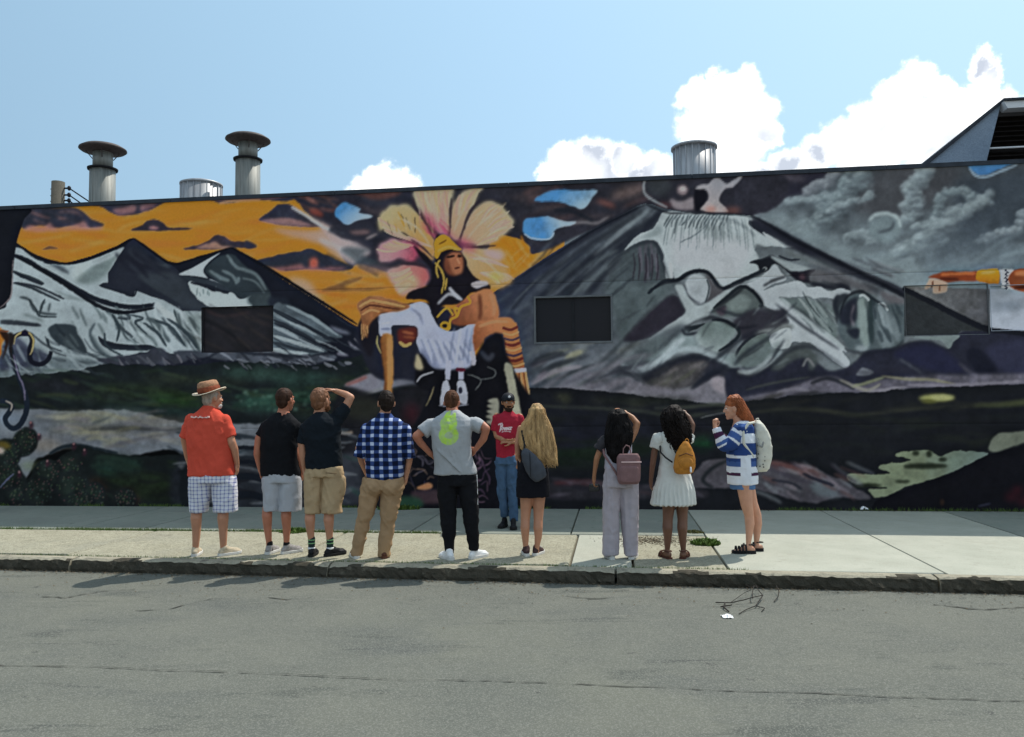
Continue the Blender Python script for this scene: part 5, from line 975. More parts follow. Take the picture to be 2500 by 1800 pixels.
# end walls close the gap between painted face and body
for u in (UL, UR):
    s_ = Sh(); hexa(s_, [lw(u-.01,-.01,-.1),lw(u+.01,-.01,-.1),lw(u+.01,22,-.1),lw(u-.01,22,-.1),lw(u-.01,-.01,ztop(u)),lw(u+.01,-.01,ztop(u)),lw(u+.01,22,ztop(u)-.4),lw(u-.01,22,ztop(u)-.4)]); s_.obj('end_wall', M_dk, building, False)
# windows
def reveal(r, d, parent):
    s_ = Sh(); u0, u1, z0, z1 = r; t = .02
    for (a, b_, c, e) in ((u0-t, u0+.001, z0-t, z1+t), (u1-.001, u1+t, z0-t, z1+t), (u0+.001, u1-.001, z0-t, z0+.001), (u0+.001, u1-.001, z1-.001, z1+t)):
        hexa(s_, [lw(a,.004,c),lw(b_,.004,c),lw(b_,d+.02,c),lw(a,d+.02,c),lw(a,.004,e),lw(b_,.004,e),lw(b_,d+.02,e),lw(a,d+.02,e)])
    return s_.obj('reveal', M_inner, parent, False)
def painted_panel(name, r, d, mat, parent, dark=1.0, tex=None):
    u0, u1, z0, z1 = r; nu = int((u1-u0)/.016)+1; nz = int((z1-z0)/.016)+1
    U_, Z_ = np.meshgrid(np.linspace(u0, u1, nu), np.linspace(z0, z1, nz)); c = sample(U_.ravel(), Z_.ravel())*dark
    P_ = np.stack([WU.x*U_+WN.x*d, WU.y*U_+WN.y*d, Z_], -1).reshape(-1, 3); ix = np.arange(nu*nz).reshape(nz, nu)
    Q_ = np.stack([ix[:-1, :-1], ix[:-1, 1:], ix[1:, 1:], ix[1:, :-1]], -1).reshape(-1, 4)
    return fast_mesh(name, P_, Q_, mat, parent, c, False)
M_pgl = mural_mat('painted_window_glass', .5, .06, spec=.2)
gm, gN, gL, gb = newmat('dark_window_glass', .28, .18); gb.inputs['Base Color'].default_value = (.014, .013, .017, 1)
nn = gN.new('ShaderNodeTexNoise'); nn.inputs['Scale'].default_value = 3; bpn = gN.new('ShaderNodeBump'); bpn.inputs['Strength'].default_value = .08; gL.new(nn.outputs['Fac'], bpn.inputs['Height']); gL.new(bpn.outputs[0], gb.inputs['Normal'])
M_glass = gm
M_frame = fabric('window_frame_paint', (.13,.14,.15), .2, 9, .1, .5)
M_mesh = mural_mat('perforated_screen', .7, .9); M_pgrey = fabric('grey_painted_trim', (.16,.165,.175), .2, 9, .1); M_pale = fabric('pale_painted_trim', (.38,.41,.47), .1, 9, .1)
M_glassfr = fabric('dark_mullion', (.022,.023,.027), .2, 9, .1)
names = ['window', 'window', 'window', 'window']
wl = ['window painted over in dark brown', 'dark two-pane window in a thin grey frame', 'window behind a grey perforated screen', 'window blanked with a pale board']
for i, r in enumerate(RWIN):
    u0, u1, z0, z1 = r; we = Sh()
    fr = (.012, .03, .010, .008)[i]; s_ = Sh(); d = DEP[i]
    bars = [(u0, u0+fr, z0, z1), (u1-fr, u1, z0, z1), (u0+fr, u1-fr, z0, z0+fr), (u0+fr, u1-fr, z1-fr, z1)]
    mull = [((u0+u1)/2-.02, (u0+u1)/2+.02, z0+fr, z1-fr)] if i == 1 else []
    for (a, b_, c, e) in bars:
        y0, y1 = (-.012, d+.01) if i == 1 else (d-.02, d+.012)
        if i == 1 and a > u0+.1 and b_ < u1-.1 and e-c > .3: y0 = d-.02
        hexa(s_, [lw(a,y0,c),lw(b_,y0,c),lw(b_,y1,c),lw(a,y1,c),lw(a,y0,e),lw(b_,y0,e),lw(b_,y1,e),lw(a,y1,e)])
    f = s_.obj('window', (M_inner, M_frame, M_pgrey, M_pale)[i], building, False); f['label'] = wl[i]
    for (a, b_, c, e) in mull:
        s2 = Sh(); hexa(s2, [lw(a,d-.02,c),lw(b_,d-.02,c),lw(b_,d+.012,c),lw(a,d+.012,c),lw(a,d-.02,e),lw(b_,d-.02,e),lw(b_,d+.012,e),lw(a,d+.012,e)]); s2.obj('mullion', M_glassfr, f, False)
    rv_ = reveal(r, d, f)
    if i >= 2: rv_.data.materials.clear(); rv_.data.materials.append(M_pgrey if i == 2 else M_pale)
    if i == 0:
        m_ = (u0+u1)/2
        painted_panel('pane', (u0+.012, u1-.012, z0+.012, z1-.012), d, M_pgl, f, .8)
    elif i == 1:
        for a, b_ in ((u0+fr, (u0+u1)/2-.02), ((u0+u1)/2+.02, u1-fr)):
            s2 = Sh(); hexa(s2, [lw(a,d,z0+fr),lw(b_,d,z0+fr),lw(b_,d+.008,z0+fr),lw(a,d+.008,z0+fr),lw(a,d,z1-fr),lw(b_,d,z1-fr),lw(b_,d+.008,z1-fr),lw(a,d+.008,z1-fr)]); s2.obj('pane', M_glass, f, False)
    else: painted_panel('screen' if i == 2 else 'board', (u0+.004, u1-.004, z0+.004, z1-.004), d, M_mesh if i == 2 else M_mural, f, .9 if i == 2 else 1)
# ---------------------------------------------------------------- roof things
M_galv = None
def metal(name, col, rough=.45, metallic=.6, stains=(.16,.15,.13), var=.25):
    m, N, L, b = newmat(name, rough, .4); b.inputs['Metallic'].default_value = metallic
    tc = N.new('ShaderNodeTexCoord'); mp = N.new('ShaderNodeMapping'); mp.inputs['Scale'].default_value = (9, 9, .7); L.new(tc.outputs['Object'], mp.inputs[0])
    n = N.new('ShaderNodeTexNoise'); n.inputs['Scale'].default_value = 1.6; n.inputs['Detail'].default_value = 7; L.new(mp.outputs[0], n.inputs['Vector'])
    r = N.new('ShaderNodeMapRange'); L.new(n.outputs['Fac'], r.inputs['Value']); r.inputs['From Min'].default_value = .45; r.inputs['From Max'].default_value = .7; r.inputs['To Max'].default_value = .8
    x = N.new('ShaderNodeMix'); x.data_type = 'RGBA'; L.new(r.outputs[0], x.inputs['Factor']); x.inputs['A'].default_value = (*col, 1); x.inputs['B'].default_value = (*stains, 1); L.new(x.outputs['Result'], b.inputs['Base Color'])
    return m
M_galv = metal('galvanised_pipe', (.24,.245,.225), .6, .25, (.10,.10,.09)); M_galv2 = metal('bright_galvanised', (.42,.43,.45), .5, .4, (.24,.24,.26)); M_cap = metal('weathered_cowl', (.075,.055,.05), .7, .1, (.035,.025,.02)); M_band = fabric('black_band', (.02,.02,.022))
def lathe(name, prof, mat, parent, seg=40, loc=(0,0,0)):
    s_ = Sh(); s_.rings([[(loc[0]+r*math.cos(2*math.pi*i/seg), loc[1]+r*math.sin(2*math.pi*i/seg), loc[2]+z) for i in range(seg)] for r, z in prof]); return s_.obj(name, mat, parent, True)
def cowl_vent(px, pyb, px_w, cap_y, cap_w, ring_y, neck_y, label, back=3.0):
    p = on_wall(px, pyb, back); sc_ = (p-CAM).dot(_F)/FPX
    zt = on_wall(px, cap_y, back).z; zr = on_wall(px, ring_y, back).z; base = ztop(wuv(p)[0])-.5
    e = empty('roof_vent', (p.x, p.y, base), label, 'vent', 'mushroom vents on the warehouse roof')
    r = px_w*sc_/2; H = zt-base; hr = zr-base
    lathe('lower_pipe', [(r*1.05,0),(r*1.02,hr*.5),(r,hr)], M_galv, e); lathe('upper_pipe', [(r*.78,hr+.02),(r*.78,H-.10)], M_galv, e)
    lathe('ring', [(r*1.0,hr-.02),(r*1.17,hr-.018),(r*1.19,hr+.02),(r*.8,hr+.045)], M_band, e)
    # seams
    for a in (-1.2, -1.9, -2.4):
        s_ = Sh(); s_.cap((r*1.02*math.cos(a), r*1.02*math.sin(a), .02), (r*math.cos(a), r*math.sin(a), hr-.03), .008, .008, 6); s_.obj('seam', M_galv, e)
    R2 = cap_w*sc_/2
    lathe('cowl', [(r*.7,H-.13),(r*.78,H-.11),(R2*.92,H-.075),(R2,H-.045),(R2*.985,H-.02),(R2*.8,H+.035),(R2*.45,H+.075),(.03,H+.09)], M_cap, e)
    for a in range(4):
        s_ = Sh(); s_.cap((r*.8*math.cos(a*1.57+.4), r*.8*math.sin(a*1.57+.4), H-.25), (R2*.7*math.cos(a*1.57+.4), R2*.7*math.sin(a*1.57+.4), H-.09), .01, .01, 6); s_.obj('bracket', M_cap, e)
    return e
k = 620/2268
Z = lambda zx, zy: (80+zx*620/2268, 280+zy*620/2268)
a = Z(620, 780); cowl_vent(a[0], a[1], 58, Z(0, 300)[1], 108, Z(0, 492)[1], 0, 'grey mushroom vent pipe on the roof, left of the other mushroom vent')
a = Z(1920, 700); cowl_vent(a[0], a[1], 58, Z(0, 214)[1], 107, Z(0, 408)[1], 0, 'grey mushroom vent pipe rising beside the low round vent')
def drum(px, pyb, w_, top, label, back, dome, mat, lip):
    p = on_wall(px, pyb, back); sc_ = (p-CAM).dot(_F)/FPX; base = ztop(wuv(p)[0])-.5; H = on_wall(px, top, back).z-base; r = w_*sc_/2
    e = empty('drum_vent', (p.x, p.y, base), label, 'vent', 'drum vents on the warehouse roof')
    nseg = 20
    lathe('casing', [(r*.97, 0), (r*.97, H-.06)], mat, e, 48)
    for i in range(nseg):
        a = 2*math.pi*i/nseg; s_ = Sh(); s_.cap((r*.98*math.cos(a), r*.98*math.sin(a), .0), (r*.98*math.cos(a), r*.98*math.sin(a), H-.06), .012, .012, 6); s_.obj('rib', mat, e)
    lathe('lid', [(r*.95, H-.075), (r*lip, H-.07), (r*lip, H-.03), (r*.8, H-.03+dome*.6), (.05, H-.03+dome)], mat, e, 48)
    return e
a = Z(1505, 735); drum(a[0], a[1], 98, Z(0, 610)[1], 'low round galvanised vent between the two mushroom vents', 3.2, .06, M_galv2, 1.02)
Z5 = lambda zx, zy: (1580+zx*920/2268, 60+zy*920/2268)
a = Z5(285, 885); drum(a[0], a[1], 102, Z5(0, 730)[1], 'shiny ribbed drum vent on the roof in front of the white cloud', 2.4, .05, M_galv2, 1.09)
# wooden utility pole behind the warehouse with three insulators and cables
M_wood = ground_mat('weathered_pole', (.085,.078,.062), (.11,.10,.08), (.05,.046,.036), 3, 40, .5, .6, .9, (4, (8, 8, .5), .6, .7, (.07,.065,.05)))
yb = 9.0; a = on_wall(*Z(228, 575), yb); pe = empty('utility_pole', (a.x, a.y, ZR), 'wooden utility pole top showing over the far left of the roof', 'pole')
sc_ = (a-CAM).dot(_F)/FPX; r = 30*sc_/2
s_ = Sh(); s_.cap((0,0,-.3), (0,0,a.z-ZR-r*.5), r*1.25, r, 14, True); s_.obj('shaft', M_wood, pe)
M_ins = fabric('black_insulator', (.02,.02,.025), rough=.4); M_cable = fabric('black_cable', (.015,.015,.018))
for k, yy in enumerate((655, 715, 765)):
    z = on_wall(*Z(310, yy), yb).z-ZR; s_ = Sh(); x1 = r+20*sc_*.6
    s_.cap((r*.9,0,z), (x1,0,z), .025, .03, 8); s_.ell((x1,0,z), .055, .055, .075)
    s_.obj('insulator', M_ins, pe); s_ = Sh(); s_.cap((-r*1.15,0,z-.02), (-r*.9,0,z-.02), .02, .02, 6); s_.obj('step_bolt', M_ins, pe)
    s_ = Sh(); pts = [Vector((x1,0,z))]
    for q in range(1, 9): t = q/8; pts.append(Vector((x1+t*6.5, -t*1.0, z-4.4*t+.6*t*t-(.2*k)*t)))
    s_.chain(pts, [.022]*9, 6); s_.obj('cable', M_cable, pe)
# ---------------------------------------------------------------- monitor roof at the right
BK = 2.2
M_blue = ground_mat('blue_grey_panel', (.20,.26,.34), (.24,.30,.38), (.16,.21,.28), 1.5, 40, .3, .15, .6); M_white = fabric('white_fascia', (.75,.76,.78), .06, 3, .05, .5); M_louv = fabric('dark_louvre', (.02,.017,.016), .3)
def q5(zx, zy, b=BK):
    p = on_wall(*Z5(zx, zy), b); return p
A, B, C2 = q5(1650, 845), q5(2128, 482), q5(2045, 812)
ms = empty('monitor_roof', (A.x, A.y, 0), 'blue-grey sawtooth roof structure with dark louvres at the right end of the roof', 'roof structure')
o_ = Vector((A.x, A.y, 0)); zb = ztop(wuv(A)[0])-.5
def prism(name, pts, d0, d1, mat, par=ms):
    "pts: world points in the facade plane, extruded from d0 to d1 behind"
    s_ = Sh(); n = len(pts); V_ = [p-o_+WN*d0 for p in pts]+[p-o_+WN*d1 for p in pts]
    F_ = [tuple(range(n)), tuple(range(n, 2*n))[::-1]]+[(i, i+n, (i+1) % n+n, (i+1) % n) for i in range(n)]
    s_.add(V_, F_); return s_.obj(name, mat, par, False)
low = lambda p: Vector((p.x, p.y, zb))
RT = B+WU*5.5; slope_dir = (B-A)
prism('side_panel', [A+Vector((0,0,-.05)), B, C2, low(C2), low(A)], 0, .12, M_blue)
prism('side_panel', [q5(2128,482,BK)+WU*5.5, C2+WU*5.62+Vector((0,0,0)), low(C2+WU*5.6), low(RT)+WU*.2], 0, .12, M_blue)
prism('sloping_roof', [A+WU*-.06+Vector((0,0,-.04)), B+WU*-.05+Vector((0,0,.03)), B+Vector((0,0,-.0))+WU*.0, A+WU*.0+Vector((0,0,-.09))], -.04, 5, M_dk)
t1, t2, t3, t4 = q5(2120,468), q5(2128,515), q5(2560,470), q5(2560,510)
prism('fascia', [q5(2124,480), q5(2148,520), q5(2148,520)+WU*5.4, q5(2124,480)+WU*5.4], -.14, .10, M_white)
prism('top_cap', [q5(2118,466), q5(2124,479), q5(2124,479)+WU*5.5, q5(2118,466)+WU*5.5], -.18, 5, M_dk)
K1, K2 = q5(2150,524), q5(2048,806)
prism('louvre_back', [K1, K2, low(K2), low(K2)+WU*5.3, K2+WU*5.3, K1+WU*5.3], .30, .34, M_louv)
for i in range(9):
    t = (i+.6)/9.4; p = K1.lerp(K2, t)
    if i == 6: continue
    q = p+WU*.02; s_ = Sh(); a0 = q-o_; a1 = q+WU*5.2-o_
    hexa(s_, [a0+WN*.14, a1+WN*.14, a1+WN*.26+Vector((0,0,.03)), a0+WN*.26+Vector((0,0,.03)), a0+WN*.14+Vector((0,0,.012)), a1+WN*.14+Vector((0,0,.012)), a1+WN*.26+Vector((0,0,.042)), a0+WN*.26+Vector((0,0,.042))]); s_.obj('louvre_slat', M_louv, ms, False)
rl = q5(2062,738)-o_; s_ = Sh(); s_.cap(rl+WN*.08, rl+WN*.08+WU*5.2, .018, .018, 8); s_.obj('rail', M_white, ms)
# ---------------------------------------------------------------- weeds, litter
M_leaf = fabric('weed_leaf', (.085,.14,.03), .45, 14, .1, .7); M_leaf2 = fabric('dry_weed', (.16,.15,.055), .4, 12, .1, .8)
def weed(name, loc, rad, n, h, mat, label, group=None, kind=None, oval=1.0, leafy=.5):
    V_ = []; F_ = []
    for i in range(n):
        a = random.uniform(0, 6.28); q = math.sqrt(random.random())*rad; x, y = math.cos(a)*q, math.sin(a)*q*oval
        hh = h*random.uniform(.35, 1)*(1-.4*q/rad); b = random.uniform(0, 6.28); ln = hh*random.uniform(.2, .8); wd = random.uniform(.003, .007)*(2.2 if random.random() < leafy else 1)
        dx, dy = math.cos(b), math.sin(b); px_, py_ = -dy*wd, dx*wd; k = len(V_)
        V_ += [(x-px_, y-py_, 0), (x+px_, y+py_, 0), (x+dx*ln*.5+px_*1.3, y+dy*ln*.5+py_*1.3, hh*.65), (x+dx*ln*.5-px_*1.3, y+dy*ln*.5-py_*1.3, hh*.65), (x+dx*ln, y+dy*ln, hh)]
        F_ += [(k, k+1, k+2, k+3), (k+3, k+2, k+4)]
    o = mesh_obj(name, V_, F_, mat, loc=loc)
    return tag(o, label, 'weeds', group, kind)
p = on_z(1722, 1328); weed('weed_clump', (p.x, p.y, -.01), .17, 620, .10, M_leaf, 'bright green weed clump by the broken concrete between two young women')
p = on_z(1695, 1300); weed('weed_clump', (p.x, p.y, -.01), .12, 260, .05, M_leaf2, 'thin dry weeds straggling towards the wall behind the brightest weed clump')
p = on_z(718, 1298); weed('weed_clump', (p.x, p.y, -.01), .20, 420, .08, M_leaf, 'green weeds in the pavement joint behind the two men in dark shirts')
p = on_z(975, 1243); weed('weed_clump', (p.x, p.y-.05, -.01), .35, 500, .12, M_leaf, 'low weeds at the wall foot behind the man in the plaid shirt', oval=.3)
# grass growing in joints: uncountable
V_ = []; F_ = []
def blade(u, v, h):
    p = wp(u, v); k = len(V_); a = random.uniform(0, 6.28); wd = .004; ln = h*random.uniform(.2, .9)
    V_.extend([(p.x-wd, p.y, -.01), (p.x+wd, p.y, -.01), (p.x+math.cos(a)*ln, p.y+math.sin(a)*ln, h)]); F_.append((k, k+1, k+2))
for i in range(9000):
    u = random.uniform(jl-1.5, -.6); d = .5+.5*math.sin(u*2.1)+.4*math.sin(u*5.3)
    if random.random() < .25+.35*d: blade(u, VB+random.gauss(-.005, .03), random.uniform(.01, .045))
for i in range(9000):
    u = random.uniform(UL, UR); d = math.sin(u*1.7)+math.sin(u*4.1+1)
    if (u > 4.2 and random.random() < .75) or d > .5: blade(u, -.03+random.gauss(0, .022), random.uniform(.012, .07))
for i in range(2500):
    u = random.uniform(-14, 3); blade(u, kerb_v(u)+.17+random.gauss(0, .012), random.uniform(.008, .03))
gr = mesh_obj('joint_grass', V_, F_, M_leaf); tag(gr, 'short grass growing from the pavement joints and wall foot', 'grass', kind='stuff')
# dirt and leaf litter along wall foot and kerb
V_ = []; F_ = []; 
def chip(p, s_, z0):
    k = len(V_); a = random.uniform(0, 3.14); c, s2 = math.cos(a)*s_, math.sin(a)*s_; h = s_*random.uniform(.1, .7)
    V_.extend([(p.x+c, p.y+s2, z0), (p.x-s2*.6, p.y+c*.6, z0+h), (p.x-c, p.y-s2, z0+.002), (p.x+s2*.6, p.y-c*.6, z0)]); F_.append((k, k+1, k+2, k+3))
for i in range(9000):
    u = random.uniform(-13, UR-5); chip(wp(u, kerb_v(u)-abs(random.gauss(.0, .07 if random.random() < .8 else .5))-.01), random.uniform(.003, .013), ZR+.006)
for i in range(2600):
    u = random.uniform(3.4, UR); chip(wp(u, -abs(random.gauss(.03, .06))-.03), random.uniform(.004, .016), .004)
cx = on_z(1600, 1320)
for i in range(1500): chip(Vector((cx.x+random.gauss(0, .28), cx.y+random.gauss(0, .18), 0)), random.uniform(.004, .016), .003)
M_litter = fabric('leaf_litter', (.11,.085,.055), .5, 20, .1); lt = mesh_obj('leaf_litter', V_, F_, M_litter); tag(lt, 'brown grit and leaf bits in the gutter and along the wall', 'litter', kind='stuff')
# fallen twig
M_twig = fabric('twig_bark', (.035,.03,.026)); s_ = Sh(); p0 = on_z(1850, 1468, ZR)
def tw(pts, r): s_.chain([on_z(1660+x/2.7, 1200+y/2.7, ZR)-p0+Vector((random.uniform(-.006,.006),0,z*.7)) for x, y, z in pts], [r*.62*(1-.06*i) for i in range(len(pts))], 6)
tw([(240,742,.02),(330,750,.03),(420,742,.05),(480,735,.07),(545,715,.06),(520,690,.08),(500,665,.1)], .009); tw([(480,735,.06),(475,710,.08),(490,670,.10)], .007); tw([(545,715,.05),(500,770,.03),(440,790,.02),(390,815,.015)], .008); tw([(500,770,.03),(560,780,.02),(540,800,.015)], .006)
tw([(620,735,.015),(645,715,.04),(650,690,.06),(640,662,.08)], .007); tw([(300,750,.03),(290,780,.03),(320,800,.015)], .011); tw([(270,770,.02),(340,765,.03)], .01); tw([(430,640,.05),(460,660,.06),(520,650,.05)], .005); tw([(330,750,.03),(420,700,.06),(470,690,.08)], .005)
tag(s_.obj('fallen_twig', M_twig, None, True, p0), 'dark forked twig lying on the road by the kerb', 'twig')
# paper scraps: crumpled sheets
M_paper = fabric('white_paper', (.82,.82,.82), .04, 9, .1)
def crumple(name, loc, sx, sy, h, label, mat=M_paper, seed=1):
    rs = np.random.RandomState(seed); n = 9; V_ = []; F_ = []
    for j in range(n):
        for i in range(n):
            V_.append(((i/(n-1)-.5)*sx+rs.uniform(-.1,.1)*sx/n, (j/(n-1)-.5)*sy+rs.uniform(-.1,.1)*sy/n, h*rs.rand()*(1-abs(i/(n-1)-.5))*(1-abs(j/(n-1)-.5))*1.6+.004))
    for j in range(n-1):
        for i in range(n-1): F_.append((j*n+i, j*n+i+1, (j+1)*n+i+1, (j+1)*n+i))
    return tag(mesh_obj(name, V_, F_, mat, loc=loc), label, 'litter')
p = on_z(1775, 1508, ZR); crumple('paper_scrap', (p.x, p.y, ZR+.002), .085, .10, .02, 'small white paper scrap lying on the road below the twig', seed=2)
p = on_z(2108, 1246); crumple('crumpled_paper', (p.x, p.y, .002), .12, .10, .06, 'crumpled white litter at the foot of the wall, right of the group', seed=5)
# ================================================================ people
def skin(name, col):
    m = fabric(name, col, .10, 14, .05, .5, spec=.35); b = m.node_tree.nodes['Principled BSDF']
    b.inputs['Subsurface Weight'].default_value = .06; b.inputs['Subsurface Radius'].default_value = (.02, .008, .004); return m
def hairmat(name, c, var=.5):
    m = fabric(name, c, var, 26, .6, .62, (1, 1, .10), spec=.10 if max(c) < .1 else .3); return m
def plaid(name, base, mid, top, cell, ratio=.5, cellz=None):
    "woven check: bands along x and z of the wearer"
    m, N, L, b = newmat(name, .9, .15); tc = N.new('ShaderNodeTexCoord'); sx = N.new('ShaderNodeSeparateXYZ')
    dn = N.new('ShaderNodeTexNoise'); dn.inputs['Scale'].default_value = 5; L.new(tc.outputs['Object'], dn.inputs['Vector'])
    va = N.new('ShaderNodeVectorMath'); va.operation = 'MULTIPLY_ADD'; L.new(dn.outputs['Color'], va.inputs[0]); va.inputs[1].default_value = (.025, .02, .03); L.new(tc.outputs['Object'], va.inputs[2]); L.new(va.outputs[0], sx.inputs[0])
    def band(out, c, rt):
        d = N.new('ShaderNodeMath'); d.operation = 'DIVIDE'; L.new(out, d.inputs[0]); d.inputs[1].default_value = c
        f = N.new('ShaderNodeMath'); f.operation = 'FRACT'; L.new(d.outputs[0], f.inputs[0])
        p = N.new('ShaderNodeMath'); p.operation = 'PINGPONG'; L.new(d.outputs[0], p.inputs[0]); p.inputs[1].default_value = .5
        r = N.new('ShaderNodeMapRange'); L.new(p.outputs[0], r.inputs['Value']); r.inputs['From Min'].default_value = rt*.5-.03; r.inputs['From Max'].default_value = rt*.5+.03; return r.outputs[0]
    bx = band(sx.outputs['X'], cell, ratio); bz = band(sx.outputs['Z'], cellz or cell, ratio)
    s = N.new('ShaderNodeMath'); s.operation = 'ADD'; L.new(bx, s.inputs[0]); L.new(bz, s.inputs[1])
    h = N.new('ShaderNodeMath'); h.operation = 'MULTIPLY'; L.new(s.outputs[0], h.inputs[0]); h.inputs[1].default_value = .5
    cr = N.new('ShaderNodeValToRGB'); L.new(h.outputs[0], cr.inputs[0]); e = cr.color_ramp.elements; e[0].color = (*base, 1); e[1].color = (*top, 1); q = cr.color_ramp.elements.new(.5); q.color = (*mid, 1)
    L.new(cr.outputs[0], b.inputs['Base Color'])
    n = N.new('ShaderNodeTexNoise'); n.inputs['Scale'].default_value = 10; n.inputs['Detail'].default_value = 5; L.new(tc.outputs['Object'], n.inputs['Vector'])
    bp = N.new('ShaderNodeBump'); bp.inputs['Strength'].default_value = .25; bp.inputs['Distance'].default_value = .012; L.new(n.outputs['Fac'], bp.inputs['Height']); L.new(bp.outputs[0], b.inputs['Normal'])
    return m
M_eye = fabric('eye_white', (.7,.7,.68), .02, rough=.3); M_iris = fabric('iris_dark', (.03,.02,.015), .05, rough=.2)
M_sole = fabric('pale_rubber', (.62,.61,.58), .1, 20, .1); M_blksole = fabric('black_rubber', (.02,.02,.02), .1, 20, .1)
def folds(amp=.006, fx=9, fz=5, seed=0, diag=.5, hem=0.0):
    def d(P, n):
        a = vn3(P*np.array([fx, fx*.6, fz])+seed); b_ = vn3(np.stack([P[:, 0]*fx*1.8+P[:, 2]*fz*diag*2, P[:, 1]*fx, P[:, 2]*fz*1.3-P[:, 0]*3], -1)+seed*3+7)
        r = 1-np.abs(b_)*2
        c_ = 1-np.abs(vn3(np.stack([P[:, 0]*16+P[:, 2]*7, P[:, 1]*9, P[:, 2]*10-P[:, 0]*8], -1)+seed*5+3))*2
        return amp*1.35*(a*.9+np.clip(r, -1, 1)*.9+np.clip(c_, -.2, 1)*.55)+.0016*vn3(P*45+seed)
    return d
class Person:
    def __init__(s, ox, oy, zs, gx, gy, label, sk, yaw=0, zoff=0.0):
        "gx, gy: feet point in zoom pixels"
        s.ox, s.oy, s.zs = ox, oy, zs; s.base = on_z(ox+gx/zs, oy+gy/zs, 0); s.Y = s.base.y
        s.e = empty('person', (s.base.x, s.base.y, 0), label, 'person'); s.b = Sh(); s.sk = sk; s.ends = []
        s.k = (s.base-CAM).dot(_F)/FPX/zs                      # metres per zoom pixel
    def p(s, x, y, d=0.0):
        q = on_y(s.ox+x/s.zs, s.oy+y/s.zs, s.Y+d); return Vector((q.x-s.base.x, q.y-s.base.y, q.z))
    def limb(s, sh, pts, seg=14):
        "pts: (x, y, d, halfwidth px)"
        s.last = [s.p(a, b, c) for a, b, c, r in pts]
        if sh is s.b: s.ends.append(s.last[0])
        sh.chain(s.last, [r*s.k for *_, r in pts], seg); return s.last
    def torso(s, sh, secs, seg=32, pw=2.4):
        "secs: (y, xl, xr, depth half m, d offset)"
        L = []
        for y, xl, xr, ry, d, *rest in secs:
            a, b = s.p(xl, y, d), s.p(xr, y, d); L.append(((a+b)/2, (b-a).length/2, ry, rest[0] if rest else 0))
        sh.loft(L, seg, pw)
    def head(s, x, y, wpx, d=0.0, yaw=0.0, pitch=0.0, roll=0.0, neck=None, neckr=.058, face=True, beard=None):
        c = s.p(x, y, d); k = wpx*s.k/.155; s.hk = k; s.hc = c
        Mh = Matrix.Rotation(-yaw, 3, 'Z') @ Matrix.Rotation(pitch, 3, 'X') @ Matrix.Rotation(roll, 3, 'Y'); s.Mh = Mh
        L = lambda v: c+Mh@(Vector(v)*k)
        s.L = L; b = s.b
        b.ell(L((0,-.008,.02)), .077*k, .097*k, .098*k, Mh); b.ell(L((0,.028,-.03)), .062*k, .064*k, .075*k, Mh)
        b.ell(L((0,.045,-.078)), .042*k, .042*k, .034*k, Mh); b.ell(L((0,.068,-.098)), .022*k, .02*k, .018*k, Mh)
        if face:
            b.cap(L((0,.086,.010)), L((0,.104,-.026)), .009*k, .0125*k, 10); b.ell(L((0.014,.098,-.03)), .009*k,.01*k,.008*k, Mh); b.ell(L((-.014,.098,-.03)), .009*k,.01*k,.008*k, Mh)
            b.cap(L((-.035,.082,.022)), L((.035,.082,.022)), .011*k, .011*k, 8); b.cap(L((-.02,.085,-.062)), L((.02,.085,-.062)), .009*k, .009*k, 8)
            b.ell(L((.04,.062,-.025)), .024*k,.022*k,.022*k, Mh); b.ell(L((-.04,.062,-.025)), .024*k,.022*k,.022*k, Mh)
        for q in (-1, 1): b.ell(L((q*.078,-.004,-.008)), .010*k, .020*k, .032*k, Mh@Matrix.Rotation(q*.35, 3, 'Z'))
        nb = neck or (c+Vector((0,-.01,-.2*k))); s.nb = nb
        b.cap(L((0,-.022,-.06)), nb, neckr*.95, neckr*1.12, 16); b.cap(nb, nb-Vector((0,0,.06)), neckr*1.12, neckr*1.5, 16)
        if face:
            for q in (-1, 1):
                t = Sh(); t.ell(L((q*.030,.077,.006)), .0115*k, .0115*k, .0105*k, Mh, 10, 7); o = t.obj('eye', M_eye, s.e)
                t = Sh(); t.ell(L((q*.030,.0845,.006)), .0055*k, .0055*k, .0055*k, Mh, 8, 5); t.obj('iris', M_iris, o)
    def hair_short(s, mat, amp=.004, top=True, seed=1, fade=0, low=-.055, vol=1.0):
        k = s.hk; L = s.L; Mh = s.Mh; h = Sh()
        h.ell(L((0,-.016,.030)), (.081+.006*(vol-1))*k, .096*k*vol, .096*k*vol, Mh)
        h.ell(L((0,-.050,-.02)), .066*k, .058*k, .062*k, Mh); h.ell(L((0,-.054,low)), .046*k, .040*k, .032*k, Mh)
        for q in (-1, 1): h.ell(L((q*.068,.004,.012)), .014*k, .022*k, .042*k, Mh)
        return fuse(h, 'hair', mat, s.e, .006, 2, lambda P, n: amp*vn3(P*np.array([70, 70, 40])+seed)+amp*.8*vn3(P*25+seed))
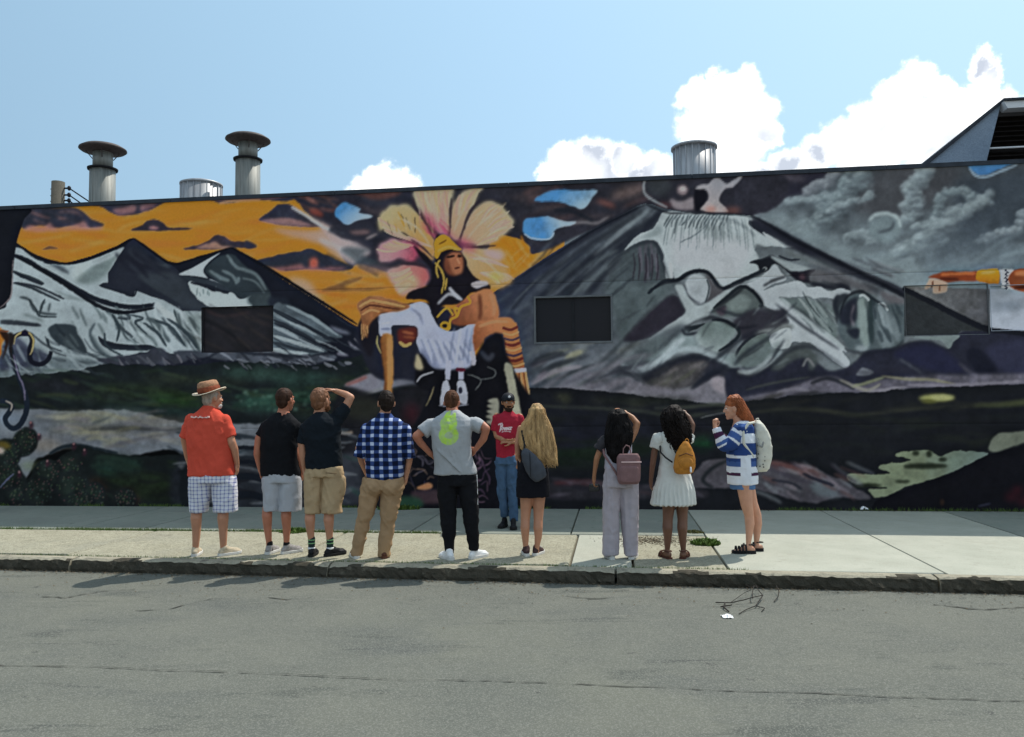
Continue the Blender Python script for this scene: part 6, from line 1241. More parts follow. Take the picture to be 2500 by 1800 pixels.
    def hand(s, w, d, n, size=1.0, curl=.35, side=1, spread=.12, sh=None):
        "w wrist, d direction of the fingers, n direction the palm faces"
        sh = sh or s.b; d = Vector(d).normalized(); n = Vector(n); n = (n-d*n.dot(d)).normalized(); a = d.cross(n)*side; z = size
        Mx = Matrix((a, d, n)).transposed()
        sh.ell(w+d*.052*z, .040*z, .054*z, .0155*z, Mx); sh.ell(w+d*.03*z+a*.02*z, .026*z, .032*z, .017*z, Mx); sh.cap(w-d*.02*z, w+d*.03*z, .026*z, .024*z)
        for i, (o, L_) in enumerate(((.029,.070),(.010,.080),(-.010,.075),(-.028,.058))):
            q = w+d*(.088-.006*(i == 3))*z+a*o*z; dr = (d+a*(o*spread*20*.3)).normalized(); r = (.0093-.0006*i)*z; cu = curl
            pts = [w+d*.055*z+a*o*.8*z, q]; ang = 0
            for seg, fr in enumerate((.45, .32, .26)):
                ang += cu*(1.0+.25*seg); dd = dr*math.cos(ang)+n*math.sin(ang); pts.append(pts[-1]+dd*L_*fr*z)
            sh.chain(pts, [r*1.1, r*1.1, r, r*.92, r*.8], 8)
        t0 = w+d*.022*z+a*.028*z; t1 = t0+(d*.6+a*.75+n*.25).normalized()*.038*z; t2 = t1+(d*.85+a*.3+n*.35).normalized()*.032*z; t3 = t2+(d*.95+n*.35).normalized()*.024*z
        sh.chain([t0, t1, t2, t3], [.0145*z, .0125*z, .0105*z, .009*z], 8)
    def foot(s, ankle, yaw, size=1.0):
        "bare foot in the body"
        f = Vector((math.sin(yaw), math.cos(yaw), 0)); a = Vector((f.y, -f.x, 0)); an = Vector(ankle); g = Vector((an.x, an.y, 0))
        h = g-f*.045*size
        s.b.cap(an, h+Vector((0,0,.045)), .036*size, .033*size); s.b.cap(h+Vector((0,0,.036)), g+f*.10*size+Vector((0,0,.028)), .030*size, .030*size); s.b.cap(an+f*.01, g+f*.11*size+Vector((0,0,.03)), .034*size, .022*size)
        s.b.ell(g+f*.13*size+Vector((0,0,.026)), .044*size, .05*size, .020*size, Matrix((a, f, Vector((0,0,1)))).transposed())
        for i in range(5):
            o = (i-2)*.017; r = (.012, .0085, .008, .0078, .0075)[i]*size; q = g+f*(.165-.008*i)*size+a*o*size*(-1); s.b.cap(q+Vector((0,0,.02)), q+f*.028*size+Vector((0,0,.013)), r, r*.9, 8)
        return g, f, a
    def shoe(s, ax, ay, d, yaw, mat, sole=M_sole, L_=.28, W_=.098, name='shoe', high=.085, stripe=None):
        "ankle at zoom px (ax, ay) and depth offset d; yaw 0 points away from the camera"
        an = s.p(ax, ay, d); f = Vector((math.sin(yaw), math.cos(yaw), 0)); a = Vector((f.y, -f.x, 0)); g = Vector((an.x, an.y, 0)); s0 = g-f*.072
        def prof(t):    # half width along the shoe
            return W_/2*(.62+.30*math.sin(min(1, t*1.6)*1.57)+.10*math.sin(t*3.1)) if t < .78 else W_/2*math.sqrt(max(0, 1-((t-.78)/.225)**2))*1.02
        sh = Sh(); rs = []; N_ = 9
        outline = [(t, prof(t)) for t in [.0, .04, .12, .25, .4, .55, .7, .8, .88, .94, .985, 1.0]]
        outline[0] = (0, W_*.2)
        so_ = Sh(); ring = [(t, w) for t, w in outline]+[(t, -w) for t, w in outline[::-1]]
        for z, m_ in ((0.0, .96), (.006, 1.0), (.026, 1.0), (.030, .97)): rs.append([s0+f*(t*L_)+a*w*m_+Vector((0,0,z+(.010*max(0,(t-.75)/.25)**2 if z < .01 else .006*(t > .8)))) for t, w in ring])
        so_.rings(rs)
        up = Sh(); up.cap(s0+f*.035+Vector((0,0,.045)), s0+f*.10+Vector((0,0,.055)), .033, .037); up.cap(s0+f*.05+Vector((0,0,.045)), s0+f*(L_-.055)+Vector((0,0,.040)), .036, .031); up.cap(s0+f*.10+Vector((0,0,.065)), s0+f*(L_-.06)+Vector((0,0,.044)), .036, .024)
        up.ell(s0+f*(L_-.07)+Vector((0,0,.036)), W_*.46, .062, .026, Matrix((a, f, Vector((0,0,1)))).transposed()); up.ell(s0+f*.05+Vector((0,0,.045)), W_*.38, .05, .036, Matrix((a, f, Vector((0,0,1)))).transposed())
        up.cap(s0+f*.052+Vector((0,0,.05)), g+Vector((0,0,high)), .038, .040)
        # keep above the ground
        up.v = [(x, y, max(z, .012)) for x, y, z in up.v]
        o = fuse(up, name, mat, s.e, .0065, 3, lambda P, n: .0015*vn3(P*60)); so_.obj('sole', sole, o, False)
        lc = Sh()
        for i in range(4):
            q = s0+f*(.115+.022*i)+Vector((0,0,.102-.011*i)); lc.cap(q-a*.020, q+a*.020, .0028, .0028, 6)
        lc.obj('laces', sole, o)
        return an
    def sandal(s, g, f, a, mat, L_=.26, W_=.092, chunky=.02, straps=((.11,.052),(.16,.047)), back=True):
        sh = Sh(); s0 = g-f*.078; rs = []
        ol = [(0,.5),(.05,.72),(.2,.8),(.45,.8),(.65,1),(.8,1.04),(.92,.8),(1,.35)]; ring = [(t, w*W_/2) for t, w in ol]+[(t, -w*W_/2) for t, w in ol[::-1]]
        for z in (0, chunky): rs.append([s0+f*(t*L_)+a*w+Vector((0,0,z)) for t, w in ring])
        sh.rings(rs); o = sh.obj('sandal', mat, s.e, False)
        for t, w in straps:
            st = Sh(); n = 8; pts = [s0+f*(t+.04)+a*(math.cos(math.pi*i/n)*w)+Vector((0,0,chunky*.5+math.sin(math.pi*i/n)*(.062+chunky*.5 if t < .13 else .05+chunky*.4))) for i in range(n+1)]
            for q in range(-1, 2): st.chain([p_+f*.006*q for p_ in pts], [.0042]*(n+1), 6)
            st.obj('strap', mat, o)
        if back:
            st = Sh(); n = 10; pts = [s0+f*(.075-.07*math.sin(math.pi*i/n))+a*(math.cos(math.pi*i/n)*.036)+Vector((0,0,.065+chunky)) for i in range(n+1)]
            st.chain(pts, [.006]*(n+1), 6); st.obj('strap', mat, o)
    def done(s, vox=.0072, deci=None):
        # trunk under the clothes ties head, arms and legs into one figure
        top = s.nb-Vector((0,0,.05)); arms = [e for e in s.ends if e.z > .9]; legs = [e for e in s.ends if e.z <= .9+.1 and e.z < 1.0 and e not in arms]
        if not legs: legs = [Vector((-.08,0,.8)), Vector((.08,0,.8))]
        cx = (top.x+sum(l.x for l in legs)/len(legs))/2; chest = Vector((top.x, top.y, top.z-.16)); pel = Vector((cx, 0, .96*top.z/1.5))
        s.b.chain([top, chest, pel], [.05, .075, .08])
        for e in arms: s.b.cap(chest+Vector((0,0,.05)), e, .055, .04)
        for e in legs:
            hip = pel+Vector((.07 if e.x > cx else -.07, 0, -.04)); s.b.cap(pel, hip, .07, .07); s.b.cap(hip, e, .05 if e.z < .3 else .06, .03 if e.z < .3 else .06)
        return fuse(s.b, 'body', s.sk, s.e, vox, 3, lambda P, n: .0008*vn3(P*30), deci=deci)
def cone(sh, a, b, ra, rb, seg=18): sh.cap(a, b, ra, rb, seg, True)
def strands(name, roots, mat, parent, n_, rad=.004, seg=7):
    pass
SK_fair = skin('skin_fair_tanned', (.47,.225,.135)); SK_pale = skin('skin_pale', (.56,.29,.19)); SK_red = skin('skin_sunburnt', (.44,.17,.10)); SK_tan = skin('skin_tan', (.36,.165,.085)); SK_brown = skin('skin_brown', (.16,.075,.045))
# ---------------------------------------------------------------- 1 man in the straw hat
P1 = Person(420, 900, 3.267, 300, 1492, 'older man in a straw hat, red T-shirt and blue plaid shorts, leftmost of the group', SK_fair)
M_red = fabric('coral_red_jersey', (.60,.078,.046), .1, 7, .3)
neck = P1.p(300, 300, 0)
P1.head(322, 238, 118, .01, yaw=.82, pitch=.05, neck=neck)
for side in (0, 1):
    if side == 0:
        L = P1.limb(P1.b, [(135,430,0,34),(100,560,.0,31),(122,690,.10,26),(150,800,.26,19)]); P1.hand(L[-1], (.5,.6,-.3), (1,-.3,0), curl=.5, side=-1)
    else:
        L = P1.limb(P1.b, [(428,430,0,34),(475,590,-.02,34),(497,640,0,30),(518,760,.05,20)]); P1.hand(L[-1], (0,.1,-1), (-1,.1,0), 1.02, curl=.4, side=1)
for x0, x1, x2, w in ((222,195,188,1),(392,408,410,1)):
    P1.limb(P1.b, [(x0,860,0,70),(x0*.5+x1*.5,1040,.01,50),(x1+2,1120,.01,40),(x1-2,1190,-.02,44),(x1,1290,-.01,34),(x2,1430,0,25),(x2,1465,0,24)])
P1.done()
hair = P1.hair_short(hairmat('grey_hair', (.33,.27,.22)), .003)
b = Sh(); k = P1.hk
b.ell(P1.L((0,.06,-.085)), .045*k, .04*k, .035*k, P1.Mh); b.ell(P1.L((0,.088,-.052)), .028*k, .012*k, .008*k, P1.Mh); fuse(b, 'beard', hairmat('white_beard', (.62,.58,.54)), P1.e, .006, 1, lambda P, n: .002*vn3(P*80))
# hat
hat_m = fabric('straw', (.72,.60,.45), .25, 40, .8, .8); band_m = fabric('rust_hat_crown', (.22,.06,.03), .3, 30, .6, .8)
crown_m = fabric('brown_straw', (.36,.19,.11), .25, 40, .8, .8); hs = Sh(); hc = P1.p(300, 196, .01); tilt = Matrix.Rotation(-.20, 3, 'Y') @ Matrix.Rotation(.10, 3, 'X')
def hring(r1, r2, z, wv=0): return [hc+tilt@Vector((r1*math.cos(t), r2*math.sin(t), z+wv*math.cos(2*t+.3))) for t in [2*math.pi*i/40 for i in range(40)]]
kx = 131*P1.k
hs.rings([hring(kx,kx*1.1,.012,.014), hring(kx*.99,kx*1.09,.022,.014), hring(kx*.8,kx*.88,.012,.008), hring(kx*.62,kx*.74,.010,.002), hring(kx*.58,kx*.70,.02), hring(kx*.57,kx*.68,.004), hring(kx*.62,kx*.74,-.002,.002), hring(kx*.8,kx*.88,.002,.008)])
hat = hs.obj('hat', hat_m, P1.e)
h2 = Sh(); h2.rings([hring(kx*.67,kx*.77,.006), hring(kx*.66,kx*.76,.062), hring(kx*.63,kx*.73,.074)]); h2.obj('hat_band', band_m, hat)
h2 = Sh(); h2.rings([hring(kx*.62,kx*.72,.062), hring(kx*.62,kx*.72,.095), hring(kx*.55,kx*.63,.132), hring(kx*.38,kx*.46,.145), hring(kx*.18,kx*.30,.128), hring(kx*.04,kx*.08,.122)]); h2.obj('crown', crown_m, hat)
t = Sh(); P1.torso(t, [(852,132,497,.165,.02),(820,134,494,.165,.02),(700,138,478,.165,.02),(600,128,462,.165,.01),(500,120,456,.155,.0),(430,130,446,.145,0),(385,152,424,.125,0),(355,190,390,.105,.0),(325,235,355,.08,.0),(300,258,338,.062,.0)])
cone(t, P1.p(152,425), P1.p(100,552,0), .066, .064); cone(t, P1.p(424,425), P1.p(472,548,-.01), .070, .068); t.ell(P1.p(160,412), .074,.078,.068); t.ell(P1.p(415,412), .078,.08,.068)
tee = fuse(t, 't_shirt', M_red, P1.e, .0085, 4, folds(.005, 7, 5, 1))
# tiny line of white print across the shoulders
M_print = fabric('white_print', (.8,.55,.5), .05)
tp = Sh()
for i in range(13):
    if i in (4, 9): continue
    q = P1.p(152+i*11, 392+2*(i % 3), -.150); hgt = .012 if i % 3 else .018; tp.box((q.x, q.y-.012, q.z), (q.x+.016, q.y+.02, q.z+hgt))
tp.obj('back_print', M_print, tee, False)['kind'] = 'stuff'
sh_m = plaid('pale_blue_plaid', (.16,.18,.36), (.42,.43,.56), (.66,.66,.70), .042, .30)
t = Sh(); P1.torso(t, [(905,142,502,.16,.02),(840,146,496,.155,.02),(830,150,490,.14,.02)])
def leg_tube(P, sh, xt, wt, yt, xb, wb, yb, dt=.0, db=.0, dep=1.0, n=7):
    rs = []
    for i in range(n):
        u = i/(n-1); x = xt+(xb-xt)*u; w_ = (wt+(wb-wt)*u)*P.k; y = yt+(yb-yt)*u; c = P.p(x, y, dt+(db-dt)*u)
        rs.append((c, w_, w_*dep, 0))
    sh.loft(rs[::-1], 24, 2.1)
leg_tube(P1, t, 236, 94, 870, 212, 64, 1140, .02, .01, 1.15); leg_tube(P1, t, 412, 94, 870, 432, 94, 1140, .02, .01, .85)
fuse(t, 'shorts', sh_m, P1.e, .0085, 3, folds(.006, 9, 4, 2))
M_tan = fabric('tan_canvas_shoe', (.50,.42,.30), .2, 20)
P1.shoe(186, 1440, 0, -.15, M_tan); P1.shoe(418, 1440, 0, .75, M_tan)
# ---------------------------------------------------------------- 2 man in black tee, grey shorts
P2 = Person(600, 900, 3.267, 258, 1476, 'man in black T-shirt and pale grey shorts with short black socks', SK_red)
M_blk = fabric('black_jersey', (.008,.0085,.011), .2, 7, .3); M_nvy = fabric('dark_navy_jersey', (.008,.012,.017), .2, 7, .3)
P2.head(315, 250, 124, 0, yaw=.42, pitch=.06, neck=P2.p(300, 335))
L = P2.limb(P2.b, [(160,462,0,32),(106,560,.0,33),(92,680,.0,30),(118,815,.06,20)]); P2.hand(L[-1], (.15,.15,-1), (1,0,.1), .98, .4, side=-1)
L = P2.limb(P2.b, [(400,462,0,32),(378,570,.0,33),(402,690,.0,30),(448,815,.05,20)]); P2.hand(L[-1], (.05,.1,-1), (-1,.2,0), .98, .45, side=1)
for x0, x1, x2 in ((215,170,185),(335,322,325)):
    P2.limb(P2.b, [(x0,860,0,60),(x0*.5+x1*.5,1040,.01,46),(x1+2,1110,.01,37),(x1,1175,-.02,41),(x1+4,1270,-.01,32),(x2,1385,0,23),(x2,1450,0,22)])
P2.done(); P2.hair_short(hairmat('dark_brown_hair', (.045,.022,.014)), .002)
b = Sh(); b.ell(P2.L((0,-.035,.082)), .045*P2.hk, .045*P2.hk, .034*P2.hk, P2.Mh); fuse(b, 'bald_spot', skin('scalp', (.50,.30,.20)), P2.e, .006, 2)
t = Sh(); P2.torso(t, [(852,128,432,.135,.02),(815,122,432,.14,.02),(700,124,420,.14,.01),(600,122,412,.145,0),(520,120,418,.14,0),(455,128,430,.13,0),(415,150,412,.115,0),(385,190,380,.095,0),(350,242,350,.065,0)])
cone(t, P2.p(162,460), P2.p(112,540,0), .062, .058); cone(t, P2.p(398,460), P2.p(386,555,0), .068, .062); t.ell(P2.p(166,456), .068,.07,.06); t.ell(P2.p(392,456), .072,.07,.06)
fuse(t, 't_shirt', M_blk, P2.e, .0085, 4, folds(.005, 7, 5, 3))
t = Sh(); P2.torso(t, [(905,142,440,.14,.02),(835,146,430,.135,.02),(825,150,425,.12,.02)]); leg_tube(P2, t, 212, 78, 870, 205, 62, 1135, .02, .01, 1.1); leg_tube(P2, t, 358, 84, 870, 352, 88, 1135, .02, .01, .95)
fuse(t, 'shorts', fabric('pale_grey_twill', (.40,.41,.44), .08, 7), P2.e, .0085, 3, folds(.005, 9, 4, 4))
M_sock = fabric('black_sock', (.012,.012,.013)); M_gshoe = fabric('grey_mesh_shoe', (.30,.28,.27), .3, 25)
for x in (190, 325):
    t = Sh(); t.cap(P2.p(x, 1392), P2.p(x, 1455), .037, .038); fuse(t, 'sock', M_sock, P2.e, .006, 1)
P2.shoe(190, 1440, 0, .2, M_gshoe); P2.shoe(328, 1440, 0, .75, M_gshoe)
# ---------------------------------------------------------------- 3 man with hand on forehead
P3 = Person(600, 900, 3.267, 625, 1496, 'red-haired man in dark tee and khaki shorts shading his eyes with a raised arm', SK_fair)
P3.head(600, 256, 132, 0, yaw=.45, pitch=.12, neck=P3.p(590, 345))
L = P3.limb(P3.b, [(478,470,0,32),(448,600,0,33),(458,700,0,29),(466,800,.04,20)]); P3.hand(L[-1], (0,.12,-1), (1,.1,0), .98, .45, side=-1)
L = P3.limb(P3.b, [(725,400,.02,40),(795,310,.05,36),(836,232,.06,31),(800,208,.07,29),(720,180,.10,21)]); P3.hand(L[-1], (-.9,.05,.25), (-.1,-.1,-1), .98, .25, side=1)
for x0, x1, x2 in ((545,512,524),(665,662,670)):
    P3.limb(P3.b, [(x0,860,0,58),(x0*.5+x1*.5,1060,.01,46),(x1+2,1140,.01,38),(x1,1205,-.02,42),(x1+4,1300,-.01,31),(x2,1385,0,23),(x2,1460,0,22)])
P3.done(); P3.hair_short(hairmat('copper_hair', (.17,.072,.034)), .005, vol=1.04)
b = Sh(); k = P3.hk; b.ell(P3.L((0,.055,-.08)), .05*k, .042*k, .04*k, P3.Mh); b.ell(P3.L((0,.02,-.06)), .068*k, .04*k, .045*k, P3.Mh); fuse(b, 'beard', hairmat('copper_beard', (.22,.085,.035)), P3.e, .006, 1, lambda P, n: .002*vn3(P*80))
t = Sh(); P3.torso(t, [(792,478,768,.135,.02),(760,480,768,.14,.02),(650,478,760,.14,.01),(560,466,758,.145,0),(480,448,756,.14,0),(435,458,752,.13,0),(405,482,735,.115,0),(378,525,690,.09,0),(352,560,640,.065,0)])
cone(t, P3.p(484,465), P3.p(450,598,0), .062, .062); cone(t, P3.p(715,420,.02), P3.p(806,300,.055), .085, .066); t.ell(P3.p(488,462), .064,.07,.06); t.ell(P3.p(715,420,.01), .082,.08,.075)
fuse(t, 't_shirt', M_nvy, P3.e, .0085, 4, folds(.006, 7, 5, 5, 1.0))
M_khaki = fabric('khaki_twill', (.42,.30,.175), .12, 8)
t = Sh(); P3.torso(t, [(860,478,772,.14,.02),(790,482,765,.135,.02),(782,486,760,.12,.02)]); leg_tube(P3, t, 545, 76, 830, 532, 60, 1150, .02, .01, 1.1); leg_tube(P3, t, 692, 82, 830, 686, 84, 1150, .02, .01, .95)
t.cap(P3.p(768,880,0), P3.p(762,1000,0), .035, .032)
sh3 = fuse(t, 'shorts', M_khaki, P3.e, .0085, 3, folds(.007, 9, 5, 6))
t = Sh(); q0, q1 = P3.p(640,832,-.125), P3.p(722,838,-.10); t.cap(q0, q1, .006, .006, 6); t.obj('pocket_flap', fabric('dark_khaki_seam', (.20,.14,.08)), sh3)  # thin pocket seam in a darker khaki
M_gsock = fabric('dark_sock', (.02,.035,.035)); M_lime = fabric('green_stripe', (.22,.42,.20))
for x in (525, 672):
    t = Sh(); t.cap(P3.p(x, 1355), P3.p(x, 1450), .040, .037); so2 = fuse(t, 'sock', M_gsock, P3.e, .006, 1)
    for yy in (1362, 1388):
        t = Sh(); q = P3.p(x, yy); t.cap(q, q-Vector((0,0,.010)), .0425, .0425, 20, True); t.obj('stripe', M_lime, so2)
    t = Sh(); q = P3.p(x, 1425); t.cap(q, q-Vector((0,0,.02)), .0415, .0415, 20, True); t.obj('white_cuff', fabric('white_knit', (.75,.75,.75)), so2)
M_bshoe = fabric('black_shoe', (.014,.014,.016), .2, 20, .2, .6)
P3.shoe(527, 1455, 0, -.05, M_bshoe, M_blksole); P3.shoe(672, 1455, 0, .8, M_bshoe, M_blksole)
# ---------------------------------------------------------------- 4 man in the plaid shirt
P4 = Person(820, 900, 3.267, 280, 1508, 'man in a navy and white plaid shirt and tan trousers', SK_fair)
P4.head(402, 276, 126, 0, yaw=-.25, pitch=.05, neck=P4.p(390, 365))
L = P4.limb(P4.b, [(252,490,0,32),(186,640,0,34),(205,740,.08,26),(250,850,.22,19)]); P4.hand(L[-1], (.3,.4,-.6), (1,0,.2), .98, .5, side=-1)
L = P4.limb(P4.b, [(550,490,0,32),(592,660,0,34),(585,740,.02,26),(562,850,.05,19)]); P4.hand(L[-1], (-.1,.1,-1), (-1,.2,0), .98, .4, side=1)
P4.limb(P4.b, [(190,1420,0,24),(170,1490,0,22)]); P4.limb(P4.b, [(385,1420,0,24),(385,1500,0,22)])
P4.done(); P4.hair_short(hairmat('dark_hair', (.020,.013,.010)), .004, vol=1.05)
M_plaid = plaid('navy_check', (.005,.010,.035), (.035,.065,.20), (.55,.61,.80), .100, .60, .088)
t = Sh(); P4.torso(t, [(886,262,520,.13,.02),(850,246,538,.14,.02),(720,240,548,.14,.01),(620,236,560,.145,0),(540,224,570,.145,0),(480,222,572,.135,0),(440,240,552,.12,0),(412,275,515,.10,0),(385,325,460,.075,0),(355,345,438,.062,0)])
cone(t, P4.p(248,490), P4.p(190,690,0), .070, .060); cone(t, P4.p(553,490), P4.p(590,700,0), .072, .060); t.ell(P4.p(256,485), .074,.078,.07); t.ell(P4.p(545,485), .076,.078,.07)
sh4 = fuse(t, 'plaid_shirt', M_plaid, P4.e, .0085, 3, folds(.004, 7, 5, 7)); 
t = Sh(); cone(t, P4.p(194,672), P4.p(184,706,0), .065, .066); t.obj('cuff', M_plaid, sh4); t = Sh(); cone(t, P4.p(588,682), P4.p(592,716,0), .063, .064); t.obj('cuff', M_plaid, sh4)
M_tanp = fabric('tan_chino', (.35,.225,.125), .12, 8)
t = Sh(); P4.torso(t, [(960,206,542,.14,.02),(880,218,540,.135,.02),(868,226,536,.12,.02)]); leg_tube(P4, t, 290, 86, 930, 222, 56, 1210, .02, -.01, 1.1); leg_tube(P4, t, 222, 57, 1200, 168, 46, 1490, -.01, 0, 1.0); leg_tube(P4, t, 450, 92, 930, 418, 62, 1210, .02, -.01, 1.0); leg_tube(P4, t, 418, 62, 1200, 385, 49, 1500, -.01, 0, 1.0)
t.ell(P4.p(300,950,-.06), .10,.09,.10); t.ell(P4.p(440,950,-.06), .10,.09,.10)
fuse(t, 'trousers', M_tanp, P4.e, .0085, 3, folds(.007, 8, 6, 8, .9))
M_brn = fabric('brown_leather', (.10,.04,.025), .2, 20, .2, .5); P4.shoe(160, 1490, 0, -.35, M_brn, M_sole); P4.shoe(385, 1500, -.02, -.2, M_brn, M_brn)
# ---------------------------------------------------------------- 5 man in grey tee, hands on hips
P5 = Person(980, 900, 3.267, 480, 1515, 'man with hands on hips, grey T-shirt printed with a lime green 8', SK_red)
P5.head(402, 272, 120, .05, yaw=.05, pitch=-.30, neck=P5.p(408, 345, .01), neckr=.062)
L = P5.limb(P5.b, [(248,440,0,32),(160,505,-.03,36),(118,540,-.05,33),(150,590,-.01,30),(240,688,.05,20)]); P5.hand(L[-1], (.6,.5,-.35), (.6,-.3,-.2), .98, .5, side=-1)
L = P5.limb(P5.b, [(568,436,0,32),(640,450,-.03,36),(676,480,-.05,33),(655,560,-.01,30),(592,645,.05,20)]); P5.hand(L[-1], (-.5,.5,-.5), (-.6,-.3,-.2), .98, .5, side=1)
P5.limb(P5.b, [(383,1430,0,24),(383,1500,0,22)]); P5.limb(P5.b, [(582,1400,0,24),(582,1470,0,22)])
P5.done(); P5.hair_short(hairmat('brown_hair', (.085,.035,.018)), .005, vol=1.06)
def near_seg(x, z, pts, w):
    m = np.zeros(len(x)); 
    for (ax, az), (bx, bz) in zip(pts[:-1], pts[1:]):
        dx, dz = bx-ax, bz-az; t = np.clip(((x-ax)*dx+(z-az)*dz)/(dx*dx+dz*dz+1e-9), 0, 1); d = np.hypot(x-ax-t*dx, z-az-t*dz); m = np.maximum(m, np.clip((w-d)/.005+.5, 0, 1))
    return m
GREY = np.array([.36,.37,.385]); LIME = np.array([.46,.72,.05])
def col5(P, n):
    c8 = P5.p(385, 480); zx = (P[:, 0]-c8.x)/P5.k; zz = (P[:, 2]-c8.z)/P5.k
    m = np.zeros(len(P)); circ = lambda cx, cz, rx, rz: [(cx+rx*math.cos(a), cz+rz*math.sin(a)) for a in np.linspace(0, 2*math.pi, 25)]
    X, Z_ = zx*.01, zz*.01
    for pts, w_ in ((circ(0, -.50, .56, .52), .24), (circ(0, .42, .46, .42), .22), ([(-.42,.75),(-.1,1.25),(.15,.8)], .10), ([(.1,.8),(.45,1.2),(.5,.7)], .10), ([(-.2,.4),(.5,-.3)], .10), ([(-.5,-.2),(.3,.5)], .10), ([(0,1.0),(.05,1.4)], .08)):
        m = np.maximum(m, near_seg(X, Z_, pts, w_))
    E_ = (zx/66)**2+((zz)/118)**2; m = np.maximum(m, .42*np.clip((1.05-E_)*6, 0, 1))
    m *= (.72+.28*vn3(P*38)).clip(.35, 1); m *= (n[:, 1] < .2)
    return GREY*(1-m[:, None])+LIME*m[:, None]
M_g5 = fabric('grey_marl_printed', (.4,.4,.4), .06, 7, .3, attr=True)
t = Sh(); P5.torso(t, [(842,262,600,.15,.03),(790,266,596,.155,.03),(700,262,562,.155,.02),(620,248,552,.155,.01),(540,238,556,.155,0),(460,228,574,.15,0),(415,242,566,.13,0),(385,275,532,.11,0),(360,318,492,.09,.0),(334,356,458,.07,.01)])
cone(t, P5.p(248,442), P5.p(168,512,-.03), .074, .078); cone(t, P5.p(568,436), P5.p(642,470,-.03), .074, .076); t.ell(P5.p(250,440), .076,.08,.062); t.ell(P5.p(566,436), .076,.08,.062)
def f5(P, n):
    d = folds(.004, 6, 4, 9)(P, n); a = P5.p(310, 660); b_ = P5.p(460, 810); dx, dz = b_.x-a.x, b_.z-a.z; t_ = np.clip(((P[:, 0]-a.x)*dx+(P[:, 2]-a.z)*dz)/(dx*dx+dz*dz), 0, 1); dd = (P[:, 0]-a.x)*(-dz)+(P[:, 2]-a.z)*dx; dd /= math.hypot(dx, dz); g_ = np.exp(-((P[:, 0]-a.x-t_*dx)**2+(P[:, 2]-a.z-t_*dz)**2)/.0012)
    return d+g_*(np.where(dd > 0, .012, -.008))*(n[:, 1] < 0)
fuse(t, 't_shirt', M_g5, P5.e, .0075, 3, f5, col5)
M_bp = fabric('black_track_fabric', (.008,.008,.010), .15, 8)
t = Sh(); P5.torso(t, [(930,290,602,.15,.03),(845,296,600,.145,.03),(835,300,596,.13,.03)]); leg_tube(P5, t, 370, 84, 900, 374, 56, 1240, .02, -.01, 1.1); leg_tube(P5, t, 374, 57, 1230, 383, 38, 1475, -.01, 0, 1.0); leg_tube(P5, t, 520, 86, 900, 560, 56, 1230, .02, -.01, 1.05); leg_tube(P5, t, 560, 57, 1220, 582, 38, 1445, -.01, 0, 1.0)
tr = fuse(t, 'track_pants', M_bp, P5.e, .0085, 3, folds(.006, 8, 6, 10))
t = Sh(); t.chain([P5.p(601,850,-.01), P5.p(606,960,-.02), P5.p(609,1085,-.03)], [.0045]*3, 6); t.obj('side_stripe', M_paper, tr)
M_wsh = fabric('white_leather', (.78,.78,.78), .06, 20, .1, .5); P5.shoe(383, 1490, -.05, -.55, M_wsh); P5.shoe(580, 1465, 0, .75, M_wsh)
# ---------------------------------------------------------------- 6 guide facing the group
P6 = Person(980, 900, 3.267, 850, 1262, 'bearded guide in black cap, maroon tee and jeans facing the group from beside the wall', SK_tan)
P6.head(852, 268, 96, -.02, yaw=math.pi-.15, pitch=-.12, neck=P6.p(850, 335))
L = P6.limb(P6.b, [(760,380,0,28),(748,480,.0,25),(760,540,-.04,22),(815,572,-.17,16)]); P6.hand(L[-1], (.9,-.2,-.1), (-.1,.6,.8), .98, .3, side=-1)
L = P6.limb(P6.b, [(945,385,0,28),(962,480,.0,25),(940,560,-.05,22),(880,588,-.18,16)]); P6.hand(L[-1], (-.9,-.1,.15), (.1,.6,-.8), .98, .3, side=1)
P6.done(); P6.hair_short(hairmat('black_hair', (.012,.010,.009)), .003)
b = Sh(); k = P6.hk; b.ell(P6.L((0,.055,-.085)), .052*k, .044*k, .042*k, P6.Mh); b.ell(P6.L((0,.03,-.055)), .070*k, .04*k, .045*k, P6.Mh); b.cap(P6.L((-.025,.092,-.048)), P6.L((.025,.092,-.048)), .008*k, .008*k, 8); fuse(b, 'beard', hairmat('dark_beard', (.025,.014,.010)), P6.e, .006, 1, lambda P, n: .002*vn3(P*80))
h = Sh(); h.ell(P6.L((0,-.004,.048)), .086*k, .104*k, .078*k, P6.Mh); cap_ = fuse(h, 'cap', fabric('black_cap_twill', (.016,.018,.024), .2, 20, .2, .6), P6.e, .006, 2)
h = Sh(); rs = []
for z in (0, .006): rs.append([P6.L((.082*math.cos(t_), .070+.085*max(0, math.sin(t_)), .040+z-.012*abs(math.cos(t_))**2)) for t_ in [2*math.pi*i/24 for i in range(24)]])
h.rings(rs); h.obj('brim', M_blk, cap_); h = Sh(); h.ell(P6.L((0,.094,.078)), .018*k, .008*k, .016*k, P6.Mh); h.obj('badge', M_paper, cap_)
MAR = np.array([.34,.020,.040]); WHT = np.array([.72,.60,.62])
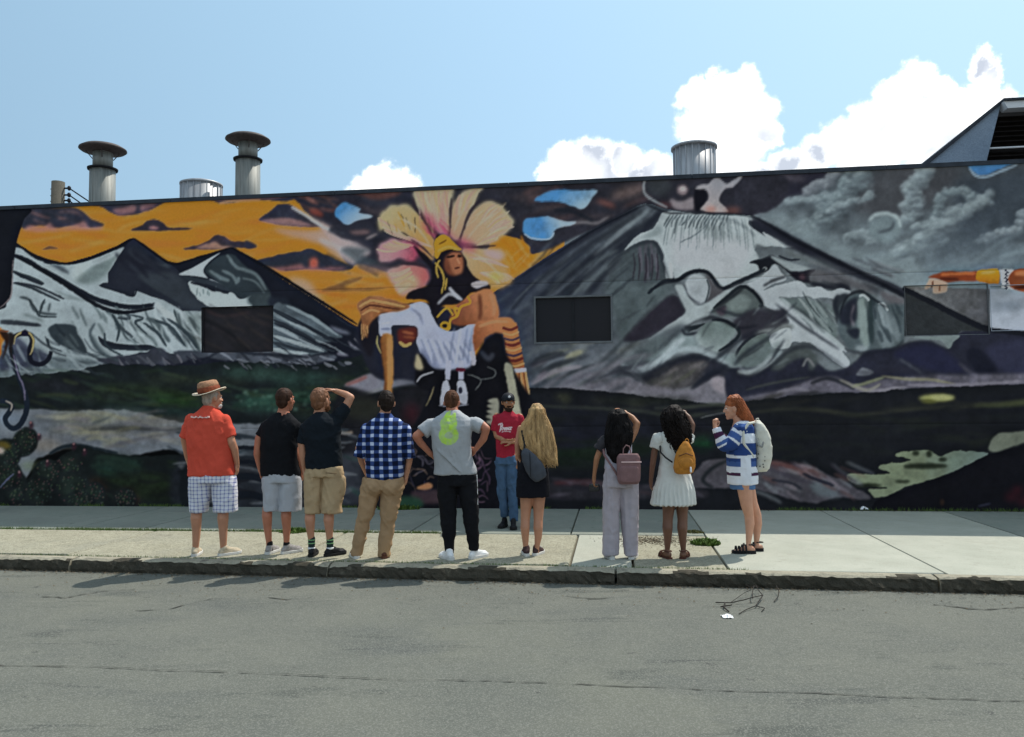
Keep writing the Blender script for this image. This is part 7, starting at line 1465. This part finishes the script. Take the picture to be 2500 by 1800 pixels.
def col6(P, n):
    c = P6.p(825, 470); X = (P[:, 0]-c.x)/P6.k*.0125; Z_ = (P[:, 2]-c.z)/P6.k*.0125; m = np.zeros(len(P))
    # flowing script, an initial capital then joined low letters
    for pts, w_ in (([(-.62,.30),(-.45,.40),(-.38,.2),(-.42,-.1),(-.5,-.38)], .055), ([(-.45,.38),(-.28,.42),(-.22,.22),(-.40,.02)], .05), ([(-.36,-.25),(-.25,.05),(-.2,.3)], .04), ([(-.22,-.25),(-.15,.02),(-.06,0),(-.05,-.25)], .04), ([(.02,-.22),(.04,.0),(.13,.02),(.14,-.22),(.05,-.24)], .04), ([(.2,-.25),(.22,.02),(.28,-.2),(.34,.04),(.38,-.22)], .04), ([(.44,.0),(.42,-.22),(.54,-.22),(.56,.02),(.46,.06)], .04), ([(.6,-.24),(.62,.04),(.72,.02)], .04), ([(-.3,-.42),(.1,-.36),(.6,-.42)], .03)):
        m = np.maximum(m, near_seg(X, Z_, pts, w_))
    m *= (n[:, 1] < -.1); return MAR*(1-m[:, None])+WHT*m[:, None]
t = Sh(); P6.torso(t, [(705,756,902,.12,0),(650,758,905,.125,0),(560,752,918,.13,0),(480,748,940,.13,0),(420,742,952,.125,0),(385,758,940,.11,0),(360,790,905,.085,0),(340,818,885,.066,0)])
cone(t, P6.p(765,390), P6.p(745,500,0), .066, .060); cone(t, P6.p(940,395), P6.p(965,490,0), .068, .060); t.ell(P6.p(768,392), .066,.066,.056); t.ell(P6.p(938,395), .068,.066,.056)
fuse(t, 't_shirt', fabric('maroon_printed_jersey', (.4,.05,.06), .1, 7, .3, attr=True), P6.e, .0068, 3, folds(.005, 7, 5, 11), col6)
t = Sh(); P6.torso(t, [(760,746,920,.12,0),(700,758,908,.115,0),(692,762,904,.10,0)]); leg_tube(P6, t, 792, 47, 740, 800, 38, 960, 0, -.01, 1.15); leg_tube(P6, t, 800, 38, 950, 828, 28, 1180, -.01, 0, 1.1); leg_tube(P6, t, 874, 47, 740, 884, 38, 960, 0, -.03, 1.15); leg_tube(P6, t, 884, 38, 950, 896, 30, 1215, -.03, -.08, 1.1)
fuse(t, 'jeans', fabric('blue_denim', (.055,.105,.185), .3, 6, .3), P6.e, .0085, 3, folds(.007, 9, 6, 12))
P6.shoe(822, 1190, 0, math.pi+.3, M_bshoe, M_blksole, high=.10); P6.shoe(893, 1220, -.14, math.pi+.0, M_bshoe, M_blksole, high=.10)
# ---------------------------------------------------------------- long hair helper
def long_hair(P, name, mat, secs, seed, amp=.012, strands_n=90, back=-.0, curl=0.0, wisp=.02):
    "secs: (y, xl, xr, depth half, d offset)"
    t = Sh(); P.torso(t, secs, 40, 2.1)
    def d(Q, n):
        st = vn3(np.stack([Q[:, 0]*60+vn3(Q*6)*1.5, Q[:, 1]*60, Q[:, 2]*(5 if not curl else 30)], -1)+seed)
        st2 = vn3(np.stack([Q[:, 0]*22, Q[:, 1]*22, Q[:, 2]*(3 if not curl else 14)], -1)+seed*2)
        return amp*(.45*st+.8*st2)
    o = fuse(t, name, mat, P.e, .0075, 2, d)
    s_ = Sh(); ys = [a[0] for a in secs]; rs = np.random.RandomState(seed)
    y0, y1 = max(ys), min(ys)
    S2 = sorted(secs, key=lambda a: a[0])
    def at(y):
        for a, b_ in zip(S2[:-1], S2[1:]):
            if a[0] <= y <= b_[0]:
                u = (y-a[0])/(b_[0]-a[0]+1e-6); return [a[i]+(b_[i]-a[i])*u for i in range(5)]
        return list(S2[-1])
    for i in range(strands_n):
        th = rs.uniform(-math.pi, .0) if rs.rand() < .75 else rs.uniform(0, math.pi); ya = y1+(y0-y1)*rs.uniform(.08, .5); yb = y1+(y0-y1)*rs.uniform(.75, 1.07); pts = []; ph = rs.uniform(0, 6)
        for q in range(8):
            u = q/7; y = ya+(yb-ya)*u; a = at(min(y, y0)); cx = (a[1]+a[2])/2; w_ = (a[2]-a[1])/2; c = P.p(cx, y, a[4]); r1 = w_*P.k*(1.0+wisp*u); r2 = a[3]*(1.0+wisp*u)
            th2 = th+.06*math.sin(u*5+ph); pts.append(c+Vector((math.cos(th2)*r1+curl*.012*math.sin(u*26+ph), math.sin(th2)*r2+curl*.012*math.cos(u*24+ph), 0)))
        s_.chain(pts, [.0045*(1-.55*q/7)+.001 for q in range(8)], 5)
    s2 = s_.obj('hair_strands', mat, o); s2['kind'] = 'stuff'
    return o
# ---------------------------------------------------------------- 7 blonde woman
P7 = Person(1160, 900, 3.267, 450, 1490, 'young woman with very long blonde hair in a short black dress', SK_fair)
P7.head(492, 352, 104, .02, yaw=.1, pitch=.15, neck=P7.p(475, 440, .01), neckr=.048)
L = P7.limb(P7.b, [(365,480,0,30),(338,600,0,25),(340,690,.03,21),(380,760,.16,15)]); P7.hand(L[-1], (.8,.5,-.1), (0,.3,1), .88, .4, side=-1)
L = P7.limb(P7.b, [(580,480,0,30),(600,600,0,25),(585,690,.04,21),(550,760,.18,15)]); P7.hand(L[-1], (-.8,.5,-.1), (0,.3,1), .88, .4, side=1)
for x0, x1, x2 in ((410,398,404),(508,502,492)):
    P7.limb(P7.b, [(x0-4,930,0,62),(x0,1040,.01,52),(x0*.5+x1*.5,1140,.01,42),(x1+2,1210,.0,37),(x1,1270,-.02,38),(x1+2,1340,-.01,30),(x2,1430,0,20),(x2,1470,0,20)])
P7.b.loft([(P7.p(470,560),.14,.10,0),(P7.p(472,470),.165,.085,0),(P7.p(474,445),.10,.07,0)])
P7.done()
M_bdr = fabric('black_dress_knit', (.008,.008,.012), .15, 8)
t = Sh(); P7.torso(t, [(1020,330,588,.13,0),(960,332,590,.14,0),(880,336,584,.145,0),(800,346,574,.13,0),(720,366,566,.115,0),(640,362,576,.115,0),(560,360,584,.115,0),(520,368,578,.105,0),(500,380,560,.09,0)], 44)
fuse(t, 'dress', M_bdr, P7.e, .0085, 3, folds(.005, 11, 3, 13))
M_blond = hairmat('long_blonde_hair', (.40,.245,.105), .55)
long_hair(P7, 'hair', M_blond, [(762,560,655,.03,-.10),(735,520,652,.045,-.10),(700,450,648,.06,-.09),(640,372,642,.075,-.07),(580,352,632,.085,-.055),(500,352,618,.09,-.04),(440,372,598,.09,-.03),(400,404,578,.095,-.02),(360,424,562,.10,-.015),(325,430,554,.112,.0),(300,444,540,.10,.01),(282,464,520,.06,.01)], 3, .013, 170, curl=.3, wisp=.07)
M_dksh = fabric('dark_canvas_shoe', (.06,.035,.035), .2, 20); P7.shoe(408, 1462, 0, -.12, M_dksh, M_sole, .24, .088); P7.shoe(490, 1458, .02, .45, M_dksh, M_sole, .24, .088)
# ---------------------------------------------------------------- bags
M_strapk = fabric('black_webbing', (.02,.02,.022))
def rbox(sh, c, ax, ay, az, hx, hy, hz, pw=3.4, seg=28, n=9):
    "soft rounded box with axes; z section profile"
    for_r = []
    for i in range(n):
        u = -1+2*i/(n-1); f = (1-abs(u)**3.2)**(1/3.2)*.16+.84 if abs(u) < .999 else .80; r = []
        for j in range(seg):
            t_ = 2*math.pi*j/seg; ct, st = math.cos(t_), math.sin(t_)
            r.append(c+ax*(hx*f*math.copysign(abs(ct)**(2/pw), ct))+ay*(hy*f*math.copysign(abs(st)**(2/pw), st))+az*(hz*u))
        for_r.append(r)
    sh.rings(for_r)
def bag_empty(P, x, y, d, name, label, cat):
    p = P.p(x, y, d)+P.base*1; p = Vector((P.base.x, P.base.y, 0))+P.p(x, y, d); return empty(name, p, label, cat), p-Vector((P.base.x, P.base.y, 0))
X_, Y_, Z_ax = Vector((1,0,0)), Vector((0,1,0)), Vector((0,0,1))
# grey sling bag on 7
E7, o7 = bag_empty(P7, 458, 765, -.17, 'sling_bag', 'slate grey sling bag worn diagonally under the long blonde hair', 'bag')
ang = .52; az = Vector((-math.sin(ang), 0, math.cos(ang))); ax = Vector((math.cos(ang), 0, math.sin(ang)))
M_slate = fabric('slate_nylon', (.060,.066,.080), .15, 16, .3, .6)
t = Sh(); rs = []
for u, w_, dp in ((-1,.045,.02),(-.92,.075,.035),(-.6,.098,.05),(-.1,.100,.055),(.4,.082,.05),(.8,.05,.035),(1,.026,.015)): rs.append([az*(u*.195)+ax*(w_*math.copysign(abs(math.cos(a))**.8, math.cos(a)))+Y_*(dp*math.sin(a)) for a in [2*math.pi*i/24 for i in range(24)]])
t.rings(rs); body = fuse(t, 'body', M_slate, E7, .0065, 3, lambda P, n: .003*vn3(P*18))
t = Sh(); t.chain([az*-.10+ax*-.085-Y_*.055, az*.02+ax*-.02-Y_*.062, az*.13+ax*.04-Y_*.052], [.0035]*3, 6); t.obj('zip', M_strapk, body)
t = Sh(); t.chain([az*.18, P7.p(395,600,-.12)-o7, P7.p(375,500,-.09)-o7, P7.p(385,455,-.02)-o7, P7.p(420,470,.1)-o7], [.011,.013,.013,.013,.013], 8); t.obj('strap', M_strapk, E7)
# ---------------------------------------------------------------- 8 woman in lavender trousers
P8 = Person(1400, 900, 3.266, 372, 1515, 'woman with long black hair in wide lavender trousers, right arm raised to her forehead', SK_tan)
P8.head(352, 388, 100, .03, yaw=.1, pitch=.2, neck=P8.p(345, 470, .02), neckr=.048)
L = P8.limb(P8.b, [(262,560,0,29),(212,650,0,25),(186,720,.0,23),(168,830,.04,16),(164,872,.06,15)]); P8.hand(L[-1], (-.05,.2,-1), (1,.1,0), .88, .6, side=-1)
L = P8.limb(P8.b, [(452,570,0,31),(490,500,.02,28),(508,440,.03,26),(470,392,.07,23),(400,345,.12,16)]); P8.hand(L[-1], (-.9,.1,.2), (0,.1,-1), .88, .2, side=1)
P8.limb(P8.b, [(300,1440,0,20),(300,1490,0,20)]); P8.limb(P8.b, [(465,1440,0,20),(465,1500,0,20)])
P8.b.loft([(P8.p(352,650),.13,.09,0),(P8.p(352,560),.15,.085,0),(P8.p(350,500),.09,.07,0)])
P8.done()
t = Sh(); P8.torso(t, [(800,250,470,.115,0),(720,256,458,.11,0),(640,248,464,.11,0),(580,252,466,.105,0),(545,262,450,.10,0),(520,285,425,.085,0)])
top8 = fuse(t, 'top', fabric('pale_lavender_top', (.42,.40,.46), .1, 8), P8.e, .0085, 3, folds(.004, 9, 5, 14))
t = Sh(); t.ell(P8.p(262,565), .06,.06,.055); cone(t, P8.p(258,565), P8.p(196,650,0), .062, .058); fuse(t, 'sleeve', fabric('sheer_black_sleeve', (.035,.033,.038), .3, 12), P8.e, .0075, 2, folds(.004, 12, 8, 15))
M_lav = fabric('lavender_linen', (.40,.355,.385), .08, 8)
t = Sh(); P8.torso(t, [(940,232,508,.14,0),(850,240,494,.135,0),(790,252,470,.12,0),(775,256,466,.11,0)]); leg_tube(P8, t, 304, 72, 900, 298, 58, 1480, 0, 0, 1.15, 12); leg_tube(P8, t, 440, 72, 900, 456, 54, 1485, 0, 0, 1.15, 12)
fuse(t, 'wide_trousers', M_lav, P8.e, .0085, 3, folds(.008, 12, 1.6, 16, .15))
M_bhair = hairmat('long_black_hair', (.007,.0055,.0055), .5)
long_hair(P8, 'hair', M_bhair, [(772,318,378,.03,-.07),(740,300,400,.045,-.08),(680,272,430,.065,-.075),(600,252,462,.08,-.06),(520,250,474,.088,-.05),(450,262,462,.09,-.03),(400,270,440,.098,-.015),(360,282,428,.095,-.01),(335,300,410,.072,0),(322,325,385,.045,0)], 5, .012, 110, curl=.4)
P8.shoe(300, 1492, 0, -.1, M_wsh, M_sole, .24, .088); P8.shoe(468, 1494, 0, .35, M_wsh, M_sole, .24, .088)
E8, o8 = bag_empty(P8, 440, 800, -.20, 'backpack', 'mauve square backpack with a pale band and top handle on the lavender-trousered woman', 'backpack')
M_mauve = fabric('mauve_leather', (.205,.115,.115), .12, 20, .2, .5); t = Sh(); rbox(t, Vector(), X_, Y_, Z_ax, 92*P8.k, .06, 118*P8.k); bb = fuse(t, 'body', M_mauve, E8, .0065, 3, lambda P, n: .0025*vn3(P*16))
t = Sh(); rbox(t, Vector((0,-.058,-.055)), X_, Y_, Z_ax, .105, .018, .085); fuse(t, 'front_pocket', M_mauve, E8, .0065, 2)
t = Sh(); zz = (P8.p(0,745)-P8.p(0,800)).z; t.box((-.085,-.068,zz-.006), (.128,-.058,zz+.008)); t.obj('trim_band', fabric('pale_pink_trim', (.66,.46,.44)), E8, False)
t = Sh(); t.chain([P8.p(395,690,-.20)-o8, P8.p(398,640,-.20)-o8, P8.p(420,612,-.20)-o8, P8.p(446,622,-.20)-o8, P8.p(462,690,-.20)-o8], [.006]*5, 8); t.obj('handle', M_mauve, E8)
t = Sh(); t.chain([P8.p(350,850,-.15)-o8, P8.p(300,770,-.16)-o8, P8.p(245,690,-.12)-o8, P8.p(238,640,-.04)-o8, P8.p(250,600,.05)-o8], [.012]*5, 8); t.obj('strap', M_mauve, E8)
t = Sh(); t.cap(Vector((.03,-.066,.0)), Vector((.03,-.074,0)), .012, .012, 12, True); t.obj('clasp', fabric('brass', (.5,.36,.14), rough=.3), E8)
# phone
q = P8.base*1+P8.p(168, 955, .06); t = Sh(); rbox(t, Vector(), X_, Y_, Z_ax, .060, .012, .042, 6); ph = t.obj('phone', fabric('black_phone', (.012,.012,.014), rough=.25, spec=.5), None, False, Vector((P8.base.x, P8.base.y, 0))+P8.p(166, 950, .07)); tag(ph, 'black phone held low in the left hand of the lavender-trousered woman', 'phone')
# ---------------------------------------------------------------- 9 woman in the white dress
P9 = Person(1400, 900, 3.266, 800, 1512, 'woman with curly dark hair in a short white dress, shading her eyes', SK_brown)
P9.head(792, 372, 104, .03, yaw=.1, pitch=.2, neck=P9.p(790, 455, .02), neckr=.048)
L = P9.limb(P9.b, [(672,560,0,30),(648,660,0,26),(632,760,.0,24),(618,890,.03,16)]); P9.hand(L[-1], (0,.15,-1), (1,.1,0), .9, .4, side=-1)
L = P9.limb(P9.b, [(905,570,0,30),(938,500,.02,27),(948,450,.03,24),(920,390,.08,21),(875,345,.13,15)]); P9.hand(L[-1], (-.8,.1,.2), (0,.1,-1), .88, .2, side=1)
gs = []
for x0, x1, x2 in ((762,750,748),(865,868,876)):
    P9.limb(P9.b, [(x0-4,950,0,62),(x0,1060,.01,56),(x0*.5+x1*.5,1150,.01,45),(x1+2,1210,.0,40),(x1,1270,-.02,42),(x1+2,1350,-.01,32),(x2,1440,0,21),(x2,1475,0,21)])
    gs.append(P9.foot(P9.p(x2, 1475), -.25 if x0 < 800 else .4, .95))
P9.b.loft([(P9.p(790,650),.13,.09,0),(P9.p(790,560),.15,.085,0),(P9.p(790,500),.09,.07,0)])
P9.done()
M_wd = fabric('white_cotton', (.60,.60,.56), .05, 8)
def pleat(P, n): 
    z0 = P9.p(0, 900).z; wgt = np.clip((z0-P[:, 2])/.12, 0, 1); a = np.arctan2(P[:, 1]-.0, P[:, 0]); return folds(.004, 10, 4, 17)(P, n)+wgt*.007*np.sin(a*26+vn3(P*7)*1.5)
t = Sh(); P9.torso(t, [(1080,622,970,.19,0),(1040,632,966,.185,0),(960,646,956,.17,0),(905,662,944,.155,0),(860,676,932,.14,0),(780,692,906,.12,0),(710,698,900,.11,0),(640,692,904,.11,0),(570,680,908,.11,0),(530,690,900,.10,0),(505,715,870,.085,0)], 60)
dr = fuse(t, 'dress', M_wd, P9.e, .0075, 2, pleat)
t = Sh(); t.ell(P9.p(682,560), .075,.08,.07); cone(t, P9.p(680,560), P9.p(652,640,0), .072, .064); fuse(t, 'sleeve', M_wd, P9.e, .0075, 2, folds(.005, 14, 8, 18)); t = Sh(); t.ell(P9.p(905,565), .07,.07,.06); cone(t, P9.p(900,568), P9.p(930,525,.02), .064, .056); fuse(t, 'sleeve', M_wd, P9.e, .0075, 2, folds(.005, 14, 8, 19))
long_hair(P9, 'hair', hairmat('dark_curly_hair', (.010,.007,.006), .5), [(655,790,885,.03,-.09),(620,770,920,.05,-.09),(570,750,938,.07,-.08),(510,728,938,.085,-.06),(450,706,926,.095,-.045),(400,700,905,.10,-.03),(350,706,886,.102,-.015),(320,724,868,.085,-.005),(300,750,840,.055,0),(290,775,815,.03,0)], 7, .016, 130, curl=1.2)
M_sand = fabric('brown_sandal', (.09,.035,.025), .2, 20)
for (g_, f_, a_) in gs: P9.sandal(g_, f_, a_, M_sand, .245, .088, .016)
E9, o9 = bag_empty(P9, 888, 710, -.22, 'backpack', 'mustard yellow rounded backpack on the woman in the white dress', 'backpack')
M_must = fabric('mustard_leather', (.46,.185,.03), .18, 18, .3, .45); t = Sh(); rs = []
for u, w_, dp in ((-1,.07,.04),(-.9,.10,.055),(-.6,.118,.068),(-.1,.112,.07),(.3,.095,.066),(.6,.07,.055),(.85,.042,.035),(1,.02,.015)): rs.append([Z_ax*(u*128*P9.k)+X_*(w_*math.copysign(abs(math.cos(a))**.8, math.cos(a))+.012*u)+Y_*(dp*math.sin(a)) for a in [2*math.pi*i/24 for i in range(24)]])
t.rings(rs); fuse(t, 'body', M_must, E9, .0065, 3, lambda P, n: .003*vn3(P*16))
t = Sh(); t.ell(Vector((0,-.055,-.055)), .08, .035, .07); fuse(t, 'front_pocket', M_must, E9, .0065, 2); t = Sh(); t.chain([Vector((-.075,-.06,.02)), Vector((0,-.078,.05)), Vector((.075,-.06,.02))], [.004]*3, 6); t.obj('zip', M_brn, E9)
t = Sh(); t.chain([P9.p(785,745,-.16)-o9, P9.p(735,710,-.15)-o9, P9.p(695,668,-.12)-o9, P9.p(690,610,-.05)-o9, P9.p(700,560,.05)-o9], [.009]*5, 8); t.obj('strap', M_strapk, E9); t = Sh(); t.chain([Vector((.04,-.09,-.10)), Vector((.042,-.092,-.14))], [.009,.012], 8); t.obj('charm', M_white, E9)
t = Sh(); t.chain([P9.p(890,590,-.22)-o9, P9.p(893,568,-.22)-o9, P9.p(905,560,-.22)-o9, P9.p(916,568,-.22)-o9, P9.p(920,590,-.22)-o9], [.005]*5, 8); t.obj('handle', M_must, E9)
# ---------------------------------------------------------------- 10 woman in the striped jumper, side on
P10 = Person(1680, 900, 3.267, 480, 1468, 'auburn-haired woman in profile wearing an oversized blue and white striped jumper, rightmost of the group', SK_pale)
P10.head(365, 318, 118, 0, yaw=-1.35, pitch=-.05, neck=P10.p(400, 425, .0), neckr=.048)
# near (left-hand side of picture = her front); one arm raised, the other folded in front
L = P10.limb(P10.b, [(415,480,-.08,30),(350,590,-.12,27),(300,615,-.12,25),(250,560,-.10,21),(214,470,-.08,15)]); P10.hand(L[-1], (-.15,-.05,1), (.7,-.5,0), .9, 1.0, side=1)
L = P10.limb(P10.b, [(415,480,.16,30),(352,595,.2,26),(305,612,.2,24),(252,560,.12,20),(222,480,.04,15)]); P10.hand(L[-1], (-.15,-.1,1), (.7,.2,0), .85, 1.0, side=-1)
gs = []
for (x0, d0, x1, x2, d2, gx) in ((448,-.07,484,482,-.05,0),(470,.09,545,545,.10,0)):
    P10.limb(P10.b, [(x0-2,900,d0,68),(x0+4,960,d0,60),(x0*.5+x1*.5,1080,d0,48),(x1+2,1170,d2,38),(x1+8,1240,d2,37),(x1+4,1310,d2,29),(x2,1390,d2,20),(x2,1425,d2,20)])
    gs.append(P10.foot(P10.p(x2, 1425, d2), -1.45 if d0 < 0 else -1.3, .93))
P10.b.loft([(P10.p(425,640),.10,.13,0),(P10.p(425,520),.10,.14,0),(P10.p(420,450),.07,.09,0)])
P10.done()
C_w = np.array([.72,.74,.80]); C_b = np.array([.024,.055,.19]); C_d = np.array([.06,.018,.055]); C_m = np.array([.055,.11,.30])
def stripes(P, n):
    zz = 0*P[:, 2]
    k = P10.k; z = lambda y: P10.p(0, y).z
    bands = [(440,468,C_m),(468,500,C_b),(500,520,C_b),(595,640,C_b),(640,690,C_b),(712,740,C_b),(740,780,C_m),(828,852,C_d)]
    c = np.tile(C_w, (len(P), 1)); zz = P[:, 2]+.004*vn3(P*14)+.10*np.clip(P10.p(360,0).x-P[:, 0], 0, .3)*0
    front = (P[:, 0] > P10.p(445, 0).x) | (P[:, 0] < P10.p(365, 0).x)
    for a, b_, cc in bands:
        m = (zz < z(a)) & (zz > z(b_))
        if a >= 700: m &= front            # stripes break off round the side panel
        c[m] = cc
    return c
t = Sh(); P10.torso(t, [(915,326,546,.17,0),(870,322,546,.175,0),(780,318,534,.175,0),(700,316,528,.175,0),(620,318,526,.175,0),(540,330,524,.17,0),(480,356,520,.15,0),(440,385,500,.11,0),(420,395,480,.08,0)])
t.ell(P10.p(425,480,-.09), .085,.085,.075); t.ell(P10.p(425,480,.10), .085,.085,.075)
M_strp = fabric('striped_knit', (.5,.5,.5), .05, 12, .3, attr=True); jm_ = fuse(t, 'jumper', M_strp, P10.e, .0072, 3, folds(.006, 7, 5, 20), stripes)
def sl(a, b_, c, e, dd, nm='sleeve'):
    pts = [P10.p(415,490,dd), P10.p(345,595,dd*1.2), P10.p(290,612,dd*1.2), P10.p(236,520,dd), P10.p(222,478,dd*.9)] if dd < 0 else [P10.p(415,490,dd), P10.p(355,595,dd*1.2), P10.p(305,606,dd*1.1), P10.p(240,520,dd*.6)]
    sh = Sh(); rad = [.082,.080,.076,.048,.044]; 
    for i in range(len(pts)-1): sh.cap(pts[i], pts[i+1], rad[i], rad[i+1], 16, i == len(pts)-2)
    cum = [0]
    for i in range(len(pts)-1): cum.append(cum[-1]+(pts[i+1]-pts[i]).length)
    def colr(P, n):
        best = np.full(len(P), 9.); s_ = np.zeros(len(P))
        for i in range(len(pts)-1):
            a_ = np.array(pts[i]); d_ = np.array(pts[i+1]-pts[i]); L2 = d_@d_; tt = np.clip(((P-a_)@d_)/L2, 0, 1); q = np.linalg.norm(P-a_-tt[:, None]*d_, axis=1); m = q < best; best[m] = q[m]; s_[m] = (cum[i]+tt*math.sqrt(L2))[m]
        c = np.tile(C_w, (len(P), 1)); s_ = s_/cum[-1]
        for lo, hi, cc in ((.0,.12,C_w),(.14,.30,C_m),(.36,.56,C_b),(.60,.68,C_m),(.78,.90,C_d)): c[(s_ > lo) & (s_ < hi)] = cc
        return c
    fuse(sh, nm, M_strp, P10.e, .0072, 3, folds(.006, 9, 6, 21), colr)
sl(0,0,0,0,-.09); sl(0,0,0,0,.14)
M_den = fabric('denim_shorts', (.085,.17,.34), .2, 10); t = Sh(); P10.torso(t, [(958,345,522,.15,0),(900,340,530,.15,0),(850,350,520,.14,0)]); fuse(t, 'shorts', M_den, P10.e, .0085, 2, folds(.004, 10, 6, 22))
M_aub = hairmat('auburn_hair', (.30,.085,.028), .45)
long_hair(P10, 'hair', M_aub, [(452,452,532,.04,.0),(420,412,520,.07,.0),(380,380,504,.085,0),(340,356,482,.095,0),(300,340,460,.10,0),(265,320,442,.10,0),(235,312,422,.085,0),(212,335,402,.05,0)], 9, .014, 150, curl=.6, wisp=.08)
t = Sh(); k = P10.hk; t.ell(P10.L((0,-.004,.048)), .082*k, .094*k, .078*k, P10.Mh); fuse(t, 'hair', M_aub, P10.e, .0065, 1, lambda P, n: .003*vn3(P*np.array([40,40,20])))
for (g_, f_, a_) in gs: P10.sandal(g_, f_, a_, M_bshoe, .26, .098, .034, ((.07,.054),(.105,.056),(.14,.055),(.175,.05)))
E10, o10 = bag_empty(P10, 582, 620, 0.0, 'backpack', 'off-white canvas backpack with small dark marks on the woman in the striped jumper', 'backpack')
M_cream = fabric('cream_canvas', (.62,.60,.52), .1, 14, .3); t = Sh(); az = Vector((.10,0,-1)).normalized()*-1; ax = Vector((az.z,0,-az.x))
rs = []
for y, xl, xr, dp in ((820,540,622,.06),(800,530,632,.09),(720,524,642,.115),(640,520,652,.12),(560,516,656,.12),(490,514,625,.115),(440,520,590,.09),(415,530,570,.05)):
    a_, b_ = P10.p(xl, y)-o10, P10.p(xr, y)-o10; rs.append(((a_+b_)/2, (b_-a_).length/2, dp, 0))
t.loft(rs, 30, 2.8); fuse(t, 'body', M_cream, E10, .0065, 3, lambda P, n: .006*vn3(P*14)+.003*vn3(P*30))
t = Sh(); rs = []
for y, xl, xr in ((800,590,640),(700,600,664),(620,606,668),(590,610,655)):
    a_, b_ = P10.p(xl, y)-o10, P10.p(xr, y)-o10; rs.append(((a_+b_)/2, (b_-a_).length/2, .075, 0))
t.loft(rs, 24, 2.6); fuse(t, 'front_pocket', M_cream, E10, .0065, 2, lambda P, n: .004*vn3(P*18))
t = Sh(); t.chain([P10.p(545,560,-.115)-o10, P10.p(560,610,-.125)-o10, P10.p(590,625,-.12)-o10, P10.p(600,590,-.12)-o10], [.010]*4, 8); t.obj('strap', fabric('grey_webbing', (.30,.30,.29)), E10)
M_mark = fabric('dark_print', (.08,.08,.09)); rs_ = np.random.RandomState(4)
for i in range(14):
    q = P10.p(rs_.uniform(545,615), rs_.uniform(600,790), -.118)-o10; t = Sh(); t.ell(q+Vector((0,.012,0)), .006, .018, .009, None, 8, 6); t.obj('print_mark', M_mark, E10)
t = Sh(); t.chain([P10.p(525,430,-.09)-o10, P10.p(480,440,-.16)-o10, P10.p(440,500,-.17)-o10, P10.p(445,600,-.18)-o10, P10.p(520,700,-.15)-o10], [.014]*5, 8); t.obj('shoulder_strap', M_cream, E10)
t = Sh(); t.chain([P10.p(540,418)-o10, P10.p(545,400)-o10, P10.p(560,398)-o10, P10.p(566,420)-o10], [.006]*4, 8); t.obj('handle', M_cream, E10)
